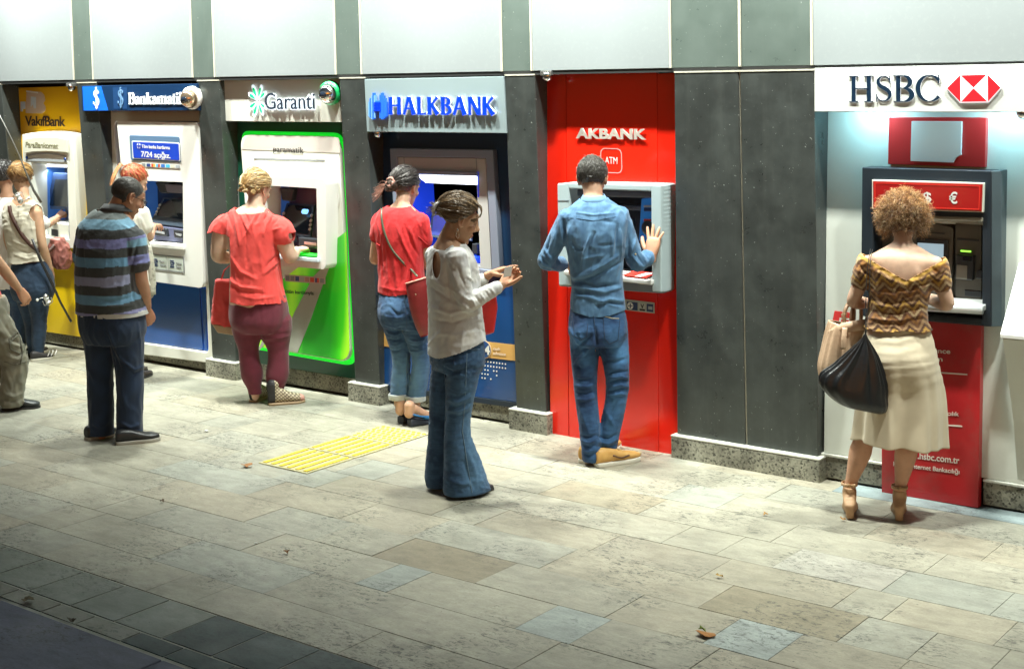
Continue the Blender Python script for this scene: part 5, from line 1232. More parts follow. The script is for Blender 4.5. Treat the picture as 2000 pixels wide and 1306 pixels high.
def garment(name, root, parts, vox, mat, colf, cuts=(), folds=None, nz=(), smooth=3, thick=.003, px=(), post=0):
    """px: creases drawn over the photograph: (list of pixels, width, height); nz: (direction, scale along, scale across, height)"""
    V, F = remesh(parts, vox*VK[0], smooth)
    N = vnorm(V, F); D = np.zeros(len(V))
    for dr, sa, sx, amp in nz:
        if dr is None: D += amp*noise3(V*sx)
        else:
            dr = nrm(dr); q = V*sx+np.outer(V@dr, dr)*(sa-sx); D += amp*(np.clip(ridge(q+.35*noise3(V*sx*.4)[:, None]), -.2, 1)**1-.4)
    if folds: D += creases(V, folds)
    if px:
        tr = bvh(V, F)
        for q in px: D += crease_path(V, *drawn(tr, *q))
    V = V+N*D[:, None]
    if post: V = relax(V, F, post)
    for f in cuts: V, F = cut(V, F, f)
    C = colf(V) if callable(colf) else skin_cols(len(V), colf)
    o = make(name, V, F, mat, root, C)
    if cuts and thick: m = o.modifiers.new('thickness', 'SOLIDIFY'); m.thickness = thick; m.offset = -1
    o_tree[o.name] = bvh(V, F); o_last[0] = o.name
    return o
o_tree = {}; o_last = [None]
def sewn(name, o, px, r, mat, col=None, sub=5, out=.0015, flat=.5):
    """piping, seam or pocket edge laid on a garment along pixels"""
    tr = o_tree[o.name]; P = [p for p in drawn(tr, px, 0, 0, sub)[0]]
    P = [p+nrm(CAM-p)*out for p in P]
    if len(P) < 2: return
    V, F = tube(P, r, 5); F = [q if len(q) == 4 else tuple(q)+(q[-1],)*(4-len(q)) for q in F if len(q) <= 4]
    return make(name, np.array(V), np.array(F), mat, o, arr(col))
def jeans_col(dark, light, seams=(), fade=(), sc=9):
    """denim: mottled indigo, worn patches (centre, radius, strength) and pale seam lines"""
    def f(V):
        t = .5+.5*noise3(V*sc)+.25*noise3(V*sc*4); t = np.clip(t*.5, 0, 1); t = t*.5
        for c, r, s in fade: t = t+s*np.exp(-(((V-np.array(c))/np.array(r))**2).sum(1))
        t = t+.10*ridge(V*[14, 14, 60])*(t > .1)
        for A, B, w_, s in seams:
            d, _ = segd(V, A, B); t = t+s*np.exp(-(d/w_)**2)
        return mixc(dark, light, t)
    return f
def plane(p, n):
    p, n = np.array(p, float), nrm(n); return lambda V: (V-p)@n
def both(f, g): return lambda V: np.minimum(f(V), g(V))
def near(c, r): c = np.array(c, float); return lambda V: r-np.linalg.norm(V-c, axis=1)
def strap(name, pts, w_, th, mat, root, col, out=None, sub=6):
    """flat band through points; out = rough outward direction for each point"""
    P = cr_spline(np.array(pts, float), sub); n = len(P); O = cr_spline(np.array(out, float), sub) if out is not None and np.ndim(out) == 2 else np.tile(np.array(out if out is not None else (0, -1, 0), float), (n, 1))
    T = np.gradient(P, axis=0); T /= np.linalg.norm(T, axis=1)[:, None]; V = []; F = []
    for i in range(n):
        o = O[i]-T[i]*(O[i]@T[i]); o = nrm(o); s = np.cross(T[i], o)
        V += [P[i]-s*w_/2, P[i]+s*w_/2, P[i]+s*w_/2+o*th, P[i]-s*w_/2+o*th]
    for i in range(n-1):
        for k in range(4): F.append((4*i+k, 4*i+(k+1) % 4, 4*i+4+(k+1) % 4, 4*i+4+k))
    F += [(3, 2, 1, 0), (4*n-4, 4*n-3, 4*n-2, 4*n-1)]
    return make(name, np.array(V), np.array(F), mat, root, arr(col))
def shoes_pair(root, spec, mu, cu, ms, cs, **k):
    out = []
    for hl, to in spec:
        A, S = shoe(hl, to, **k); V, F = remesh([A], .005, 2); o = make('shoe', V, F, mu, root, cu if not callable(cu) else cu(V)); out.append(o)
        o2 = link('sole', fixn(mesh_of('sole', *S)), None, o, True); o2.data.materials.append(ms); m = o2.modifiers.new('b', 'BEVEL'); m.width = .004; m.segments = 2
    return out
# ------------------------------------------------------------------ man in the blue shirt at the red bay
UP = np.array([0, 0, 1.0])
def leg(h, k, a, r, n=18): return limb([h+[0, 0, -.02], h+(k-h)*.4, h+(k-h)*.8, k+(a-k)*.12, k+(a-k)*.5, k+(a-k)*.85, a+[0, 0, -.03]], r, n)
def arm(s, e, w_, r=(.048, .046, .038, .036, .026)):
    return limb([s, (s+e)/2, e+(s-e)*.08, e+(w_-e)*.12, (e+w_)/2, w_], [r[0], r[1], r[2], r[2], r[3], r[4]])
def sleeve(s, e, c, r, t=1.0):
    """from the shoulder over the elbow to c (or only down the upper arm when c is None)"""
    if c is None: q = s+(e-s)*t; return limb([s, s+(q-s)*.4, s+(q-s)*.8, q], r)
    return limb([s, s+(e-s)*.33, s+(e-s)*.75, e+(c-e)*.04, (e+c)/2, c], r)
def traps(nb, sl, sr, r):
    return [limb([nb+UP*.012, nb*.6+s_*.4+UP*.006, s_*.9+nb*.1-UP*.004], [r*1.15, r, r*.92]) for s_ in (sl, sr)]
def blue_shirt_man():
    C = gr(1175, 905); root = person_root('man in a rolled sleeve blue shirt and jeans leaning at the red cash machine', C); j = lambda x, y, d: dep(x, y, C, d)
    R_, Fd = facing(27); Rs, Fs = facing(30)
    shL, shR = j(1111, 424, -.01), j(1208, 420, .0); elL, elR = j(1066, 510, .04), j(1243, 514, .015); wrL, wrR = j(1106, 518, .24), j(1272, 500, .085)
    hipL, hipR = j(1142, 640, 0), j(1195, 640, 0); knL, knR = j(1143, 760, -.01), j(1208, 755, .0); anL, anR = j(1157, 885, -.03), j(1182, 887, .02)
    tor = [(1168, 668, 0, .150, .105), (1167, 635, -.01, .168, .115), (1165, 600, 0, .160, .105), (1166, 555, .0, .148, .100), (1164, 510, -.01, .156, .108), (1163, 465, -.02, .180, .116), (1162, 432, -.01, .190, .110), (1161, 410, .0, .155, .090), (1160, 396, .02, .082, .068)]
    base = (.50, .31, .21)
    H = head(j(1157, 350, .10), nrm(Fs+[.05, 0, -.45]), nrm(Fs*.45+[0, 0, 1]), 1.05)
    keep = lambda Q: -np.minimum.reduce([Q[:, 2]-(-.050+1.0*np.clip(Q[:, 1]+.030, 0, .2)), .066-Q[:, 1], EAR(Q)])
    hcol = head_cols(H[2], base, (.45, .2, .15), (.04, .03, .02), lambda Q: np.clip(-keep(Q)/.008, 0, 1)*(np.abs(Q[:, 0]) < .0765), (.05, .045, .04))
    parts = [torso_parts(tor, 27, -.012, C=C), limb([j(1161, 412, .0), j(1159, 392, .03), j(1157, 360, .07)], [.064, .060, .057]), arm(shL, elL, wrL), arm(shR, elR, wrR)]+traps(j(1160, 394, .02), shL, shR, .045)
    parts += [leg(hipL, knL, anL, (.080, .075, .055, .052, .052, .036, .034)), leg(hipR, knR, anR, (.080, .075, .055, .052, .052, .036, .034))]
    hR = hand(wrR, j(1281, 440, .112)-wrR, (0, 1, 0), 1, .20, (.05, .05, .10, .12), .30, (1.0, .1), 1.08)
    hL = hand(wrL, j(1135, 530, .42)-wrL, (0, 0, -1), -1, .18, .4)
    body(root, parts, .007, (H[0], H[1], hcol), [hR, hL], base)
    cuffL = wrL+(elL-wrL)*.28; cuffR = wrR+(elR-wrR)*.24
    sp = [torso_parts([(1168, 622, 0, .168, .124), (1167, 592, 0, .162, .118)]+[(a, b, c, d_+.006, e_+.008) for a, b, c, d_, e_ in tor[3:8]]+[(1160, 398, .01, .092, .080), (1160, 384, .02, .074, .066)], 27, .0, C=C)]
    sp += traps(j(1160, 396, .02), shL, shR, .056)
    for s, e, c in ((shL, elL, cuffL), (shR, elR, cuffR)): sp.append(sleeve(s, e, c, [.066, .061, .054, .053, .048, .051]))
    px = [([(1092, 428), (1096, 460), (1104, 500)], .011, .010), ([(1100, 430), (1106, 470), (1108, 505)], .010, -.012), ([(1112, 445), (1108, 480)], .010, .008), ([(1153, 462), (1142, 490), (1137, 525)], .011, .011), ([(1161, 455), (1150, 480), (1146, 500)], .009, -.010), ([(1198, 462), (1194, 500)], .009, .008), ([(1206, 440), (1203, 495)], .009, -.012), ([(1212, 450), (1213, 500)], .010, .009),
          ([(1108, 547), (1150, 535), (1205, 500)], .011, .011), ([(1114, 553), (1160, 541), (1212, 512)], .010, -.010), ([(1110, 548), (1135, 552), (1165, 560), (1205, 556)], .012, -.013), ([(1112, 556), (1140, 562), (1180, 570), (1214, 560)], .010, .010), ([(1122, 540), (1165, 522), (1190, 500)], .010, .007), ([(1108, 575), (1150, 580), (1210, 600)], .010, .007), ([(1165, 592), (1190, 584), (1218, 588)], .009, .009), ([(1165, 598), (1190, 591), (1218, 596)], .008, -.009),
          ([(1140, 505), (1180, 498)], .008, .005), ([(1116, 470), (1125, 485), (1140, 490)], .010, -.006), ([(1170, 480), (1195, 478)], .009, -.006), ([(1178, 430), (1205, 436)], .010, -.004), ([(1060, 480), (1075, 505)], .009, .008), ([(1055, 500), (1075, 525)], .008, -.008), ([(1060, 515), (1090, 528)], .007, .008), ([(1060, 522), (1088, 533)], .006, -.007), ([(1240, 470), (1232, 500)], .009, .009), ([(1228, 460), (1226, 500)], .010, -.009),
          ([(1236, 500), (1250, 520)], .007, .008), ([(1243, 496), (1257, 518)], .006, -.008), ([(1250, 494), (1262, 514)], .006, .008), ([(1257, 492), (1267, 508)], .005, -.007), ([(1125, 415), (1160, 420), (1200, 416)], .006, .004), ([(1085, 455), (1078, 490)], .010, .008), ([(1075, 460), (1067, 490)], .009, -.008)]
    collar = j(1160, 393, .02); ck = nrm([-.25*Fd[0], -.25*Fd[1], 1.0])
    hz = j(1168, 608, 0)[2]; hem = lambda V: (hz-.014*np.cos((V-C)@R_*16))-V[:, 2]
    o = garment('shirt', root, sp, .0065, cotton, lambda V: mixc((.035, .105, .22), (.095, .215, .37), .45+.5*noise3(V*22)+.2*ridge(V*[60, 60, 12])),
            [both(plane(collar+UP*.022, ck), near(collar, .11)), hem], None, [(UP+Rs*.3, 6, 20, .004), (None, 0, 45, .0012)], px=[(a, b, c*1.35) for a, b, c in px])
    sewn('yoke_seam', o, [(1108, 424), (1160, 431), (1212, 421)], .0016, cotton, (.07, .16, .28)); sewn('cuff_button', o, [(1240, 495), (1242, 497)], .005, cotton, (.55, .45, .25), 2)
    cp = []
    for k in range(15):
        a = rad(-150+300*k/14); cp.append(collar+UP*.006+(R_*math.sin(a)*.072-Fd*math.cos(a)*.070)+UP*(-.020*(1-math.cos(a))*-.3))
    strap('collar', cp, .056, .006, cotton, root, (.11, .23, .38), [nrm(p-collar-UP*.02)*.85+[0, 0, .5] for p in cp], 3)
    jp = [torso_parts([(1166, 592, 0, .150, .104), (1167, 620, 0, .166, .116), (1168, 648, -.01, .172, .127), (1168, 672, -.01, .150, .115)], 27, .004, C=C)]
    for h_, k_, a in ((hipL, knL, anL), (hipR, knR, anR)): jp.append(leg(h_, k_, a, (.094, .086, .072, .067, .064, .061, .062)))
    px = [([(1158, 655), (1135, 672), (1112, 690)], .012, -.012), ([(1160, 668), (1140, 690), (1120, 715)], .012, .010), ([(1162, 640), (1168, 700)], .009, -.012), ([(1112, 640), (1140, 690)], .012, .008), ([(1172, 700), (1200, 708), (1225, 700)], .012, -.007), ([(1110, 700), (1135, 720), (1160, 712)], .012, -.006)]
    for k, y in enumerate((727, 736, 744, 753, 762, 770)): px.append(([(1190+k % 2*4, y+2), (1212, y-2), (1232, y+(4 if k % 2 else -2))], .007, .010 if k % 2 else -.010))
    for k, y in enumerate((740, 752, 766, 778)): px.append(([(1122, y), (1145, y+3), (1163, y-3)], .008, .007 if k % 2 else -.007))
    for k, y in enumerate((850, 860, 869, 878, 886)):
        px.append(([(1136+k, y), (1150, y+4), (1164, y-1)], .007, .008 if k % 2 else -.008)); px.append(([(1166, y+2), (1188, y+6), (1206, y-3)], .007, .009 if k % 2 else -.009))
    px += [([(1178, 790), (1198, 830)], .012, .006), ([(1135, 800), (1150, 845)], .012, .006), ([(1205, 780), (1190, 820)], .012, -.006)]
    fade = [(j(1215, 690, -.08), (.04, .08, .07), .85), (j(1128, 665, -.08), (.05, .08, .06), .5), (j(1195, 650, -.1), (.05, .06, .05), .35), (j(1148, 700, -.1), (.04, .06, .08), .2), (knR+[0, -.06, -.1], (.08, .10, .16), .35), (anR+[0, 0, .1], (.08, .1, .12), .2)]
    o = garment('jeans', root, jp, .0065, denim, jeans_col((.004, .023, .085), (.07, .22, .46), (), fade), [plane(anL+[0, 0, -.045], (0, 0, -1))], None, [(R_, 8, 26, .002), (UP, 4, 16, .003), (None, 0, 60, .0012)], px=[(a, b, c*1.25) for a, b, c in px])
    sewn('seam', o, [(1158, 606), (1163, 650), (1168, 690)], .0022, denim, (.02, .05, .11)); sewn('seam', o, [(1222, 625), (1233, 700), (1226, 790), (1212, 890)], .002, denim, (.10, .2, .32))
    sewn('pocket', o, [(1178, 617), (1194, 621), (1209, 622)], .0025, denim, (.42, .38, .28)); sewn('pocket', o, [(1178, 619), (1181, 660), (1190, 672), (1207, 664), (1211, 623)], .0022, denim, (.012, .03, .07)); sewn('pocket', o, [(1119, 622), (1122, 655), (1134, 665), (1146, 657), (1148, 632)], .002, denim, (.012, .03, .07))
    sh = shoes_pair(root, [(gr(1163, 912), gr(1250, 897)), (gr(1136, 905), gr(1210, 872))], soft, lambda V: mixc((.50, .27, .07), (.64, .38, .12), .5+.6*noise3(V*30)), M('white_sole', (.62, .6, .52), .6), None, w_=.046, h=.085, sole=.026)
    d = nrm(gr(1250, 897)-gr(1163, 912)); s = np.cross(d, (0, 0, 1)); h0 = gr(1163, 912)
    strap('swoosh', [h0+d*.10+s*.040+UP*.066, h0+d*.15+s*.047+UP*.046, h0+d*.21+s*.046+UP*.054], .010, .003, leatherm, sh[0], (.12, .06, .03), s, 4)
    for k in range(4): strap('lace', [h0+d*(.15+.024*k)+s*.026+UP*(.088-.012*k), h0+d*(.155+.024*k)-s*.02+UP*(.092-.012*k)], .006, .004, cotton, sh[0], (.55, .42, .2), (0, 0, 1), 2)
    k = 1.05; T = H[4]; Rm = H[3]; L = []; cols = []
    cap = haircap(T, Rm, k, keep, .008, .004, 70, (.035, .03, .026))
    for i in range(3000):
        u, v = RNG.uniform(0, 360), math.degrees(math.acos(RNG.uniform(-.6, 1))); p, d_ = scalp(T, Rm, u, v, .010)
        q = (p-T((0, 0, 0)))@Rm/k
        if keep(q[None])[0] > 0: continue
        g_ = nrm(Rm@np.array([.25*math.sin(u), -.35+.3*RNG.randn(), -.9 if v > 35 else -.2])+RNG.normal(size=3)*.35); g_ = nrm(g_-d_*(g_@d_)*.8); ln = RNG.uniform(.014, .026)
        L.append([p, p+g_*ln*.5+d_*.004, p+g_*ln+d_*.002]); gy = max(0, 1-v/50)*.5+RNG.uniform(0, .25)*(RNG.rand() < .4); cols.append(arr((.03, .026, .022))*(1-gy)+arr((.30, .28, .23))*gy)
    locks('hair', L, root, cols, .0018, 3, cap)
blue_shirt_man()
class Fig:
    """skeleton given as (pixel x, pixel y, metres beyond C); every joint becomes a real point"""
    def __init__(f, label, C, phi, tor, **k):
        f.C = C; f.phi = phi; f.R, f.F = facing(phi); f.root = person_root(label, C); f.tor = tor; f.j = lambda x, y, d=0.0: dep(x, y, C, d)
        for n, v in k.items(): setattr(f, n, f.j(*v))
    def torso(f, st=None, grow=0.0, ex=2.35): return torso_parts(st or f.tor, f.phi, grow, ex, f.C)
    def skin(f, hd, hands_, base, ar=(.044, .042, .035, .034, .024), lr=(.082, .078, .056, .052, .050, .036, .034), vox=.0075, colf=None, feet=True):
        p = [f.torso(None, -.012), limb([f.nb-UP*.05, f.nb, f.nk], [.060, .050*getattr(f, 'nkw', 1), .050*getattr(f, 'nkw', 1)]), arm(f.sl, f.el, f.wl, ar), arm(f.sr, f.er, f.wr, ar), leg(f.hl, f.kl, f.al, lr), leg(f.hr, f.kr, f.ar, lr)]+traps(f.nb, f.sl, f.sr, getattr(f, 'tr', .04))
        return body(f.root, p, vox, hd, hands_, base, colf)
def hd_(H, base, brow, keep, hc, lip=(.45, .18, .14)): return (H[0], H[1], head_cols(H[2], base, lip, brow, lambda Q: np.clip(-keep(Q)/.008, 0, 1), hc))
def swept(T, Rm, k, tie, n, out=.012, u0=(20, 340), v0=(28, 95), jit=.003, r=(.0745, .094, .083), keep=None, lift=.5, fly=.06):
    """locks combed from the hairline over the skull to the knot at tie (head coordinates)"""
    L = []; tv = np.array(tie, float); c = np.array((0, -.016, .037)); rr = np.array(r)+out; t1 = nrm((tv-c)/rr)
    for i in range(n):
        u = RNG.uniform(*u0); v = RNG.uniform(*v0); a, b = math.radians(u), math.radians(v); d = np.array([math.sin(b)*math.sin(a), math.sin(b)*math.cos(a), math.cos(b)])
        if keep is not None and keep((c+d*rr)[None])[0] > 0: continue
        P = []; w_ = RNG.normal(size=3)*.06; lf = 1+RNG.uniform(-.01, .06)+(RNG.uniform(.03, .14) if RNG.rand() < fly else 0)
        for t in np.linspace(0, 1, 9):
            q = nrm(d*(1-t)+t1*t+w_*math.sin(math.pi*t)); P.append(T(c+q*rr*(lf+.05*lift*math.sin(math.pi*t))+RNG.normal(size=3)*jit*.3))
        L.append(P)
    return L
def swirl(c, ax, R_, r, turns, n, jit=.004, N=26):
    """locks coiled into a bun"""
    ax = nrm(ax); u = nrm(np.cross(ax, (.3, .2, .9))); v = np.cross(ax, u); L = []
    for i in range(n):
        ph = RNG.uniform(0, 6.3); rr = R_*RNG.uniform(.45, 1.05); h = r*RNG.uniform(-1, 1); tl = RNG.normal(size=3)*.35; a2 = nrm(ax+tl); u2 = nrm(np.cross(a2, v)); v2 = np.cross(a2, u2)
        L.append([c+(u2*math.cos(ph+t)+v2*math.sin(ph+t))*rr*(1-.1*t/6)+a2*(h*math.sin(t*1.3)+.3*r)+RNG.normal(size=3)*jit*.3 for t in np.linspace(0, 6.28*turns, N)])
    return L
def huec(base, n, s=.3): return [arr(base)*RNG.uniform(1-s, 1+s*1.3) for _ in range(n)]
def shade(base, s=22, a=.08): return lambda V: skin_cols(len(V), base)*(1+a*noise3(V*s))[:, None]
# ------------------------------------------------------------------ curly haired woman at the white bay
def curly_woman():
    C = gr(1703, 1008)
    f = Fig('woman with curly auburn hair, patterned off shoulder top and cream skirt', C, 24,
            [(1755, 730, 0, .15, .11), (1755, 700, -.01, .178, .125), (1753, 660, 0, .168, .112), (1752, 625, .0, .145, .095), (1754, 590, 0, .138, .090), (1758, 555, 0, .152, .098), (1761, 525, 0, .166, .098), (1763, 505, .0, .168, .085), (1764, 490, .015, .085, .060), (1764, 480, .02, .06, .05)],
            nb=(1764, 484, .02), nk=(1763, 446, .06), sl=(1698, 510, 0), sr=(1826, 512, .0), el=(1665, 590, .02), er=(1852, 596, .02), wl=(1702, 592, .24), wr=(1800, 578, .27), hl=(1725, 735, 0), hr=(1785, 735, 0), kl=(1690, 850, .0), kr=(1775, 852, .0), al=(1659, 952, .0), ar=(1757, 958, .0))
    base = (.56, .37, .27); j = f.j
    H = head(j(1764, 431, .09), nrm(facing(22)[1]+[0, 0, -.40]), nrm(facing(22)[1]*.4+[0, 0, 1]), .98)
    keep = lambda Q: -np.minimum(Q[:, 2]-(-.03+.9*np.clip(Q[:, 1]+.03, 0, .2)), .07-Q[:, 1])
    hl_ = hand(f.wl, j(1715, 600, .33)-f.wl, (0, 0, -1), -1, .165, .6); hr_ = hand(f.wr, j(1790, 570, .42)-f.wr, (0, 0, -1), 1, .165, .5)
    lr = (.08, .075, .052, .052, .054, .030, .030)
    # feet : heel raised, toes forward
    Fv = facing(24)[1]; parts = [f.torso(None, 0), limb([f.nb-UP*.05, f.nb, f.nk], [.060, .048, .046]), arm(f.sl, f.el, f.wl, (.040, .040, .036, .034, .024)), arm(f.sr, f.er, f.wr, (.040, .040, .036, .034, .024))]+traps(f.nb, f.sl, f.sr, .036)
    for h, k, a in ((f.hl, f.kl, f.al), (f.hr, f.kr, f.ar)):
        parts.append(limb([h, (h+k)/2, k, k+(a-k)*.30, k+(a-k)*.55, k+(a-k)*.85, a], [.085, .075, .052, .058, .048, .033, .031], 18)); parts.append(limb([a+UP*.01, a-UP*.05+Fv*.005, a-UP*.10+Fv*.08, [a[0]+Fv[0]*.16, a[1]+Fv[1]*.16, .03]], [.032, .033, .034, .026]))
    for s in (-1, 1): parts.append(ell(j(1764+s*22, 535, -.075), (.035, .02, .055)))
    body(f.root, parts, .0065, hd_(H, base, (.2, .1, .05), keep, (.12, .05, .02)), [hl_, hr_], base, lambda V, C_: C_*(1-.10*np.clip(noise3(V*30), 0, 1))[:, None]*np.where((V[:, 2] < .8)[:, None], [.92, .80, .72], [1, 1, 1]))
    # top
    sp = [f.torso([(1753, 662, 0, .186, .134), (1752, 640, 0, .172, .120)]+[(a, b, c, d+.010, e+.011) for a, b, c, d, e in f.tor[3:8]]+[(1764, 494, .0, .11, .075)])]
    sp += [sleeve(f.sl, f.el, None, [.064, .062, .056, .054], .52), sleeve(f.sr, f.er, None, [.064, .062, .056, .054], .52)]
    zc = j(1770, 548, -.1)[2]; ze = j(1684, 494, 0)[2]; cc = j(1770, 548, -.1)
    neck = lambda V: V[:, 2]-(zc+(ze-zc)*np.abs((V-cc)@f.R)/.225)
    zh = j(1752, 640, 0)[2]
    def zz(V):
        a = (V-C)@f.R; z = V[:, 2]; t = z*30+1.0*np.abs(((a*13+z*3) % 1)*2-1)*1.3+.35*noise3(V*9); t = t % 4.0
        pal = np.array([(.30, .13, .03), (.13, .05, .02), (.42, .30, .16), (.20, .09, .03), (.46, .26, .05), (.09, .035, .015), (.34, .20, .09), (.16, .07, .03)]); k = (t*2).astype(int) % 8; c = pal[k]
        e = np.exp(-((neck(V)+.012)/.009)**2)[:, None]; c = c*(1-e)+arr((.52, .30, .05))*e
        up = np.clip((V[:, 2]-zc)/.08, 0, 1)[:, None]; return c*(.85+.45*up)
    px = [([(1700, 520), (1735, 545), (1775, 560)], .010, .009), ([(1770, 552), (1800, 545), (1835, 530)], .009, .011), ([(1772, 560), (1805, 555), (1835, 545)], .008, -.009), ([(1775, 545), (1790, 557), (1800, 560)], .007, .008), ([(1690, 590), (1740, 600), (1800, 592)], .010, .007), ([(1692, 606), (1750, 612), (1806, 600)], .009, -.007), ([(1694, 620), (1750, 627), (1808, 612)], .009, .008),
          ([(1682, 530), (1690, 542), (1700, 548)], .006, .008), ([(1676, 515), (1688, 530), (1702, 538)], .006, -.008), ([(1820, 535), (1835, 548), (1850, 540)], .006, .009), ([(1822, 525), (1838, 535), (1848, 528)], .006, -.008), ([(1700, 570), (1740, 578), (1790, 570)], .010, .005)]
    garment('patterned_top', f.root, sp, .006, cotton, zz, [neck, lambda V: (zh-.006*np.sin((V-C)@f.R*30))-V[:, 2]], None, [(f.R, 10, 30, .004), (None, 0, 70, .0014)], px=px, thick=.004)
    # skirt : yoke over the hips, then flaring with deep soft folds
    ks = [(1753, 634, 0, .150, .100, 0), (1753, 652, 0, .168, .120, .002), (1754, 690, -.012, .190, .150, .004), (1757, 720, -.012, .196, .155, .006), (1759, 760, .0, .208, .150, .014), (1759, 800, .0, .218, .160, .015), (1757, 845, .0, .224, .175, .020), (1756, 864, .0, .229, .180, .022)]
    S = cr_spline(np.array([list(j(a, b, c))+[d, e, g] for a, b, c, d, e, g in ks]), 6); n = 120; V = []; Cc = []
    for i, (x, y, z, hw, hd, am) in enumerate(S):
        for k in range(n):
            t = 2*math.pi*k/n; fo = math.sin(6*t+1.1)*.6+math.sin(10*t+.4)*.40+.12*math.sin(17*t); cr_ = .0022*math.sin(i*2.1+3*math.cos(t))*(.5 < i/len(S)*3 < 1.6)
            q = 1+0*t; r1, r2 = hw+am*fo+cr_, hd+am*fo+cr_
            V.append(np.array([x, y, z])+f.R*math.cos(t)*r1+f.F*math.sin(t)*r2+UP*(-.007*fo*(i/len(S))**6+.02*math.cos(t-.4)*(i/len(S))**3*-1))
    m = len(S); F = [(i*n+k, i*n+(k+1) % n, (i+1)*n+(k+1) % n, (i+1)*n+k) for i in range(m-1) for k in range(n)]
    V = np.array(V); F = np.array(F); N = vnorm(V, F)
    if (N[n*3]@(V[n*3]-S[3][:3])) < 0: F = F[:, ::-1]; N = -N
    tr = bvh(V, F); D = np.zeros(len(V))
    for q in [([(1715, 650), (1750, 658), (1790, 650)], .010, -.010), ([(1705, 660), (1750, 668), (1800, 655)], .010, .010), ([(1720, 676), (1755, 681), (1785, 672)], .009, -.008), ([(1725, 690), (1755, 694), (1775, 688)], .009, .006), ([(1715, 640), (1760, 647), (1800, 638)], .008, .006), ([(1790, 700), (1815, 730)], .008, .006), ([(1800, 720), (1828, 750)], .007, .006), ([(1760, 700), (1757, 740)], .014, -.006)]: D += .5*crease_path(V, *drawn(tr, *q))
    V = V+N*D[:, None]
    o = make('skirt', V, F, smooth_cloth, f.root, shade((.56, .49, .36), 30, .04)(V)); mo = o.modifiers.new('t', 'SOLIDIFY'); mo.thickness = .003
    # wedge shoes with ankle bows
    for (gx_, gy_), a in (((1660, 1013), f.al), ((1756, 1017), f.ar)):
        g0 = gr(gx_, gy_); hb = g0+UP*.005; s = f.R
        P1 = loftE([(hb+UP*0+Fv*.004, s*.020, Fv*.022), (hb+UP*.04+Fv*.0, s*.024, Fv*.028), (hb+UP*.075, s*.030, Fv*.034), (a-UP*.030+Fv*-.005, s*.037, Fv*.040), (a+UP*.005, s*.033, Fv*.036)], 16, 3, 2.4)
        toe = g0+Fv*.17; P2 = loftE([(hb+UP*.07+Fv*.0, s*.033, UP*.035), (hb+UP*.055+Fv*.05, s*.038, UP*.032), (toe-Fv*.05+UP*.028, s*.042, UP*.028), (toe+UP*.02, s*.030, UP*.018)], 16, 3, 2.4)
        P3 = loftE([(hb+Fv*.035+UP*.03, s*.020, UP*.028), (toe-Fv*.06+UP*.012, s*.034, UP*.012)], 12, 3, 2.4)
        V, F = remesh([P1, P2, P3], .005, 2); so = make('shoe', V, F, soft, f.root, shade((.47, .29, .16), 40, .12)(V))
        ring_ = [a+UP*.022+(s*math.cos(t)*.038+Fv*math.sin(t)*.040) for t in np.linspace(0, 6.28, 16)]; strap('ankle_strap', ring_, .016, .004, soft, so, (.50, .32, .18), [nrm(p-a-UP*.022) for p in ring_], 2)
        for q in (-1, 1): strap('bow', [a+UP*.022-Fv*.042+s*.01, a+UP*(.030)-Fv*.05+s*(.01+.02*q), a+UP*.018-Fv*.048+s*(.01+.012*q)], .014, .004, soft, so, (.42, .26, .13), -Fv, 3)
    # curly hair : springy locks over a dark core
    T, Rm, k = H[4], H[3], .98; L = []; cols = []
    core = haircap(T, Rm, k, lambda Q: -np.minimum(Q[:, 2]-(-.075+.7*np.clip(Q[:, 1]+.02, 0, .2)), .075-Q[:, 1]), .028, .014, 38, (.085, .035, .014), extra=[ell(T((0, -.055, -.030)), (.072, .045, .050), Rm)])
    for i in range(3900):
        u, v = RNG.uniform(0, 360), math.degrees(math.acos(RNG.uniform(-.72, 1))); 
        if abs(((u+180) % 360)-180) < 60 and v > 55: continue
        p, d_ = scalp(T, Rm, u, v, .012+RNG.uniform(0, .016)); ln = RNG.uniform(.03, .062)*(1.25 if v > 60 else 1)
        g_ = nrm(d_*.8+RNG.normal(size=3)*.55-UP*(.55 if v > 50 else .15)); a = nrm(np.cross(g_, RNG.normal(size=3))); b_ = np.cross(g_, a); R0 = RNG.uniform(.005, .0105); tn = RNG.uniform(1.3, 2.6); ph = RNG.uniform(0, 6.3)
        L.append([p+g_*ln*t+(a*math.cos(ph+tn*6.28*t)+b_*math.sin(ph+tn*6.28*t))*R0*min(1, t*3)-UP*.010*t*t for t in np.linspace(0, 1, 11)])
        m = RNG.rand(); lo = (1-.55*min(1, max(0, (v-70)/30))) if 100 < u < 260 else 1-.2*(v > 75); cols.append(arr((.46, .24, .085))*lo*RNG.uniform(.7, 1.3) if m < .5 else (arr((.24, .10, .035))*lo*RNG.uniform(.6, 1.2) if m < .85 else arr((.62, .44, .22))*lo))
    locks('hair', L, f.root, cols, .0014, 3, core)
    return f
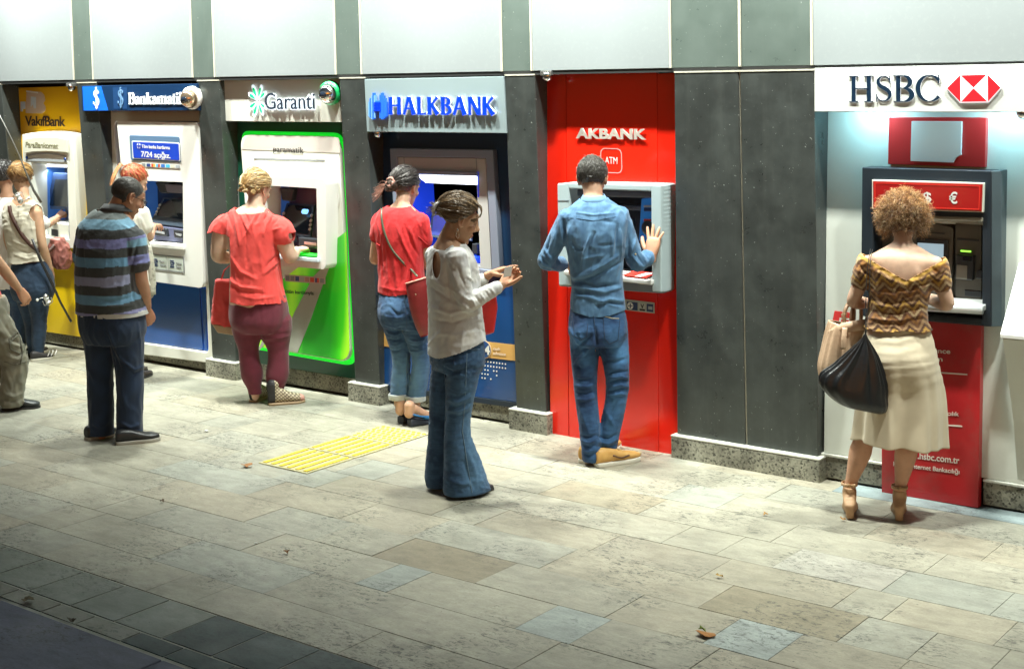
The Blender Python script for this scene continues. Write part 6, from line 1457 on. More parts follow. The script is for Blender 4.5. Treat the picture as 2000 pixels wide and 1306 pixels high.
# ------------------------------------------------------------------ woman in the grey shirt, in profile
def grey_shirt_woman():
    C = gr(897, 962)
    f = Fig('woman in a thin grey shirt and flared jeans, looking down at her hands', C, -25,
            [(893, 712, 0, .150, .115), (893, 690, -.005, .178, .135), (892, 655, 0, .170, .130), (889, 615, 0, .148, .125), (887, 580, 0, .145, .122), (884, 542, 0, .155, .128), (880, 510, 0, .165, .112), (875, 487, 0, .148, .085), (871, 474, .01, .078, .064)],
            nb=(871, 474, .0), nk=(888, 440, .0), sl=(848, 496, .14), sr=(892, 499, -.14), el=(872, 600, .17), er=(911, 594, -.17), wl=(957, 535, .12), wr=(981, 556, -.10), hl=(875, 712, .08), hr=(905, 712, -.08), kl=(860, 812, .08), kr=(895, 812, -.08), al=(856, 928, .08), ar=(893, 938, -.08))
    j = f.j; base = (.42, .25, .155); f.nkw = 1.05
    Hf = facing(-43)[1]
    H = head(j(897, 430, .0), nrm(Hf+[0, 0, -.42]), nrm(Hf*.42+[0, 0, 1]), 1.04, fem=True)
    keep = lambda Q: -np.minimum.reduce([Q[:, 2]-(-.030+1.05*np.clip(Q[:, 1]+.035, 0, .2)), .080-Q[:, 1], EAR(Q)])
    hw_ = hand(f.wr, j(1000, 536, -.06)-f.wr, nrm(UP*.5-f.R*-.6+[0, 0, 0]), 1, .17, (.75, .8, .85, .9), .06, (.6, .9))
    hl_ = hand(f.wl, j(1003, 517, .12)-f.wl, nrm(-UP-.2*f.F), -1, .175, (.06, .12, .25, .4), .18, (.9, .5))
    f.skin(hd_(H, base, (.06, .035, .02), keep, (.05, .032, .018), (.42, .12, .10)), [hw_, hl_], base, (.040, .038, .034, .032, .024), vox=.007)
    sp = [f.torso([(894, 712, 0, .196, .150), (893, 690, 0, .192, .150), (892, 655, 0, .184, .146), (889, 615, 0, .166, .142), (887, 580, 0, .160, .138), (885, 542, 0, .166, .140), (880, 510, 0, .172, .122), (875, 489, 0, .158, .098), (872, 478, 0, .10, .082)])]
    sp += [sleeve(f.sl, f.el, f.wl+(f.el-f.wl)*.16, [.058, .054, .048, .046, .042, .038]), sleeve(f.sr, f.er, f.wr+(f.er-f.wr)*.12, [.060, .056, .050, .050, .045, .037])]+traps(j(872, 482, 0), f.sl, f.sr, .046)
    sp += [ell(j(918, 548, -.04), (.055, .055, .06))]
    nbk = j(871, 475, 0)
    zn = j(871, 477, 0)[2]; neck = lambda V: np.minimum(V[:, 2]-(zn-.25*np.abs((V-nbk)@f.R)*0-.02), .115-np.linalg.norm((V-nbk)*[1, 1, .6], axis=1))
    kh = j(853, 515, -.05); key = lambda V: np.minimum(1-np.linalg.norm(np.stack([((V-kh)@nrm(ray(853, 515)*[1, 1, 0]))*0, (V-kh)@_rt/.026, (V[:, 2]-kh[2])/.072], 1), axis=1), (.16-np.abs((V-kh)@nrm(ray(853, 515)*[1, 1, 0])))*10)
    key2 = lambda V: np.where((V-f.C)@f.F < -.02, key(V), -1)
    zb, zs = j(862, 690, 0)[2], j(940, 662, 0)[2]
    hem = lambda V: (zb+(zs-zb)*np.clip(((V-j(862, 690, 0))@nrm(_rt*[1, 1, 0]))/.22, -.1, 1.1)+.0)-V[:, 2]
    px = [([(845, 545), (870, 560), (900, 575)], .010, .009), ([(840, 560), (870, 580), (905, 600)], .010, -.009), ([(842, 600), (880, 612), (925, 600)], .011, .008), ([(845, 625), (885, 630), (935, 615)], .010, -.008), ([(850, 650), (890, 655), (935, 645)], .010, .006), ([(912, 540), (925, 550)], .008, .008),
          ([(900, 590), (915, 605)], .006, .008), ([(908, 584), (922, 604)], .006, -.009), ([(918, 580), (930, 600)], .006, .009), ([(928, 577), (940, 594)], .006, -.008), ([(938, 573), (948, 588)], .005, .007), ([(948, 568), (958, 583)], .005, -.006), ([(958, 563), (968, 576)], .005, .006), ([(880, 520), (900, 570)], .010, .008), ([(892, 518), (908, 560)], .009, -.008), ([(872, 505), (888, 530)], .009, -.006), ([(870, 520), (880, 590)], .012, -.012),
          ([(896, 570), (912, 585), (925, 588)], .008, .009), ([(840, 670), (870, 640)], .012, .006), ([(860, 680), (880, 640)], .012, -.005), ([(905, 640), (900, 690)], .010, .006)]
    o = garment('thin_grey_shirt', f.root, sp, .0065, cotton, lambda V: mixc((.52, .53, .55), (.64, .64, .61), .5+.6*noise3(V*18)), [neck, key2, hem], None, [(f.R+UP*.5, 7, 26, .0026), (None, 0, 60, .0010)], px=px, smooth=3)
    P = [kh+_rt*.027*math.cos(t)+UP*.075*math.sin(t) for t in np.linspace(0, 6.28, 26)]
    # jeans flared from the knee
    jp = [f.torso([(893, 655, 0, .165, .128), (893, 680, 0, .178, .138), (893, 705, -.005, .182, .140), (893, 722, -.005, .16, .125)], .0)]
    jp += [limb([f.hl-UP*.02, f.hl+(f.kl-f.hl)*.5, f.kl, f.kl+(f.al-f.kl)*.35, f.kl+(f.al-f.kl)*.75, f.al-UP*.03], [.095, .084, .064, .066, .074, .080], 18)]
    nr = [(f.hr-UP*.02, .098, .092), (f.hr+(f.kr-f.hr)*.5, .088, .082), (f.kr, .066, .070), (f.kr+(f.ar-f.kr)*.32, .064, .076), (f.kr+(f.ar-f.kr)*.7+f.F*.03, .075, .105), (f.ar-UP*.045+f.F*.055, .088, .135), (f.ar-UP*.075+f.F*.06, .090, .138)]
    jp += [loftE([(p, f.R*a, f.F*b) for p, a, b in nr], 24, 4, 2.2)]
    px = [([(866, 716), (885, 728), (912, 722)], .010, -.010), ([(868, 705), (890, 712), (915, 706)], .010, .008), ([(867, 690), (885, 698), (905, 694)], .009, .006)]
    for k, y in enumerate((770, 780, 790, 799, 808)): px.append(([(872, y), (895, y+5), (918, y-4)], .008, .009 if k % 2 else -.009))
    px += [([(866, 742), (890, 732), (912, 735)], .009, .007), ([(912, 880), (930, 930)], .014, .010), ([(905, 900), (925, 950)], .012, -.008), ([(870, 935), (900, 945), (940, 938)], .012, .006), ([(842, 930), (856, 938), (868, 932)], .008, .006)]
    fade = [(j(915, 860, -.1), (.05, .06, .2), .5), (j(925, 930, -.1), (.06, .08, .10), .55), (j(915, 740, -.1), (.035, .06, .14), .7), (j(890, 790, -.15), (.06, .06, .1), .2)]
    o = garment('flared_jeans', f.root, jp, .0065, denim, jeans_col((.008, .034, .095), (.13, .29, .50), (), fade), [lambda V: .018-V[:, 2]], None, [(f.R, 8, 26, .003), (None, 0, 60, .0012)], px=px)
    sewn('side_seam', o, [(912, 690), (908, 790), (903, 840), (912, 900), (922, 962)], .0025, denim, (.15, .25, .36)); sewn('inner_seam', o, [(867, 700), (871, 780), (867, 860), (866, 950)], .002, denim, (.13, .22, .33)); sewn('pocket', o, [(912, 672), (920, 682), (938, 682)], .0022, denim, (.12, .2, .3)); sewn('pocket', o, [(888, 690), (886, 712)], .002, denim, (.01, .03, .07))
    for q in ((gr(880, 968)+f.F*.02, gr(880, 968)+f.F*.27), (gr(850, 945), gr(850, 945)+f.F*.24)): shoes_pair(f.root, [q], leatherm, (.03, .03, .035), M('dark_sole', (.03, .03, .03), .7), None, w_=.038, h=.05, sole=.012)
    # hair combed back into a claw clip
    T, Rm, k = H[4], H[3], 1.04; keep2 = lambda Q: -np.minimum(Q[:, 2]-(-.020+1.15*np.clip(Q[:, 1]+.025, 0, .2)), .088-Q[:, 1])
    cap = haircap(T, Rm, k, keep2, .012, .004, 60, (.085, .055, .03)); tie = (0, -.125, .02)
    L = swept(T, Rm, k, tie, 1800, .014, (0, 360), (5, 112), keep=keep2, lift=1.2)
    for i in range(110):   # side swept fringe
        t0 = RNG.uniform(0, 1); a = np.array([.02+.03*RNG.rand(), .04+.02*RNG.randn()*.3, .120]); b_ = np.array([.050+.02*t0, .088, .078-.02*t0]); c_ = np.array([.068+.008*RNG.rand(), .070-.025*t0, .030-.012*RNG.rand()]); L.append([T(p) for p in cr_spline([a, (a+b_)/2+[0, .012, .012], b_, c_], 3)])
    for i in range(70):
        d = nrm(RNG.normal(size=3)*[.5, .5, .8]+[0, -.5, .35]); p = np.array(tie)+[0, -.01, .0]; L.append([T(p+d*s*RNG.uniform(.03, .06)+np.array([0, 0, -.015])*s*s) for s in np.linspace(0, 1, 6)])
    L += swirl(T((0, -.118, .01)), Rm[:, 1], .022, .012, 1.2, 60, N=16)
    locks('hair', L, f.root, huec((.20, .135, .07), 60, .45)+huec((.10, .065, .035), 50, .3), .0022, 3, cap)
    cp = [T(p) for p in ((.012, -.130, .055), (.018, -.150, .035), (.018, -.152, .0), (.012, -.138, -.025))]
    V, F = merge([tube(cp, [.008, .011, .011, .008], 8)]+[tube([T((.012, -.142, z)), T((.03, -.125, z*.8)), T((.036, -.10, z*.6))], [.004, .004, .003], 6) for z in (-.015, .0, .016, .034, .05)]); link('claw_clip', mesh_of('c', V, F), M('clip_grey', (.42, .42, .43), .3), f.root, True)
    e = T((.078, -.004, -.040)); V, F = tube([e, e-UP*.02+_rt*.004, e-UP*.045+_rt*.010, e-UP*.055, e-UP*.042-_rt*.011, e-UP*.02-_rt*.004, e], .0022, 6); link('earring', mesh_of('e', V, F), M('silver', (.7, .68, .6), .2, 1.0), f.root, True)
    # folded white slip between her fingers
    c = j(990, 531, -.13); t = thing('paper_slip', 'small folded white slip between the hands of the woman in the grey shirt', 'paper', c)
    u = nrm(_rt*[1, 1, 0]); prism('paper', [c-u*.02-UP*.03, c+u*.022-UP*.022, c+u*.03+UP*.03, c-u*.012+UP*.026], nrm(ray(989, 540))*.004, M('paper_white', (.8, .8, .77), .7), t, .001)
    # red handbag on her far side
    c = j(957, 612, .16); t = thing('red_handbag', 'bright red handbag hanging on the far side of the woman in the grey shirt', 'handbag', c)
    q = [(940, 585, .16), (968, 570, .16), (972, 600, .16), (965, 650, .16), (945, 655, .16), (930, 650, .16)]; P = [j(*p) for p in q]; V, F = remesh([prism_vf(P, nrm(ray(950, 600))*.12)], .006, 8)
    make('bag_body', V, F, leatherm, t, shade((.55, .02, .02), 20, .15)(V))
    V, F = tube([j(945, 580, .2), j(950, 560, .2), j(962, 552, .2), j(968, 572, .2)], .006, 8); link('handle', mesh_of('h', V, F), M('red_leather', (.45, .015, .015), .4), t, True)
    return f
def prism_vf(pts, ext):
    n = len(pts); return [np.array(p) for p in pts]+[np.array(p)+ext for p in pts], [tuple(range(n)), tuple(range(2*n-1, n-1, -1))]+[(i, i+n, (i+1) % n+n, (i+1) % n) for i in range(n)]
curly = curly_woman()
greyw = grey_shirt_woman()
def drape(name, rows_, fold, mat, root, col, n=96, sub=6, thick=.003, creases_=(), close=False):
    """hanging cloth or bag: rows (centre, right*hw, front*hd, fold height); fold(theta, t) gives the pleats"""
    S = cr_spline(np.array([np.concatenate([c, a, b, [g]]) for c, a, b, g in rows_], float), sub); V = []; m = len(S)
    for i, r in enumerate(S):
        c, a, b, g = r[:3], r[3:6], r[6:9], r[9]
        for k in range(n):
            t = 2*math.pi*k/n; q = 1+g*fold(t, i/(m-1)); V.append(c+(a*math.cos(t)+b*math.sin(t))*q)
    F = [(i*n+k, i*n+(k+1) % n, (i+1)*n+(k+1) % n, (i+1)*n+k) for i in range(m-1) for k in range(n)]
    V = np.array(V); F = np.array(F); N = vnorm(V, F)
    if ((V-np.mean(V, 0))*N).sum() < 0: F = F[:, ::-1]; N = -N
    if creases_:
        tr = bvh(V, F); D = np.zeros(len(V))
        for q in creases_: D += crease_path(V, *drawn(tr, *q))
        V = V+N*D[:, None]
    if close:
        F = np.vstack([F, [(((m-1)*n+k), ((m-1)*n+k+1), ((m-1)*n+(n-k-2) % n), ((m-1)*n+(n-k-1) % n)) for k in range(n//2-1)]])
    C = col(V) if callable(col) else col; o = make(name, V, F, mat, root, C)
    if thick: mo = o.modifiers.new('t', 'SOLIDIFY'); mo.thickness = thick
    return o
pleat = lambda a, b, c, p=0: (lambda t, s: .55*math.sin(a*t+p)+.3*math.sin(b*t+1+p)+.25*math.sin(c*t+2*s+p))
# ---- bags of the curly haired woman
def curly_bags():
    C = gr(1703, 1008); j = lambda x, y, d: dep(x, y, C, d); R_, F_ = facing(24)
    t = thing('black_plastic_bag', 'shiny black plastic bag hanging by thin cords beside the cream skirt', 'plastic bag', j(1690, 655, -.12)); D = -.20
    rw = [(1690, 652, .004, .004), (1689, 664, .018, .014), (1684, 690, .066, .040), (1676, 716, .115, .062), (1668, 742, .165, .080), (1667, 764, .172, .088), (1676, 783, .152, .080), (1684, 796, .120, .055), (1688, 802, .085, .014)]
    rows_ = [(j(x, y, D), nrm(_rt*[1, 1, 0]-UP*(.12+.10*(i > 3)))*hw, F_*hd, g) for i, ((x, y, hw, hd), g) in enumerate(zip(rw, (.2, .34, .26, .17, .09, .045, .03, .03, .03)))]
    bag = drape('bag', rows_, lambda a, s: .5*math.sin(9*a+.6)+.35*math.sin(15*a+s)+.35*abs(math.sin(6*a))-.1, M('black_plastic', (.006, .007, .009), .40, coat=.10, bump=.7, bs=38), t, None, 150, 6, .002, close=True)
    sh = j(1700, 492, -.09); kn = j(1690, 654, D)
    for dx, q in ((0, [(1700, 486, -.02), (1697, 505, -.105), (1693, 540, -.13), (1691, 590, -.155), (1690, 654, D)]), (3, [(1704, 487, .0), (1700, 510, -.11), (1698, 560, -.14), (1695, 610, -.16), (1691, 655, D)])):
        P = [j(*p) for p in q]; V, F = tube(cr_spline(P, 5), .0022, 5); link('cord', mesh_of('c', V, F), M('black_cord', (.01, .01, .01), .6), t, True)
    t2 = thing('beige_handbag', 'soft beige leather handbag with buckled handles on the forearm of the curly haired woman', 'handbag', j(1655, 660, .05)); D2 = .06
    rw = [(1657, 634, .105, .050), (1655, 650, .112, .060), (1648, 690, .120, .075), (1644, 725, .128, .080), (1646, 752, .120, .070), (1650, 768, .10, .02)]
    beige = M('beige_leather', (.52, .36, .24), .5, bump=.4, bs=70, var=.1, vs=12)
    drape('bag_body', [(j(x, y, D2), nrm(_rt*[1, 1, 0]-UP*.25)*hw, F_*hd, g) for (x, y, hw, hd), g in zip(rw, (.06, .09, .07, .06, .05, .04))], pleat(5, 9, 17), beige, t2, None, 96, 5, .004, close=True)
    fl = [(1622, 655, D2-.05), (1650, 640, D2-.06), (1692, 633, D2-.05)]; strap('flap', [j(*p) for p in fl], .055, .006, beige, t2, (1, 1, 1), nrm(-F_), 6)
    for dx in (0, 14):
        P = [j(1650+dx, 640, D2-.05), j(1649+dx, 615, D2-.03), j(1655+dx, 597, D2), j(1665+dx, 592, D2+.06), j(1668+dx, 612, D2+.11), j(1666+dx, 645, D2+.1)]
        strap('handle', P, .020, .006, M('tan_strap', (.22, .12, .06), .5), t2, (1, 1, 1), [-F_, -F_, -F_+UP, UP, F_+UP, F_], 6)
    for y in (613, 630): V, F = tube([j(1644, y, D2-.055), j(1655, y, D2-.055), j(1655, y+8, D2-.055), j(1644, y+8, D2-.055), j(1644, y, D2-.055)], .003, 6); link('buckle', mesh_of('b', V, F), M('brass', (.45, .38, .25), .3, 1.0), t2, True)
    strap('tab', [j(1650, 640, D2-.066), j(1648, 660, D2-.085), j(1647, 682, D2-.09)], .026, .005, beige, t2, (1, 1, 1), -F_, 5)
curly_bags()
# ------------------------------------------------------------------ woman in the red T shirt at the navy bay
def red_tee_woman():
    C = gr(800, 826)
    f = Fig('woman in a red T shirt and rolled jeans, dark hair in a messy bun', C, 20,
            [(788, 635, 0, .150, .125), (788, 605, -.01, .162, .130), (786, 575, 0, .156, .118), (784, 540, 0, .150, .110), (783, 505, 0, .152, .110), (782, 470, 0, .165, .115), (781, 440, 0, .178, .108), (782, 418, 0, .150, .090), (785, 402, .02, .072, .060)],
            nb=(785, 404, .0), nk=(790, 376, .05), sl=(744, 428, .04), sr=(820, 430, -.06), el=(730, 508, .06), er=(836, 516, -.02), wl=(752, 505, .24), wr=(848, 540, .2), hl=(770, 620, .03), hr=(806, 622, -.04), kl=(785, 700, .02), kr=(824, 702, -.04), al=(778, 782, .02), ar=(812, 786, -.02))
    j = f.j; base = (.52, .32, .22); Hf = facing(2)[1]; H = head(j(792, 367, .07), nrm(Hf+[0, 0, -.35]), nrm(Hf*.35+[0, 0, 1]), 1.02)
    keep = lambda Q: -np.minimum.reduce([Q[:, 2]-(-.035+1.0*np.clip(Q[:, 1]+.035, 0, .2)), .072-Q[:, 1], EAR(Q)])
    h1 = hand(f.wl, j(768, 512, .34)-f.wl, (0, 0, -1), -1, .16, .6); h2 = hand(f.wr, j(856, 545, .3)-f.wr, (0, 0, -1), 1, .16, .5)
    f.skin(hd_(H, base, (.04, .025, .02), keep, (.03, .022, .02)), [h1, h2], base, (.042, .040, .034, .032, .023), (.072, .064, .050, .046, .044, .034, .032))
    sp = [f.torso([(788, 580, 0, .170, .132), (786, 555, 0, .166, .126)]+[(a, b, c, d+.007, e+.010) for a, b, c, d, e in f.tor[3:8]]+[(785, 404, .01, .085, .072)])]+traps(j(785, 408, 0), f.sl, f.sr, .046)
    sp += [sleeve(f.sl, f.el, None, [.064, .064, .062, .062], .42), sleeve(f.sr, f.er, None, [.064, .066, .064, .062], .48)]
    nb = j(785, 402, .01); zn = nb[2]; neck = both(plane(nb+UP*.004, nrm(UP-f.F*.1)), near(nb, .10)); hz = j(786, 571, 0)[2]
    px = [([(775, 440), (790, 480), (812, 525)], .010, .010), ([(790, 440), (803, 475), (818, 500)], .009, -.009), ([(800, 445), (812, 480)], .009, .009), ([(740, 450), (744, 490), (748, 540)], .012, -.009), ([(752, 455), (756, 500), (760, 560)], .010, .006), ([(735, 430), (745, 455), (742, 480)], .009, .007), ([(815, 430), (826, 455)], .010, .008), ([(822, 445), (834, 465)], .008, -.007), ([(770, 500), (775, 560)], .012, .008), ([(785, 510), (780, 565)], .012, -.008), ([(800, 520), (790, 565)], .010, .008), ([(745, 560), (770, 567), (800, 568)], .007, .004), ([(730, 440), (728, 465)], .010, .006)]
    o = garment('red_tee', f.root, sp, .0065, cotton, shade((.60, .018, .022), 20, .12), [neck, lambda V: (hz+.006*np.sin((V-C)@f.R*25))-V[:, 2]], None, [(UP+f.R*.15, 5, 20, .004), (None, 0, 55, .001)], px=px)
    for a, b in (([(727, 470), (736, 476), (742, 480)], 0), ([(817, 462), (826, 470), (835, 478)], 0)): sewn('sleeve_hem', o, a, .004, cotton, (.50, .015, .02))
    jp = [f.torso([(788, 552, 0, .145, .112), (788, 580, 0, .162, .132), (788, 612, -.01, .172, .146), (789, 635, 0, .150, .122)])]+[leg(f.hl, f.kl, f.al, (.088, .080, .066, .062, .062, .060, .061)), leg(f.hr, f.kr, f.ar, (.088, .080, .066, .062, .062, .061, .062))]
    px = [([(762, 600), (775, 615), (790, 612)], .010, -.009), ([(790, 590), (800, 620), (812, 640)], .010, -.010), ([(795, 615), (815, 612), (830, 615)], .009, .008), ([(798, 630), (815, 634), (830, 628)], .008, -.008)]
    for k, y in enumerate((640, 650, 661, 671, 682)): px += [([(755+k, y), (772, y+4), (790, y-2)], .008, .009 if k % 2 else -.009), ([(798, y+3), (815, y+5), (834, y-1)], .008, -.008 if k % 2 else .009)]
    o = garment('jeans', f.root, jp, .0065, denim, jeans_col((.008, .036, .11), (.13, .28, .50), (), [(f.kl-UP*.1+[0, -.05, 0], (.08, .1, .16), .5), (f.kr-UP*.1+[0, -.05, 0], (.08, .1, .16), .6), (j(770, 590, -.1), (.06, .06, .06), .4)]), [plane(f.al+UP*.015, -UP)], None, [(f.R, 8, 26, .003), (None, 0, 60, .0012)], px=px)
    sewn('seam', o, [(790, 572), (792, 600), (795, 640)], .002, denim, (.03, .06, .12)); sewn('inner_seam', o, [(795, 690), (793, 765)], .002, denim, (.10, .18, .28)); sewn('pocket', o, [(805, 585), (828, 592)], .003, denim, (.45, .40, .28))
    for a, q in ((f.al, .0), (f.ar, .002)):
        V, F = remesh([loftE([(a+UP*.010, f.R*(.067+q), f.F*(.067+q)), (a+UP*.050, f.R*(.0685+q), f.F*(.0685+q))], 24, 3, 2)], .006, 1); make('rolled_cuff', V, F, denim, f.root, shade((.46, .50, .50), 40, .08)(V))
    blue = (.02, .14, .34)
    for hx, tx in (((780, 829), (824, 812)), ((796, 834), (852, 824))):
        g0, g1 = gr(*hx), gr(*tx); d = nrm(g1-g0); s = np.cross(d, UP); L_ = np.linalg.norm(g1-g0)
        W = remesh([loftE([(g0+d*.012+UP*.028, s*.027, UP*.028), (g0+d*.06+UP*.03, s*.032, UP*.030), (g0+d*L_*.55+UP*.020, s*.036, UP*.020), (g0+d*L_*.85+UP*.012, s*.038, UP*.012), (g0+d*L_+UP*.012, s*.024, UP*.010)], 16, 4, 3)], .0045, 1); so = make('wedge_shoe', W[0], W[1], soft, f.root, shade((.022, .03, .05), 40, .1)(W[0]))
        st = [g0+d*L_*.55+s*.040+UP*.055, g0+d*.05+s*.036+UP*.078, g0-d*.004+UP*.098, g0+d*.05-s*.036+UP*.078, g0+d*L_*.55-s*.040+UP*.055]; strap('sling_strap', st, .014, .004, leatherm, so, blue, [nrm(p-(g0+d*.08)) for p in st], 5)
        U = remesh([loftE([(g0+d*L_*.50+UP*.055, s*.040, UP*.016), (g0+d*L_*.75+UP*.042, s*.041, UP*.018), (g0+d*L_*.97+UP*.028, s*.028, UP*.014)], 16, 3, 2.4)], .0045, 1); make('shoe_upper', U[0], U[1], leatherm, so, blue)
        V, F = remesh([limb([g0+d*.02+UP*.15, g0+d*.015+UP*.085], [.036, .034]), limb([g0+d*.05+UP*.12, g0+d*.11+UP*.08, g0+d*L_*.7+UP*.055], [.032, .030, .028])], .005, 2); make('foot', V, F, skinm, f.root, arr(base))
    T, Rm, k = H[4], H[3], 1.02; cap = haircap(T, Rm, k, keep, .012, .004, 60, (.030, .024, .022)); tie = (-.005, -.120, .005)
    L = swept(T, Rm, k, tie, 1000, .013, (0, 360), (5, 110), keep=keep, lift=.8); cols = huec((.045, .038, .036), len(L), .5); c = T((-.015, -.128, -.015)); n0 = len(L)
    L += swirl(c, Rm[:, 1]+Rm[:, 2]*.3, .042, .020, 1.5, 260) + swirl(T((-.045, -.125, -.035)), Rm[:, 1], .024, .012, 1.3, 70); cols += huec((.085, .05, .035), len(L)-n0, .6); n0 = len(L)
    for i in range(60): d = nrm([-.9, -.2, -.25+.3*RNG.randn()]); L.append([T(np.array((-.03, -.13, -.045))+d*s*RNG.uniform(.06, .12)+np.array([0, 0, .03*math.sin(4*s)])+RNG.normal(size=3)*.002) for s in np.linspace(0, 1, 8)])
    cols += huec((.22, .10, .07), len(L)-n0, .4)
    locks('hair', L, f.root, cols, .0024, 3, cap); sc_ = [T((-.015, -.135, .0))+Rm@np.array([math.cos(a)*.028, -.01+.006*math.sin(5*a), math.sin(a)*.028]) for a in np.linspace(0, 6.28, 24)]
    V, F = tube(sc_, [.008+.003*math.sin(i*2.2) for i in range(24)], 8); link('scrunchie', mesh_of('s', V, F), M('rose_cloth', (.42, .2, .16), .8), f.root, True)
    # shoulder bag
    t = thing('dark_red_bag', 'dark red bucket bag at the hip of the woman in the red T shirt', 'handbag', j(812, 600, -.2)); D = -.19
    drc = M('dark_red_leather', (.20, .018, .02), .38, bump=.3, bs=60, var=.15, vs=8)
    u = nrm(_rt*[1, 1, 0]+UP*.28); drape('bag_body', [(j(x, y, D), u*hw, F*hd, g) for (x, y, hw, hd, g), F in zip(((818, 546, .088, .045, 0), (820, 565, .085, .055, .01), (823, 600, .072, .055, .02), (828, 635, .052, .045, .02), (832, 655, .036, .02, .02)), [f.F]*5)], pleat(4, 7, 11), drc, t, None, 64, 6, .005, close=True)
    rim = [j(818, 546, D)+u*.090*math.cos(a)+f.F*.047*math.sin(a) for a in np.linspace(0, 6.28, 28)]; V, F = tube(rim, .004, 6); link('bag_rim', mesh_of('r', V, F), M('pink_edge', (.55, .25, .2), .5), t, True)
    c = j(812, 575, D-.06); V, F = ell(c, (.006, .004, .006)); link('stud', mesh_of('s', V, F), M('brass', (.45, .38, .25), .3, 1.0), t, True)
    tr = o_tree['red_tee']; P = [hit(tr, x, y, out=.004) for x, y in ((747, 408), (746, 425), (752, 455), (765, 485), (785, 510), (803, 527))]; P = [p for p in P if p is not None]+[j(815, 540, D-.03)]
    strap('bag_strap', P, .014, .004, leatherm, t, (.07, .08, .05), nrm(CAM-C)*[1, 1, 0]+UP*.2, 6)
    t = thing('crumpled_foil_bag', 'small crumpled silvery bag in the left hand of the woman in the red T shirt', 'bag', j(738, 498, .2)); V, F = remesh([ell(j(738, 497, .17), (.045, .03, .050))], .006, 1); V = V+vnorm(V, F)*(.012*ridge(V*40))[:, None]; make('foil', V, F, M('foil', (.6, .65, .72), .25, .7), t)
    return f
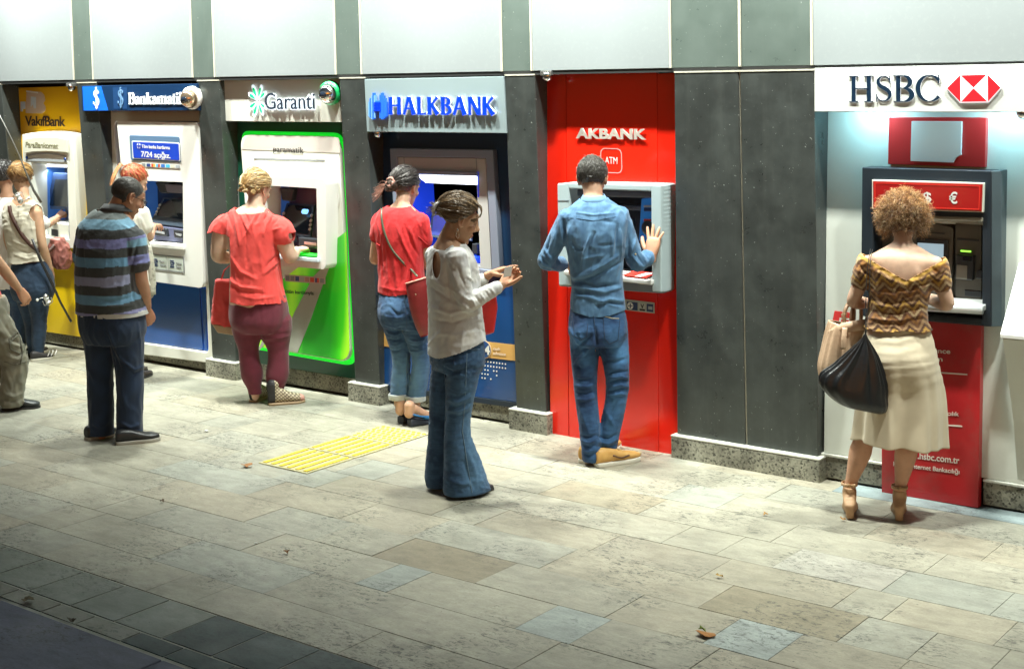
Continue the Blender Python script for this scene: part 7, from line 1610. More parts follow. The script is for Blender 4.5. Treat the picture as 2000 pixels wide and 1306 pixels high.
# ------------------------------------------------------------------ woman in the coral top at the green bay
def coral_woman():
    C = gr(530, 785)
    f = Fig('blonde woman in a coral red top and burgundy leggings', C, 22,
            [(505, 640, 0, .18, .14), (505, 610, -.01, .215, .165), (500, 580, 0, .205, .165), (496, 545, 0, .186, .152), (494, 505, 0, .178, .145), (492, 470, 0, .182, .140), (492, 440, 0, .192, .125), (494, 418, 0, .16, .095), (497, 402, .02, .085, .07)],
            nb=(497, 404, .0), nk=(502, 376, .05), sl=(438, 437, .05), sr=(543, 440, -.07), el=(424, 500, .06), er=(566, 503, -.06), wl=(462, 506, .26), wr=(580, 488, .12), hl=(482, 620, .02), hr=(535, 622, -.02), kl=(486, 695, .0), kr=(545, 692, -.03), al=(499, 768, .0), ar=(538, 772, -.02), )
    f.nkw = 1.12; j = f.j; base = (.62, .42, .31); Hf = facing(-2)[1]; H = head(j(502, 371, .06), nrm(Hf+[0, 0, -.4]), nrm(Hf*.4+[0, 0, 1]), 1.03)
    keep = lambda Q: -np.minimum.reduce([Q[:, 2]-(-.040+1.0*np.clip(Q[:, 1]+.030, 0, .2)), .070-Q[:, 1], EAR(Q)])
    h1 = hand(f.wl, j(480, 510, .36)-f.wl, (0, 0, -1), -1, .165, .7, fat=1.1); h2 = hand(f.wr, j(594, 485, .17)-f.wr, nrm(-UP+f.F*.3), 1, .165, .75, fat=1.1)
    f.skin(hd_(H, base, (.3, .18, .08), keep, (.32, .2, .08)), [h1, h2], base, (.072, .068, .052, .046, .030), (.10, .09, .07, .07, .065, .038, .030))
    sp = [f.torso([(500, 612, 0, .232, .182), (498, 585, 0, .226, .178)]+[(a, b, c, d+.014, e+.014) for a, b, c, d, e in f.tor[3:8]]+[(497, 408, .01, .11, .085)])]+traps(j(497, 412, 0), f.sl, f.sr, .054)
    sp += [limb([f.sl+f.R*.02, f.sl+(f.el-f.sl)*.18-f.R*.012, f.sl+(f.el-f.sl)*.40-f.R*.02], [.080, .086, .088]), limb([f.sr-f.R*.02, f.sr+(f.er-f.sr)*.16+f.R*.012, f.sr+(f.er-f.sr)*.34+f.R*.016], [.080, .088, .092])]
    nb = j(497, 407, .0); neck = both(plane(nb, nrm(UP-f.F*.25)), near(nb, .14)); hz = j(498, 592, -.1)[2]
    slv = lambda V: np.maximum(np.where(((V-C)@f.R) < -.20, (f.sl+(f.el-f.sl)*.20)[2]-V[:, 2]-.3*np.abs((V-f.sl)@f.R+.05), -1), np.where(((V-C)@f.R) > .205, (f.sr+(f.er-f.sr)*.22)[2]-V[:, 2], -1))
    px = [([(468, 412), (480, 440), (488, 455)], .008, .010), ([(478, 413), (486, 436)], .007, -.010), ([(500, 418), (490, 440), (478, 462)], .009, .009), ([(508, 412), (498, 438)], .007, -.009), ([(535, 410), (520, 440), (515, 460)], .009, .011), ([(528, 408), (516, 430)], .007, -.010), ([(455, 415), (462, 440), (468, 480)], .009, .009), ([(446, 420), (455, 450)], .008, -.008), ([(540, 415), (532, 435)], .008, .009), ([(548, 422), (536, 438)], .007, -.009), ([(425, 430), (440, 420), (455, 412)], .007, .008), ([(548, 445), (530, 450)], .007, .008),
          ([(450, 500), (470, 530), (500, 545)], .012, .009), ([(520, 520), (540, 500), (552, 490)], .011, -.010), ([(515, 535), (538, 515), (552, 505)], .010, .010), ([(445, 545), (470, 560), (510, 565)], .011, .009), ([(443, 552), (475, 570), (520, 575)], .010, -.009), ([(480, 450), (482, 520)], .012, -.007), ([(505, 470), (512, 530)], .012, .007), ([(545, 530), (553, 570)], .010, -.008), ([(460, 575), (500, 584), (540, 578)], .010, .005)]
    o = garment('coral_top', f.root, sp, .0065, cotton, shade((.74, .065, .055), 16, .10), [neck, slv, lambda V: (hz-.03*((V-C)@f.R)+.008*np.sin((V-C)@f.R*22))-V[:, 2]], None, [(UP, 5, 18, .005), (None, 0, 55, .001)], px=px)
    jp = [f.torso([(503, 575, 0, .20, .15), (505, 605, 0, .216, .17), (506, 632, -.01, .205, .165), (506, 648, -.01, .17, .13)])]+[leg(f.hl, f.kl, f.al, (.118, .106, .076, .074, .080, .052, .046), 20), leg(f.hr, f.kr, f.ar, (.132, .116, .080, .076, .084, .056, .048), 20)]
    px = [([(510, 655), (545, 652), (570, 648)], .008, -.005), ([(515, 662), (545, 660), (572, 655)], .007, .006), ([(520, 668), (548, 669), (570, 663)], .007, -.006), ([(525, 752), (540, 756), (552, 750)], .006, .005), ([(527, 760), (540, 764), (552, 758)], .006, -.005), ([(505, 600), (512, 640)], .012, -.002)]
    garment('leggings', f.root, jp, .007, smooth_cloth, shade((.125, .012, .028), 26, .15), [plane(f.al+UP*-.0, -UP)], None, [(None, 0, 12, .003)], px=px)
    for hx, tx in (((493, 786), (533, 768)), ((524, 791), (597, 784))):
        g0, g1 = gr(*hx), gr(*tx); d = nrm(g1-g0); s = np.cross(d, UP); L_ = np.linalg.norm(g1-g0); A, S = shoe(g0, g1, .050, .105, .018); V, F = remesh([A, limb([g0+d*.035+UP*.09, g0+d*.035+UP*.15], [.040, .046])], .005, 2)
        def cc(V): 
            a = (V-g0)@d; q = ((np.sin(a*230)*np.sin(V[:, 2]*260+a*60)) > .15); c = np.where(q[:, None], arr((.62, .55, .38)), arr((.16, .12, .08))); c = np.where((a < .045)[:, None], arr((.02, .02, .022)), c); return np.where(((a > L_*.84))[:, None], arr((.66, .36, .30)), c)
        o = make('gladiator_sandal', V, F, soft, f.root, cc(V)); link('sole', fixn(mesh_of('s', *S)), M('cork_sole', (.34, .24, .14), .7), o, True)
    T, Rm, k = H[4], H[3], 1.03; cap = haircap(T, Rm, k, keep, .012, .007, 50, (.26, .16, .06)); L = swept(T, Rm, k, (0, -.11, .0), 500, .016, (0, 360), (5, 110), keep=keep, lift=1.4); n0 = len(L)
    for i in range(11): a = rad(-75+15*i); L += swirl(T((.072*math.sin(a)*1.05, -.045-.07*math.cos(a), -.010+.03*math.sin(i*1.9))), Rm@np.array([math.sin(a), -math.cos(a), .2]), .019, .010, 1.4, 26, N=14)
    for i in range(10): a = rad(-70+15*i); L += swirl(T((.070*math.sin(a), -.05-.06*math.cos(a), .040+.02*math.sin(i*2.3))), Rm@np.array([math.sin(a), -math.cos(a), .5]), .018, .009, 1.4, 20, N=14)
    locks('hair', L, f.root, huec((.50, .34, .15), 60, .4)+huec((.36, .21, .08), 25, .3)+huec((.75, .60, .36), 25, .2), .0026, 3, cap)
    # coral tote in the far hand
    t = thing('coral_tote', 'coral red tote bag with a beige base held in front of the blonde woman', 'tote bag', j(440, 600, .1)); D = .12; q = [(419, 549), (470, 552), (475, 652), (418, 640), (415, 630)]
    cm = M('coral_cloth', (.62, .06, .06), .5, bump=.3, bs=40, var=.12, vs=7); P = [j(x, y, D) for x, y in [(421, 549), (478, 552), (486, 646), (414, 634)]]; ex = nrm(ray(450, 600)*[1, 1, 0])*.10
    V, F = remesh([prism_vf(P, ex)], .007, 5); N = vnorm(V, F); V = V+N*(.010*ridge(V*[10, 10, 3])+.004*noise3(V*30))[:, None]; make('tote_body', V, F, cotton, t, shade((.66, .07, .065), 14, .15)(V))
    P = [j(x, y, D-.004) for x, y in [(414, 633), (487, 645), (487, 660), (425, 650)]]; prism('tote_base', P, ex*1.06, M('beige_base', (.42, .30, .18), .6), t, .006)
    V, F = tube([j(430, 552, D+.05), j(438, 528, D+.05), j(452, 515, D+.08), j(466, 530, D+.05), j(470, 553, D+.05)], .006, 6); link('handle', mesh_of('h', V, F), cm, t, True)
    return f
# ------------------------------------------------------------------ man in the striped polo
def polo_man():
    C = gr(238, 856)
    f = Fig('heavy man in a blue striped polo shirt and dark trousers, waiting', C, 12,
            [(218, 660, 0, .19, .15), (219, 625, -.01, .215, .175), (219, 590, 0, .225, .185), (217, 550, .0, .222, .185), (215, 510, 0, .215, .175), (214, 475, 0, .21, .155), (216, 447, .0, .205, .130), (221, 425, .0, .150, .095), (227, 408, .01, .085, .07)],
            nb=(228, 412, .0), nk=(240, 385, .0), sl=(174, 446, .12), sr=(260, 462, -.12), el=(160, 535, .16), er=(273, 548, -.13), wl=(172, 605, .22), wr=(286, 604, -.06), hl=(196, 640, .05), hr=(246, 642, -.06), kl=(196, 740, .05), kr=(254, 742, -.06), al=(198, 842, .05), ar=(253, 845, -.06))
    f.nkw = 1.22; f.tr = .055; j = f.j; base = (.40, .22, .14); Hf = facing(-20)[1]; H = head(j(249, 386, .0), nrm(Hf+[0, 0, -.52]), nrm(Hf*.52+[0, 0, 1]), 1.06)
    keep = lambda Q: -np.minimum.reduce([Q[:, 2]-(-.050+1.15*np.clip(Q[:, 1]+.030, 0, .2)), .062-Q[:, 1], EAR(Q)])
    h2 = hand(f.wr, j(296, 634, -.02)-f.wr, nrm(-f.R+f.F*.2), 1, .19, (.7, .75, .8, .8), .05, (.3, .8), 1.1); h1 = hand(f.wl, j(176, 640, .25)-f.wl, f.R, -1, .18, .5)
    f.skin(hd_(H, base, (.05, .04, .03), keep, (.06, .055, .05)), [h1, h2], base, (.064, .062, .054, .050, .034))
    sp = [f.torso([(219, 622, 0, .240, .200), (219, 592, 0, .236, .196)]+[(a, b, c, d+.012, e+.012) for a, b, c, d, e in f.tor[3:8]]+[(227, 414, .01, .10, .085), (229, 404, .01, .08, .07)])]+traps(j(227, 420, 0), f.sl, f.sr, .050)
    sp += [sleeve(f.sl, f.el, None, [.078, .080, .080, .080], .66), sleeve(f.sr, f.er, None, [.080, .084, .084, .084], .64)]
    z0 = C[2]; A_, B_ = f.sr, f.er; dA = nrm(B_-A_)
    hz = j(222, 606, 0)[2]
    pal = [(.26, .27, .50), (.045, .052, .055), (.14, .31, .48), (.045, .052, .055), (.27, .30, .46), (.045, .052, .055), (.13, .30, .48), (.045, .052, .055), (.20, .22, .48), (.045, .052, .055), (.20, .40, .56), (.15, .18, .18), (.15, .18, .18), (.15, .18, .18)]; pal0 = [(.045, .05, .055), (.24, .36, .46), (.045, .05, .055), (.26, .25, .46), (.045, .05, .055), (.24, .36, .46), (.045, .05, .055), (.29, .29, .50), (.045, .05, .055), (.22, .36, .48), (.045, .05, .055), (.30, .30, .50), (.04, .05, .06), (.23, .38, .50), (.20, .22, .24), (.24, .26, .26), (.24, .26, .26), (.24, .26, .26)]
    def stripes(V):
        a = (V-C)@f.R; b = (V-C)@f.F; zz_ = V[:, 2]+.04*np.cos(a*4)*0+.012*noise3(V*6)-b*.10
        d1, t1 = segd(V, f.sr+dA*.06, f.er); on = (d1 < .092) & (a > .185) & (((V-f.sr)@dA) > .0); s2 = 1.47-((V-f.sr)@dA)*1.05
        d2, _ = segd(V, f.sl, f.el); on2 = (a < -.20); zz_ = np.where(on, s2, zz_); k = np.floor((zz_-(hz-.028))/.0585).astype(int).clip(0, 13); c = np.array(pal)[k]
        c = np.where((on & (((V-f.sr)@dA) > np.linalg.norm(f.er-f.sr)*.60))[:, None], arr((.05, .05, .055)), c); return c*(1+.08*noise3(V*30))[:, None]
    px = [([(270, 470), (262, 500), (255, 530)], .010, -.012), ([(262, 475), (255, 505)], .009, .009), ([(160, 460), (162, 500), (165, 540)], .011, -.009), ([(245, 480), (240, 540), (236, 590)], .014, .007), ([(255, 545), (262, 590)], .010, -.008), ([(180, 590), (220, 600), (255, 596)], .012, .008), ([(170, 575), (215, 590), (258, 580)], .011, -.007), ([(240, 440), (262, 452)], .008, .006), ([(165, 480), (195, 495)], .012, .005), ([(258, 505), (283, 498)], .009, .007), ([(256, 512), (282, 506)], .008, -.007)]
    nb = j(228, 409, .01)
    o = garment('striped_polo', f.root, sp, .0055, cotton, stripes, [both(plane(nb+UP*.004, nrm(UP-f.F*.05)), near(nb, .13)), lambda V: (hz+.010*np.sin((V-C)@f.R*14))-V[:, 2]], None, [(f.R+UP*.5, 7, 14, .003), (None, 0, 60, .001)], px=px)
    cp = [];
    for k in range(17): a = rad(-160+320*k/16); cp.append(nb+UP*.008+f.R*math.sin(a)*.094-f.F*math.cos(a)*.090-UP*.012*math.cos(a)*-1)
    strap('collar', cp, .056, .006, cotton, f.root, (.055, .06, .065), [nrm(p-nb)*.9+UP*.6 for p in cp], 3)
    V, F = remesh([f.torso([(222, 618, 0, .232, .192), (222, 600, 0, .232, .192)])], .008, 1); V, F = cut(V, F, lambda V: (hz-.022)-V[:, 2]); 
    make('undershirt', V, F, cotton, f.root, arr((.55, .57, .56)))
    jp = [f.torso([(219, 585, 0, .215, .180), (219, 615, 0, .224, .186), (220, 645, -.01, .222, .180), (221, 668, -.01, .19, .15)])]+[leg(f.hl, f.kl, f.al, (.114, .104, .088, .086, .084, .082, .086), 20), leg(f.hr, f.kr, f.ar, (.114, .106, .090, .088, .086, .084, .088), 20)]
    px = [([(205, 640), (222, 690), (235, 720)], .010, -.010), ([(212, 650), (235, 700), (262, 722), (280, 715)], .009, .012), ([(232, 700), (262, 730), (282, 722)], .008, -.010), ([(165, 700), (185, 745)], .014, .007), ([(235, 740), (245, 800)], .016, .006), ([(180, 780), (185, 830)], .016, .006), ([(228, 820), (255, 835), (280, 825)], .010, .009), ([(230, 830), (258, 844), (278, 836)], .009, -.008), ([(172, 822), (195, 834), (212, 824)], .010, .009), ([(270, 630), (276, 690)], .010, .006), ([(222, 690), (226, 730)], .010, -.010)]
    garment('trousers', f.root, jp, .007, cotton, shade((.008, .024, .062), 14, .25), [lambda V: .03-V[:, 2]], None, [(UP, 6, 16, .004)], px=px)
    shoes_pair(f.root, [(gr(226, 868), gr(314, 858)), (gr(168, 860), gr(228, 846))], leatherm, (.02, .022, .025), M('grey_sole', (.38, .37, .33), .7), None, w_=.050, h=.075, sole=.022)
    # cropped greying hair, glasses
    T, Rm, k = H[4], H[3], 1.06; cap = haircap(T, Rm, k, keep, .003, .0008, 80, (.055, .052, .048)); L = []; cols = []
    for i in range(2600):
        u, v = RNG.uniform(0, 360), math.degrees(math.acos(RNG.uniform(-.6, 1))); p, d_ = scalp(T, Rm, u, v, .0035); q = (p-T((0, 0, 0)))@Rm/k
        if keep(q[None])[0] > 0: continue
        g_ = nrm(Rm@np.array([0, -.7, -.6])+RNG.normal(size=3)*.25); g_ = nrm(g_-d_*(g_@d_)*.85); L.append([p, p+g_*.007+d_*.001, p+g_*.014]); gy = min(.8, max(0, 1-v/70)*.5+.5*max(0, (q[1]+.02)/.08)*.6+RNG.uniform(0, .15)); cols.append(arr((.028, .026, .024))*(1-gy)+arr((.26, .25, .22))*gy)
    locks('hair', L, f.root, cols, .0013, 3, cap)
    fr = []
    for s in (-1, 1): fr.append(tube([T((s*.034+.024*math.cos(a), .107-.012*abs(math.cos(a))*0, .010+.016*math.sin(a))) for a in np.linspace(0, 6.28, 18)], .0016, 5)); fr.append(tube([T(p) for p in ((s*.058, .104, .014), (s*.078, .06, .018), (s*.083, .0, .014))], .0018, 5))
    fr.append(tube([T((-.010, .108, .014)), T((.010, .108, .014))], .0016, 5)); tubes('glasses', fr, M('dark_metal', (.04, .04, .045), .3, .8), f.root)
    return f
# ------------------------------------------------------------------ red haired woman in the white tee (mostly hidden by the polo man)
def ginger_woman():
    C = np.array([-3.66, -.38, 0.0]); 
    f = Fig('red haired woman in a white T shirt, mostly hidden behind the striped polo man', C, 2,
            [(262, 565, 0, .16, .12), (261, 540, -.01, .175, .13), (259, 510, 0, .155, .115), (256, 480, 0, .145, .108), (253, 450, 0, .155, .112), (250, 425, 0, .165, .105), (247, 405, 0, .145, .085), (246, 390, .01, .075, .06)],
            nb=(246, 390, .0), nk=(255, 368, .04), sl=(222, 408, .09), sr=(276, 414, -.09), el=(222, 470, .16), er=(291, 466, -.06), wl=(250, 470, .32), wr=(300, 440, .17), hl=(252, 560, .05), hr=(270, 560, -.05), kl=(258, 640, .05), kr=(266, 642, -.05), al=(258, 720, .05), ar=(266, 724, -.05))
    j = f.j; base = (.58, .36, .25); Hf = facing(-18)[1]; H = head(j(262, 356, .03), nrm(Hf+[0, 0, -.5]), nrm(Hf*.5+[0, 0, 1]), .98)
    keep = lambda Q: -np.minimum(Q[:, 2]-(-.035+1.0*np.clip(Q[:, 1]+.035, 0, .2)), .074-Q[:, 1])
    h1 = hand(f.wl, j(266, 470, .42)-f.wl, -UP, -1, .16, .5); h2 = hand(f.wr, j(312, 440, .27)-f.wr, -UP, 1, .16, .5)
    f.skin(hd_(H, base, (.3, .12, .06), keep, (.35, .1, .04)), [h1, h2], base, (.044, .042, .036, .034, .024))
    sp = [f.torso([(262, 560, 0, .185, .14), (260, 535, 0, .178, .135)]+[(a, b, c, d+.012, e+.012) for a, b, c, d, e in f.tor[2:7]]+[(246, 394, .01, .085, .07)])]+traps(j(246, 398, 0), f.sl, f.sr, .048)+[sleeve(f.sl, f.el, None, [.060, .060, .058, .058], .6), sleeve(f.sr, f.er, None, [.062, .062, .062, .062], .60)]
    nb = j(246, 391, .0)
    o = garment('white_tee', f.root, sp, .007, cotton, shade((.72, .71, .65), 20, .04), [both(plane(nb, UP), near(nb, .1))], None, [(UP, 6, 18, .004)], px=[([(275, 425), (285, 450)], .009, .008), ([(268, 430), (275, 460)], .009, -.008), ([(262, 420), (266, 460)], .01, .006)])
    P = [hit(o_tree['white_tee'], x, y, out=.004) for x, y in ((216, 384), (212, 392), (206, 404), (202, 418))]; 
    for dx in (0, .018): 
        Q = [p+_rt*dx for p in P if p is not None]
        if len(Q) > 1: strap('red_strap', Q, .011, .004, leatherm, f.root, (.55, .03, .03), nrm(CAM-C)*[1, 1, 0]+UP*.4, 5)
    garment('trousers', f.root, [f.torso([(261, 535, 0, .165, .12), (262, 560, -.01, .18, .135), (262, 580, 0, .16, .12)]), leg(f.hl, f.kl, f.al, (.09, .085, .066, .062, .056, .05, .05)), leg(f.hr, f.kr, f.ar, (.09, .085, .066, .062, .056, .05, .05))], .009, cotton, shade((.30, .28, .22), 20, .1))
    shoes_pair(f.root, [(gr(250, 738), gr(285, 722)), (gr(258, 746), gr(295, 730))], leatherm, (.05, .04, .035), M('dark_sole', (.03, .03, .03), .7), None, w_=.040, h=.06, sole=.015)
    T, Rm, k = H[4], H[3], .98; cap = haircap(T, Rm, k, keep, .010, .003, 60, (.40, .11, .05)); tie = (0, -.095, .085); L = swept(T, Rm, k, tie, 700, .012, (0, 360), (5, 112), keep=keep); n0 = len(L); cols = [arr((.50, .22, .09))*RNG.uniform(.6, 1.5) if RNG.rand() < .65 else arr((.62, .05, .05))*RNG.uniform(.7, 1.2) for _ in range(n0)]
    for i in range(150): s_ = RNG.normal(size=3)*.012; L.append([T(p) for p in cr_spline(np.array([tie, (s_[0]*.5, -.135, .088), (s_[0], -.165, .055+s_[1]), (s_[0]*1.5, -.175, .0+s_[2]), (s_[0]*1.3, -.165, -.05+s_[2]*2)]), 4)])
    cols += [arr((.55, .26, .12))*RNG.uniform(.6, 1.4) for _ in range(150)]
    locks('hair', L, f.root, cols, .0024, 3, cap)
    V, F = tube([T((.016*math.cos(a), -.104, .085+.016*math.sin(a))) for a in np.linspace(0, 6.28, 14)], .005, 6); link('hair_tie', mesh_of('h', V, F), M('pale_blue_tie', (.4, .65, .7), .5), f.root, True)
    # patterned scarf end hanging at her side
    t = thing('patterned_scarf', 'black and white patterned scarf hanging beside the red haired woman', 'scarf', j(296, 520, -.1)); P = [j(289, 480, -.12), j(294, 505, -.13), j(297, 535, -.13), j(298, 575, -.12)]; o = strap('scarf', P, .05, .012, cotton, t, (.5, .5, .45), nrm(CAM-C), 6)
    m = M('scarf_cloth', (.5, .49, .42), .8, dirt=.95, ds=28, dcol=(.03, .03, .03)); o.data.materials.clear(); o.data.materials.append(m)
    return f
# ------------------------------------------------------------------ woman in the tank top with fishing rods, and the dark haired man beside her
def angler_woman():
    C = gr(72, 700)
    f = Fig('woman in a cream tank top and dark jeans holding a fishing rod', C, 28,
            [(63, 580, 0, .155, .12), (62, 555, -.01, .178, .135), (57, 525, 0, .165, .118), (52, 495, 0, .145, .105), (48, 465, 0, .150, .108), (45, 435, 0, .162, .108), (44, 412, 0, .160, .090), (45, 398, .0, .13, .075), (46, 388, .01, .065, .055)],
            nb=(46, 388, .0), nk=(45, 368, .03), sl=(17, 405, .07), sr=(72, 412, -.09), el=(14, 465, .12), er=(83, 478, -.12), wl=(30, 520, .2), wr=(99, 528, -.05), hl=(50, 565, .04), hr=(75, 568, -.05), kl=(62, 632, .05), kr=(77, 634, -.05), al=(66, 690, .04), ar=(74, 692, -.05))
    j = f.j; base = (.55, .34, .22); Hf = facing(15)[1]; H = head(j(41, 350, .05), nrm(Hf+[0, 0, -.4]), nrm(Hf*.4+[0, 0, 1]), .98); f.tr = .042
    keep = lambda Q: -np.minimum(Q[:, 2]-(-.045+1.0*np.clip(Q[:, 1]+.030, 0, .2)), .07-Q[:, 1])
    h2 = hand(f.wr, j(101, 552, -.02)-f.wr, nrm(-f.R+f.F*.3), 1, .17, (.9, .95, 1.0, 1.0), .03, (.3, .9)); h1 = hand(f.wl, j(34, 548, .25)-f.wl, f.R, -1, .16, .5)
    f.skin(hd_(H, base, (.15, .08, .04), keep, (.16, .08, .03)), [h1, h2], base, (.046, .042, .037, .034, .025))
    sp = [f.torso([(60, 540, 0, .19, .148), (56, 522, 0, .182, .138)]+[(a, b, c, d+.010, e+.010) for a, b, c, d, e in f.tor[3:8]]+[(46, 393, .01, .10, .07)])]
    nb = j(46, 394, .0); hz = j(57, 510, 0)[2]
    arm_ = lambda V: np.maximum(.078-np.linalg.norm((V-(f.sr+f.R*.005-UP*.022)), axis=1), .074-np.linalg.norm((V-(f.sl-f.R*.005-UP*.022)), axis=1))
    o = garment('tank_top', f.root, sp, .0065, cotton, shade((.58, .55, .45), 20, .05), [both(plane(nb-UP*.012, nrm(UP-f.F*.3)), near(nb, .10)), arm_, lambda V: (hz+.01*np.sin((V-C)@f.R*20))-V[:, 2]], None, [(f.R, 8, 22, .004)], px=[([(25, 470), (50, 480), (75, 470)], .010, .009), ([(28, 485), (52, 494), (78, 486)], .010, -.009), ([(30, 498), (55, 505), (78, 500)], .009, .008), ([(60, 430), (66, 460)], .01, .007), ([(30, 430), (38, 465)], .012, -.006)])
    jp = [f.torso([(59, 510, 0, .16, .115), (62, 535, 0, .178, .135), (64, 565, -.01, .184, .145), (65, 585, 0, .16, .12)]), leg(f.hl, f.kl, f.al, (.092, .085, .066, .060, .056, .048, .048)), leg(f.hr, f.kr, f.ar, (.094, .086, .066, .062, .058, .048, .048))]
    garment('dark_jeans', f.root, jp, .0075, denim, jeans_col((.008, .022, .05), (.05, .11, .2)), [plane(f.ar+UP*.0, -UP)], None, [(f.R, 8, 22, .003)])
    sh = shoes_pair(f.root, [(gr(60, 705), gr(104, 699)), (gr(55, 697), gr(92, 685))], soft, (.03, .028, .03), M('white_sole', (.62, .6, .52), .6), None, w_=.040, h=.065, sole=.018)
    d = nrm(gr(104, 699)-gr(60, 705)); s = np.cross(d, UP); h0 = gr(60, 705)
    for k in range(3): strap('shoe_stripe', [h0+d*(.13+.03*k)+s*.040+UP*.028, h0+d*(.15+.03*k)+s*.030+UP*.060, h0+d*(.16+.03*k)+UP*.068], .009, .003, cotton, sh[0], (.7, .7, .68), s+UP*.5, 4)
    T, Rm, k = H[4], H[3], .98; cap = haircap(T, Rm, k, keep, .014, .006, 50, (.20, .10, .04)); L = swept(T, Rm, k, (0, -.10, .06), 600, .016, (0, 360), (5, 112), keep=keep, lift=1.2)+swirl(T((0, -.10, .06)), Rm[:, 1]+Rm[:, 2]*.4, .036, .02, 1.4, 150)
    locks('hair', L, f.root, huec((.34, .19, .07), 60, .5)+huec((.55, .36, .14), 30, .3), .0027, 3, cap)
    # rods, reels, bag
    blk_ = M('black_rod', (.02, .02, .022), .35); sil = M('reel_silver', (.6, .62, .6), .25, .8); wsp = M('reel_white', (.7, .72, .7), .3)
    def rod(label, P, radii, reel, seg_m, rs=1.0):
        t = thing('fishing_rod', label, 'fishing rod', P[0]); V, F = tube(P, radii, 8); link('blank', mesh_of('r', V, F), seg_m, t, True)
        c = reel; ax = nrm(P[-1]-P[0]); sd = nrm(np.cross(ax, ray(60, 450)))
        V, F = lathe([(.012, -.03), (.022, -.028), (.022, -.02), (.017, -.018), (.017, .006), (.023, .008), (.023, .016), (.012, .020)], c, ax, 16); link('reel_spool', fixn(mesh_of('r', V, F)), wsp, t, True)
        V, F = ell(c-ax*.04, (.022, .022, .026)); link('reel_body', mesh_of('b', V, F), sil, t, True)
        V, F = merge([tube([c+sd*.035-ax*.02, c+sd*.038+ax*.02, c+ax*.035, c-sd*.038+ax*.02, c-sd*.035-ax*.02], .0035, 6), tube([c-ax*.04, c-ax*.05-sd*.045, c-ax*.045-sd*.065], .004, 6), tube([c-ax*.03, c-ax*.01+nrm(np.cross(sd, ax))*.05], .006, 6)]); link('reel_bail', mesh_of('b', V, F), sil, t, True)
        V, F = ell(c-ax*.045-sd*.07, (.011, .011, .014)); link('reel_knob', mesh_of('k', V, F), wsp, t, True)
    rod('black fishing rod with silver reel held pointing down by the woman in the tank top', [j(63, 467, -.20), j(80, 510, -.19), j(100, 550, -.17), j(118, 590, -.15), j(139, 628, -.12)], [.011, .012, .012, .009, .010], j(93, 588, -.17), blk_)
    rod('grey fishing rod slung upward over the shoulder of the woman in the tank top', [j(80, 395, -.12), j(66, 372, -.16), j(52, 340, -.19), j(38, 305, -.20), j(18, 262, -.16), j(-6, 215, -.10)], [.012, .011, .008, .006, .005, .004], j(36, 384, -.18), M('grey_rod', (.15, .15, .14), .4))
    t = thing('rosy_brown_handbag', 'rosy brown leather handbag at the hip of the woman in the tank top', 'handbag', j(118, 490, .05)); V, F = remesh([loftE([(j(112, 466, .1), nrm(_rt)*.045, f.F*.05), (j(116, 485, .1), nrm(_rt)*.085, f.F*.06), (j(119, 508, .1), nrm(_rt)*.085, f.F*.06), (j(122, 524, .1), nrm(_rt)*.05, f.F*.04)], 20, 4, 2.6)], .007, 1)
    V = V+vnorm(V, F)*(.010*ridge(V*[22, 22, 16]))[:, None]; make('bag_body', V, F, leatherm, t, shade((.27, .10, .085), 18, .25)(V))
    tr = o_tree['tank_top']; P = [hit(tr, x, y, out=.005) for x, y in ((19, 402), (22, 418), (32, 440), (46, 462), (62, 480), (74, 489))]; P = [p for p in P if p is not None]; P += [j(92, 492, -.02), j(108, 478, .06)]
    strap('bag_strap', P, .032, .005, leatherm, t, (.055, .022, .016), nrm(CAM-C), 6)
    return f
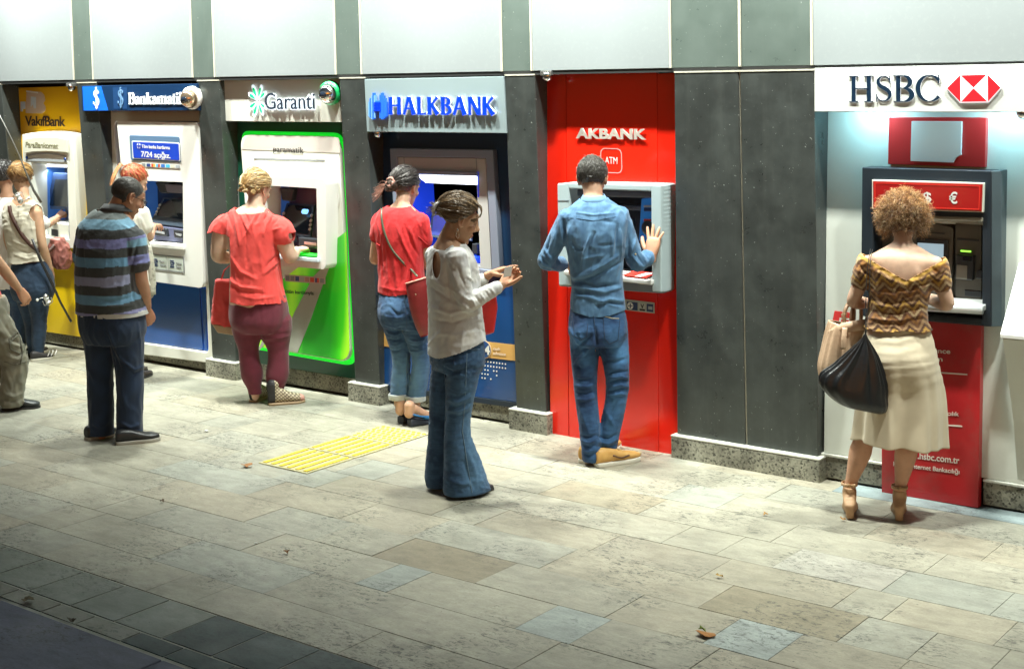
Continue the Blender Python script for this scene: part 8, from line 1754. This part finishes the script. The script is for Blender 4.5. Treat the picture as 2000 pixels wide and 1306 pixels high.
def dark_haired_man():
    C = np.array([-5.42, -.42, 0.0])
    f = Fig('dark haired person in a white T shirt reaching into the amber bay machine', C, 12,
            [(35, 585, 0, .16, .12), (32, 560, -.01, .18, .135), (28, 525, 0, .17, .12), (24, 490, 0, .165, .115), (20, 455, 0, .175, .118), (18, 425, 0, .19, .115), (16, 400, 0, .17, .09), (14, 385, .01, .08, .065)],
            nb=(14, 384, .0), nk=(12, 362, .03), sl=(-20, 405, .08), sr=(52, 412, -.05), el=(-15, 470, .2), er=(90, 440, .0), wl=(10, 470, .35), wr=(114, 424, .22), hl=(22, 570, .04), hr=(44, 572, -.05), kl=(25, 632, .05), kr=(40, 634, -.05), al=(24, 682, .04), ar=(36, 684, -.05))
    j = f.j; base = (.48, .28, .18); Hf = facing(8)[1]; H = head(j(8, 345, .05), nrm(Hf+[0, 0, -.35]), nrm(Hf*.35+[0, 0, 1]), 1.02)
    keep = lambda Q: -np.minimum(Q[:, 2]-(-.050+1.0*np.clip(Q[:, 1]+.030, 0, .2)), .066-Q[:, 1])
    h2 = hand(f.wr, j(130, 409, .34)-f.wr, nrm(-UP-.3*f.R), 1, .18, (.05, 1.1, 1.2, 1.2), .05, (.3, .8)); h1 = hand(f.wl, j(25, 470, .45)-f.wl, -UP, -1, .17, .5)
    f.skin(hd_(H, base, (.03, .02, .015), keep, (.03, .025, .022)), [h1, h2], base)
    sp = [f.torso([(34, 560, 0, .20, .15), (31, 535, 0, .195, .145)]+[(a, b, c, d+.012, e+.012) for a, b, c, d, e in f.tor[2:7]]+[(14, 388, .01, .09, .075)])]+traps(j(14, 390, 0), f.sl, f.sr, .05)+[sleeve(f.sl, f.el, None, [.064, .064, .062, .062], .6), sleeve(f.sr, f.er, None, [.064, .062, .060, .060], .92)]
    nb = j(14, 385, .0); garment('white_tee', f.root, sp, .0075, cotton, shade((.72, .72, .70), 20, .04), [both(plane(nb, UP), near(nb, .1))], None, [(UP, 6, 18, .004)])
    garment('jeans', f.root, [f.torso([(31, 545, 0, .165, .12), (34, 565, -.01, .184, .14), (35, 585, 0, .16, .12)]), leg(f.hl, f.kl, f.al, (.094, .088, .07, .066, .06, .056, .056)), leg(f.hr, f.kr, f.ar, (.094, .088, .07, .066, .06, .056, .056))], .009, denim, jeans_col((.015, .04, .10), (.08, .17, .3)))
    shoes_pair(f.root, [(gr(18, 700), gr(50, 690)), (gr(30, 704), gr(62, 694))], leatherm, (.05, .05, .05), M('dark_sole', (.03, .03, .03), .7), None, w_=.044, h=.07, sole=.018)
    T, Rm, k = H[4], H[3], 1.02; cap = haircap(T, Rm, k, keep, .014, .006, 50, (.022, .02, .02)); L = []
    for i in range(900):
        p, d_ = scalp(T, Rm, RNG.uniform(0, 360), math.degrees(math.acos(RNG.uniform(-.5, 1))), .012); q = (p-T((0, 0, 0)))@Rm/k
        if keep(q[None])[0] > 0: continue
        g_ = nrm(RNG.normal(size=3)*.6+d_*.6-UP*.4); L.append([p, p+g_*.016, p+g_*.028-UP*.006])
    locks('hair', L, f.root, huec((.035, .03, .03), 40, .6), .0022, 3, cap)
    return f
def cargo_man():
    C = gr(12, 797)
    f = Fig('walking person in grey green cargo trousers and a red top', C, -32,
            [(-22, 625, 0, .15, .13), (-24, 600, -.01, .175, .14), (-42, 565, 0, .160, .120), (-50, 530, 0, .160, .115), (-54, 495, 0, .165, .115), (-56, 465, 0, .18, .11), (-55, 440, 0, .15, .09), (-52, 425, .01, .08, .065)],
            nb=(-52, 425, .0), nk=(-44, 398, .0), sl=(-74, 455, .14), sr=(-42, 460, -.14), el=(-70, 530, .2), er=(-2, 515, -.13), wl=(-40, 590, .2), wr=(38, 566, -.06), hl=(-26, 620, .07), hr=(-14, 622, -.07), kl=(10, 700, .08), kr=(30, 702, -.08), al=(-52, 772, .10), ar=(22, 778, -.08))
    j = f.j; base = (.50, .30, .19); Hf = facing(-40)[1]; H = head(j(-42, 372, .0), nrm(Hf+[0, 0, -.2]), nrm(Hf*.2+[0, 0, 1]), 1.02)
    keep = lambda Q: -np.minimum(Q[:, 2]-(-.050+1.0*np.clip(Q[:, 1]+.030, 0, .2)), .066-Q[:, 1])
    h2 = hand(f.wr, j(56, 592, -.02)-f.wr, nrm(-f.R*.6-UP*.2-f.F*.3), 1, .19, (.45, .5, .55, .6), .08, (.4, .7)); h1 = hand(f.wl, j(-30, 620, .22)-f.wl, f.R, -1, .18, .5)
    f.skin(hd_(H, base, (.03, .02, .015), keep, (.03, .025, .022)), [h1, h2], base, (.050, .048, .042, .040, .028))
    sp = [f.torso([(-34, 612, 0, .19, .15), (-36, 595, 0, .185, .15)]+[(a, b, c, d+.012, e+.012) for a, b, c, d, e in f.tor[2:7]]+[(-52, 429, .01, .09, .075)])]+traps(j(-52, 432, 0), f.sl, f.sr, .05)+[sleeve(f.sl, f.el, None, [.064, .064, .062, .062], .6), sleeve(f.sr, f.er, None, [.064, .066, .066, .066], .55)]
    garment('red_tee', f.root, sp, .009, cotton, shade((.60, .04, .05), 20, .08), (), None, [(UP, 6, 18, .004)])
    jp = [f.torso([(-30, 585, 0, .165, .14), (-26, 605, 0, .185, .155), (-23, 630, 0, .17, .14)]), leg(f.hl, f.kl, f.al, (.105, .102, .094, .088, .084, .082, .084)), leg(f.hr, f.kr, f.ar, (.115, .112, .100, .094, .088, .086, .088))]
    jp += [loftE([(j(38, 640, -.15), nrm(f.kr-f.hr)*.09, UP*.0+f.F*.06), (j(38, 640, -.19), nrm(f.kr-f.hr)*.085, f.F*.055)], 20, 2, 4)] if 0 else []
    px = [([(5, 600), (25, 640), (45, 660)], .012, .010), ([(0, 620), (20, 650), (38, 672)], .011, -.010), ([(-5, 640), (20, 670)], .012, .009), ([(10, 660), (35, 668), (55, 662)], .009, -.012), ([(12, 668), (36, 676), (57, 670)], .009, .012), ([(14, 684), (34, 692), (56, 684)], .009, -.010), ([(12, 694), (34, 702), (54, 694)], .009, .010), ([(10, 720), (25, 760)], .014, .010), ([(35, 720), (25, 765)], .012, -.009), ([(5, 765), (25, 775), (42, 768)], .010, .010), ([(4, 776), (24, 786), (44, 778)], .009, -.009), ([(45, 640), (52, 665)], .010, .010)]
    o = garment('cargo_trousers', f.root, jp, .007, cotton, lambda V: mixc((.15, .15, .115), (.27, .26, .20), .45+.6*noise3(V*16)), [lambda V: .03-V[:, 2]], None, [(f.kr-f.hr, 8, 18, .006), (None, 0, 30, .003)], px=px)
    for q in ([(18, 662), (34, 648), (50, 652), (56, 680), (38, 690), (20, 682), (18, 662)], [(20, 668), (36, 655), (54, 662)]): sewn('cargo_pocket', o, q, .006, cotton, (.12, .12, .09), out=.003)
    for q in ([(40, 665), (44, 690), (40, 712)], [(50, 668), (52, 690)]): sewn('pocket_strap', o, q, .007, cotton, (.10, .10, .075), out=.004)
    sewn('knee_seam', o, [(8, 706), (30, 712), (55, 704)], .005, cotton, (.13, .13, .10))
    shoes_pair(f.root, [(gr(4, 799), gr(80, 795)), (gr(-62, 775), gr(-10, 770))], leatherm, (.025, .032, .035), M('dark_sole', (.03, .03, .03), .7), None, w_=.050, h=.085, sole=.014)
    locks('hair', [], f.root, [(1, 1, 1)], .002, 3, haircap(H[4], H[3], 1.02, keep, .012, .004, 60, (.03, .022, .018)))
    return f
VK[0] = 1.12; red_tee_woman(); coral_woman(); polo_man()
VK[0] = 1.35; ginger_woman(); angler_woman(); dark_haired_man(); cargo_man()
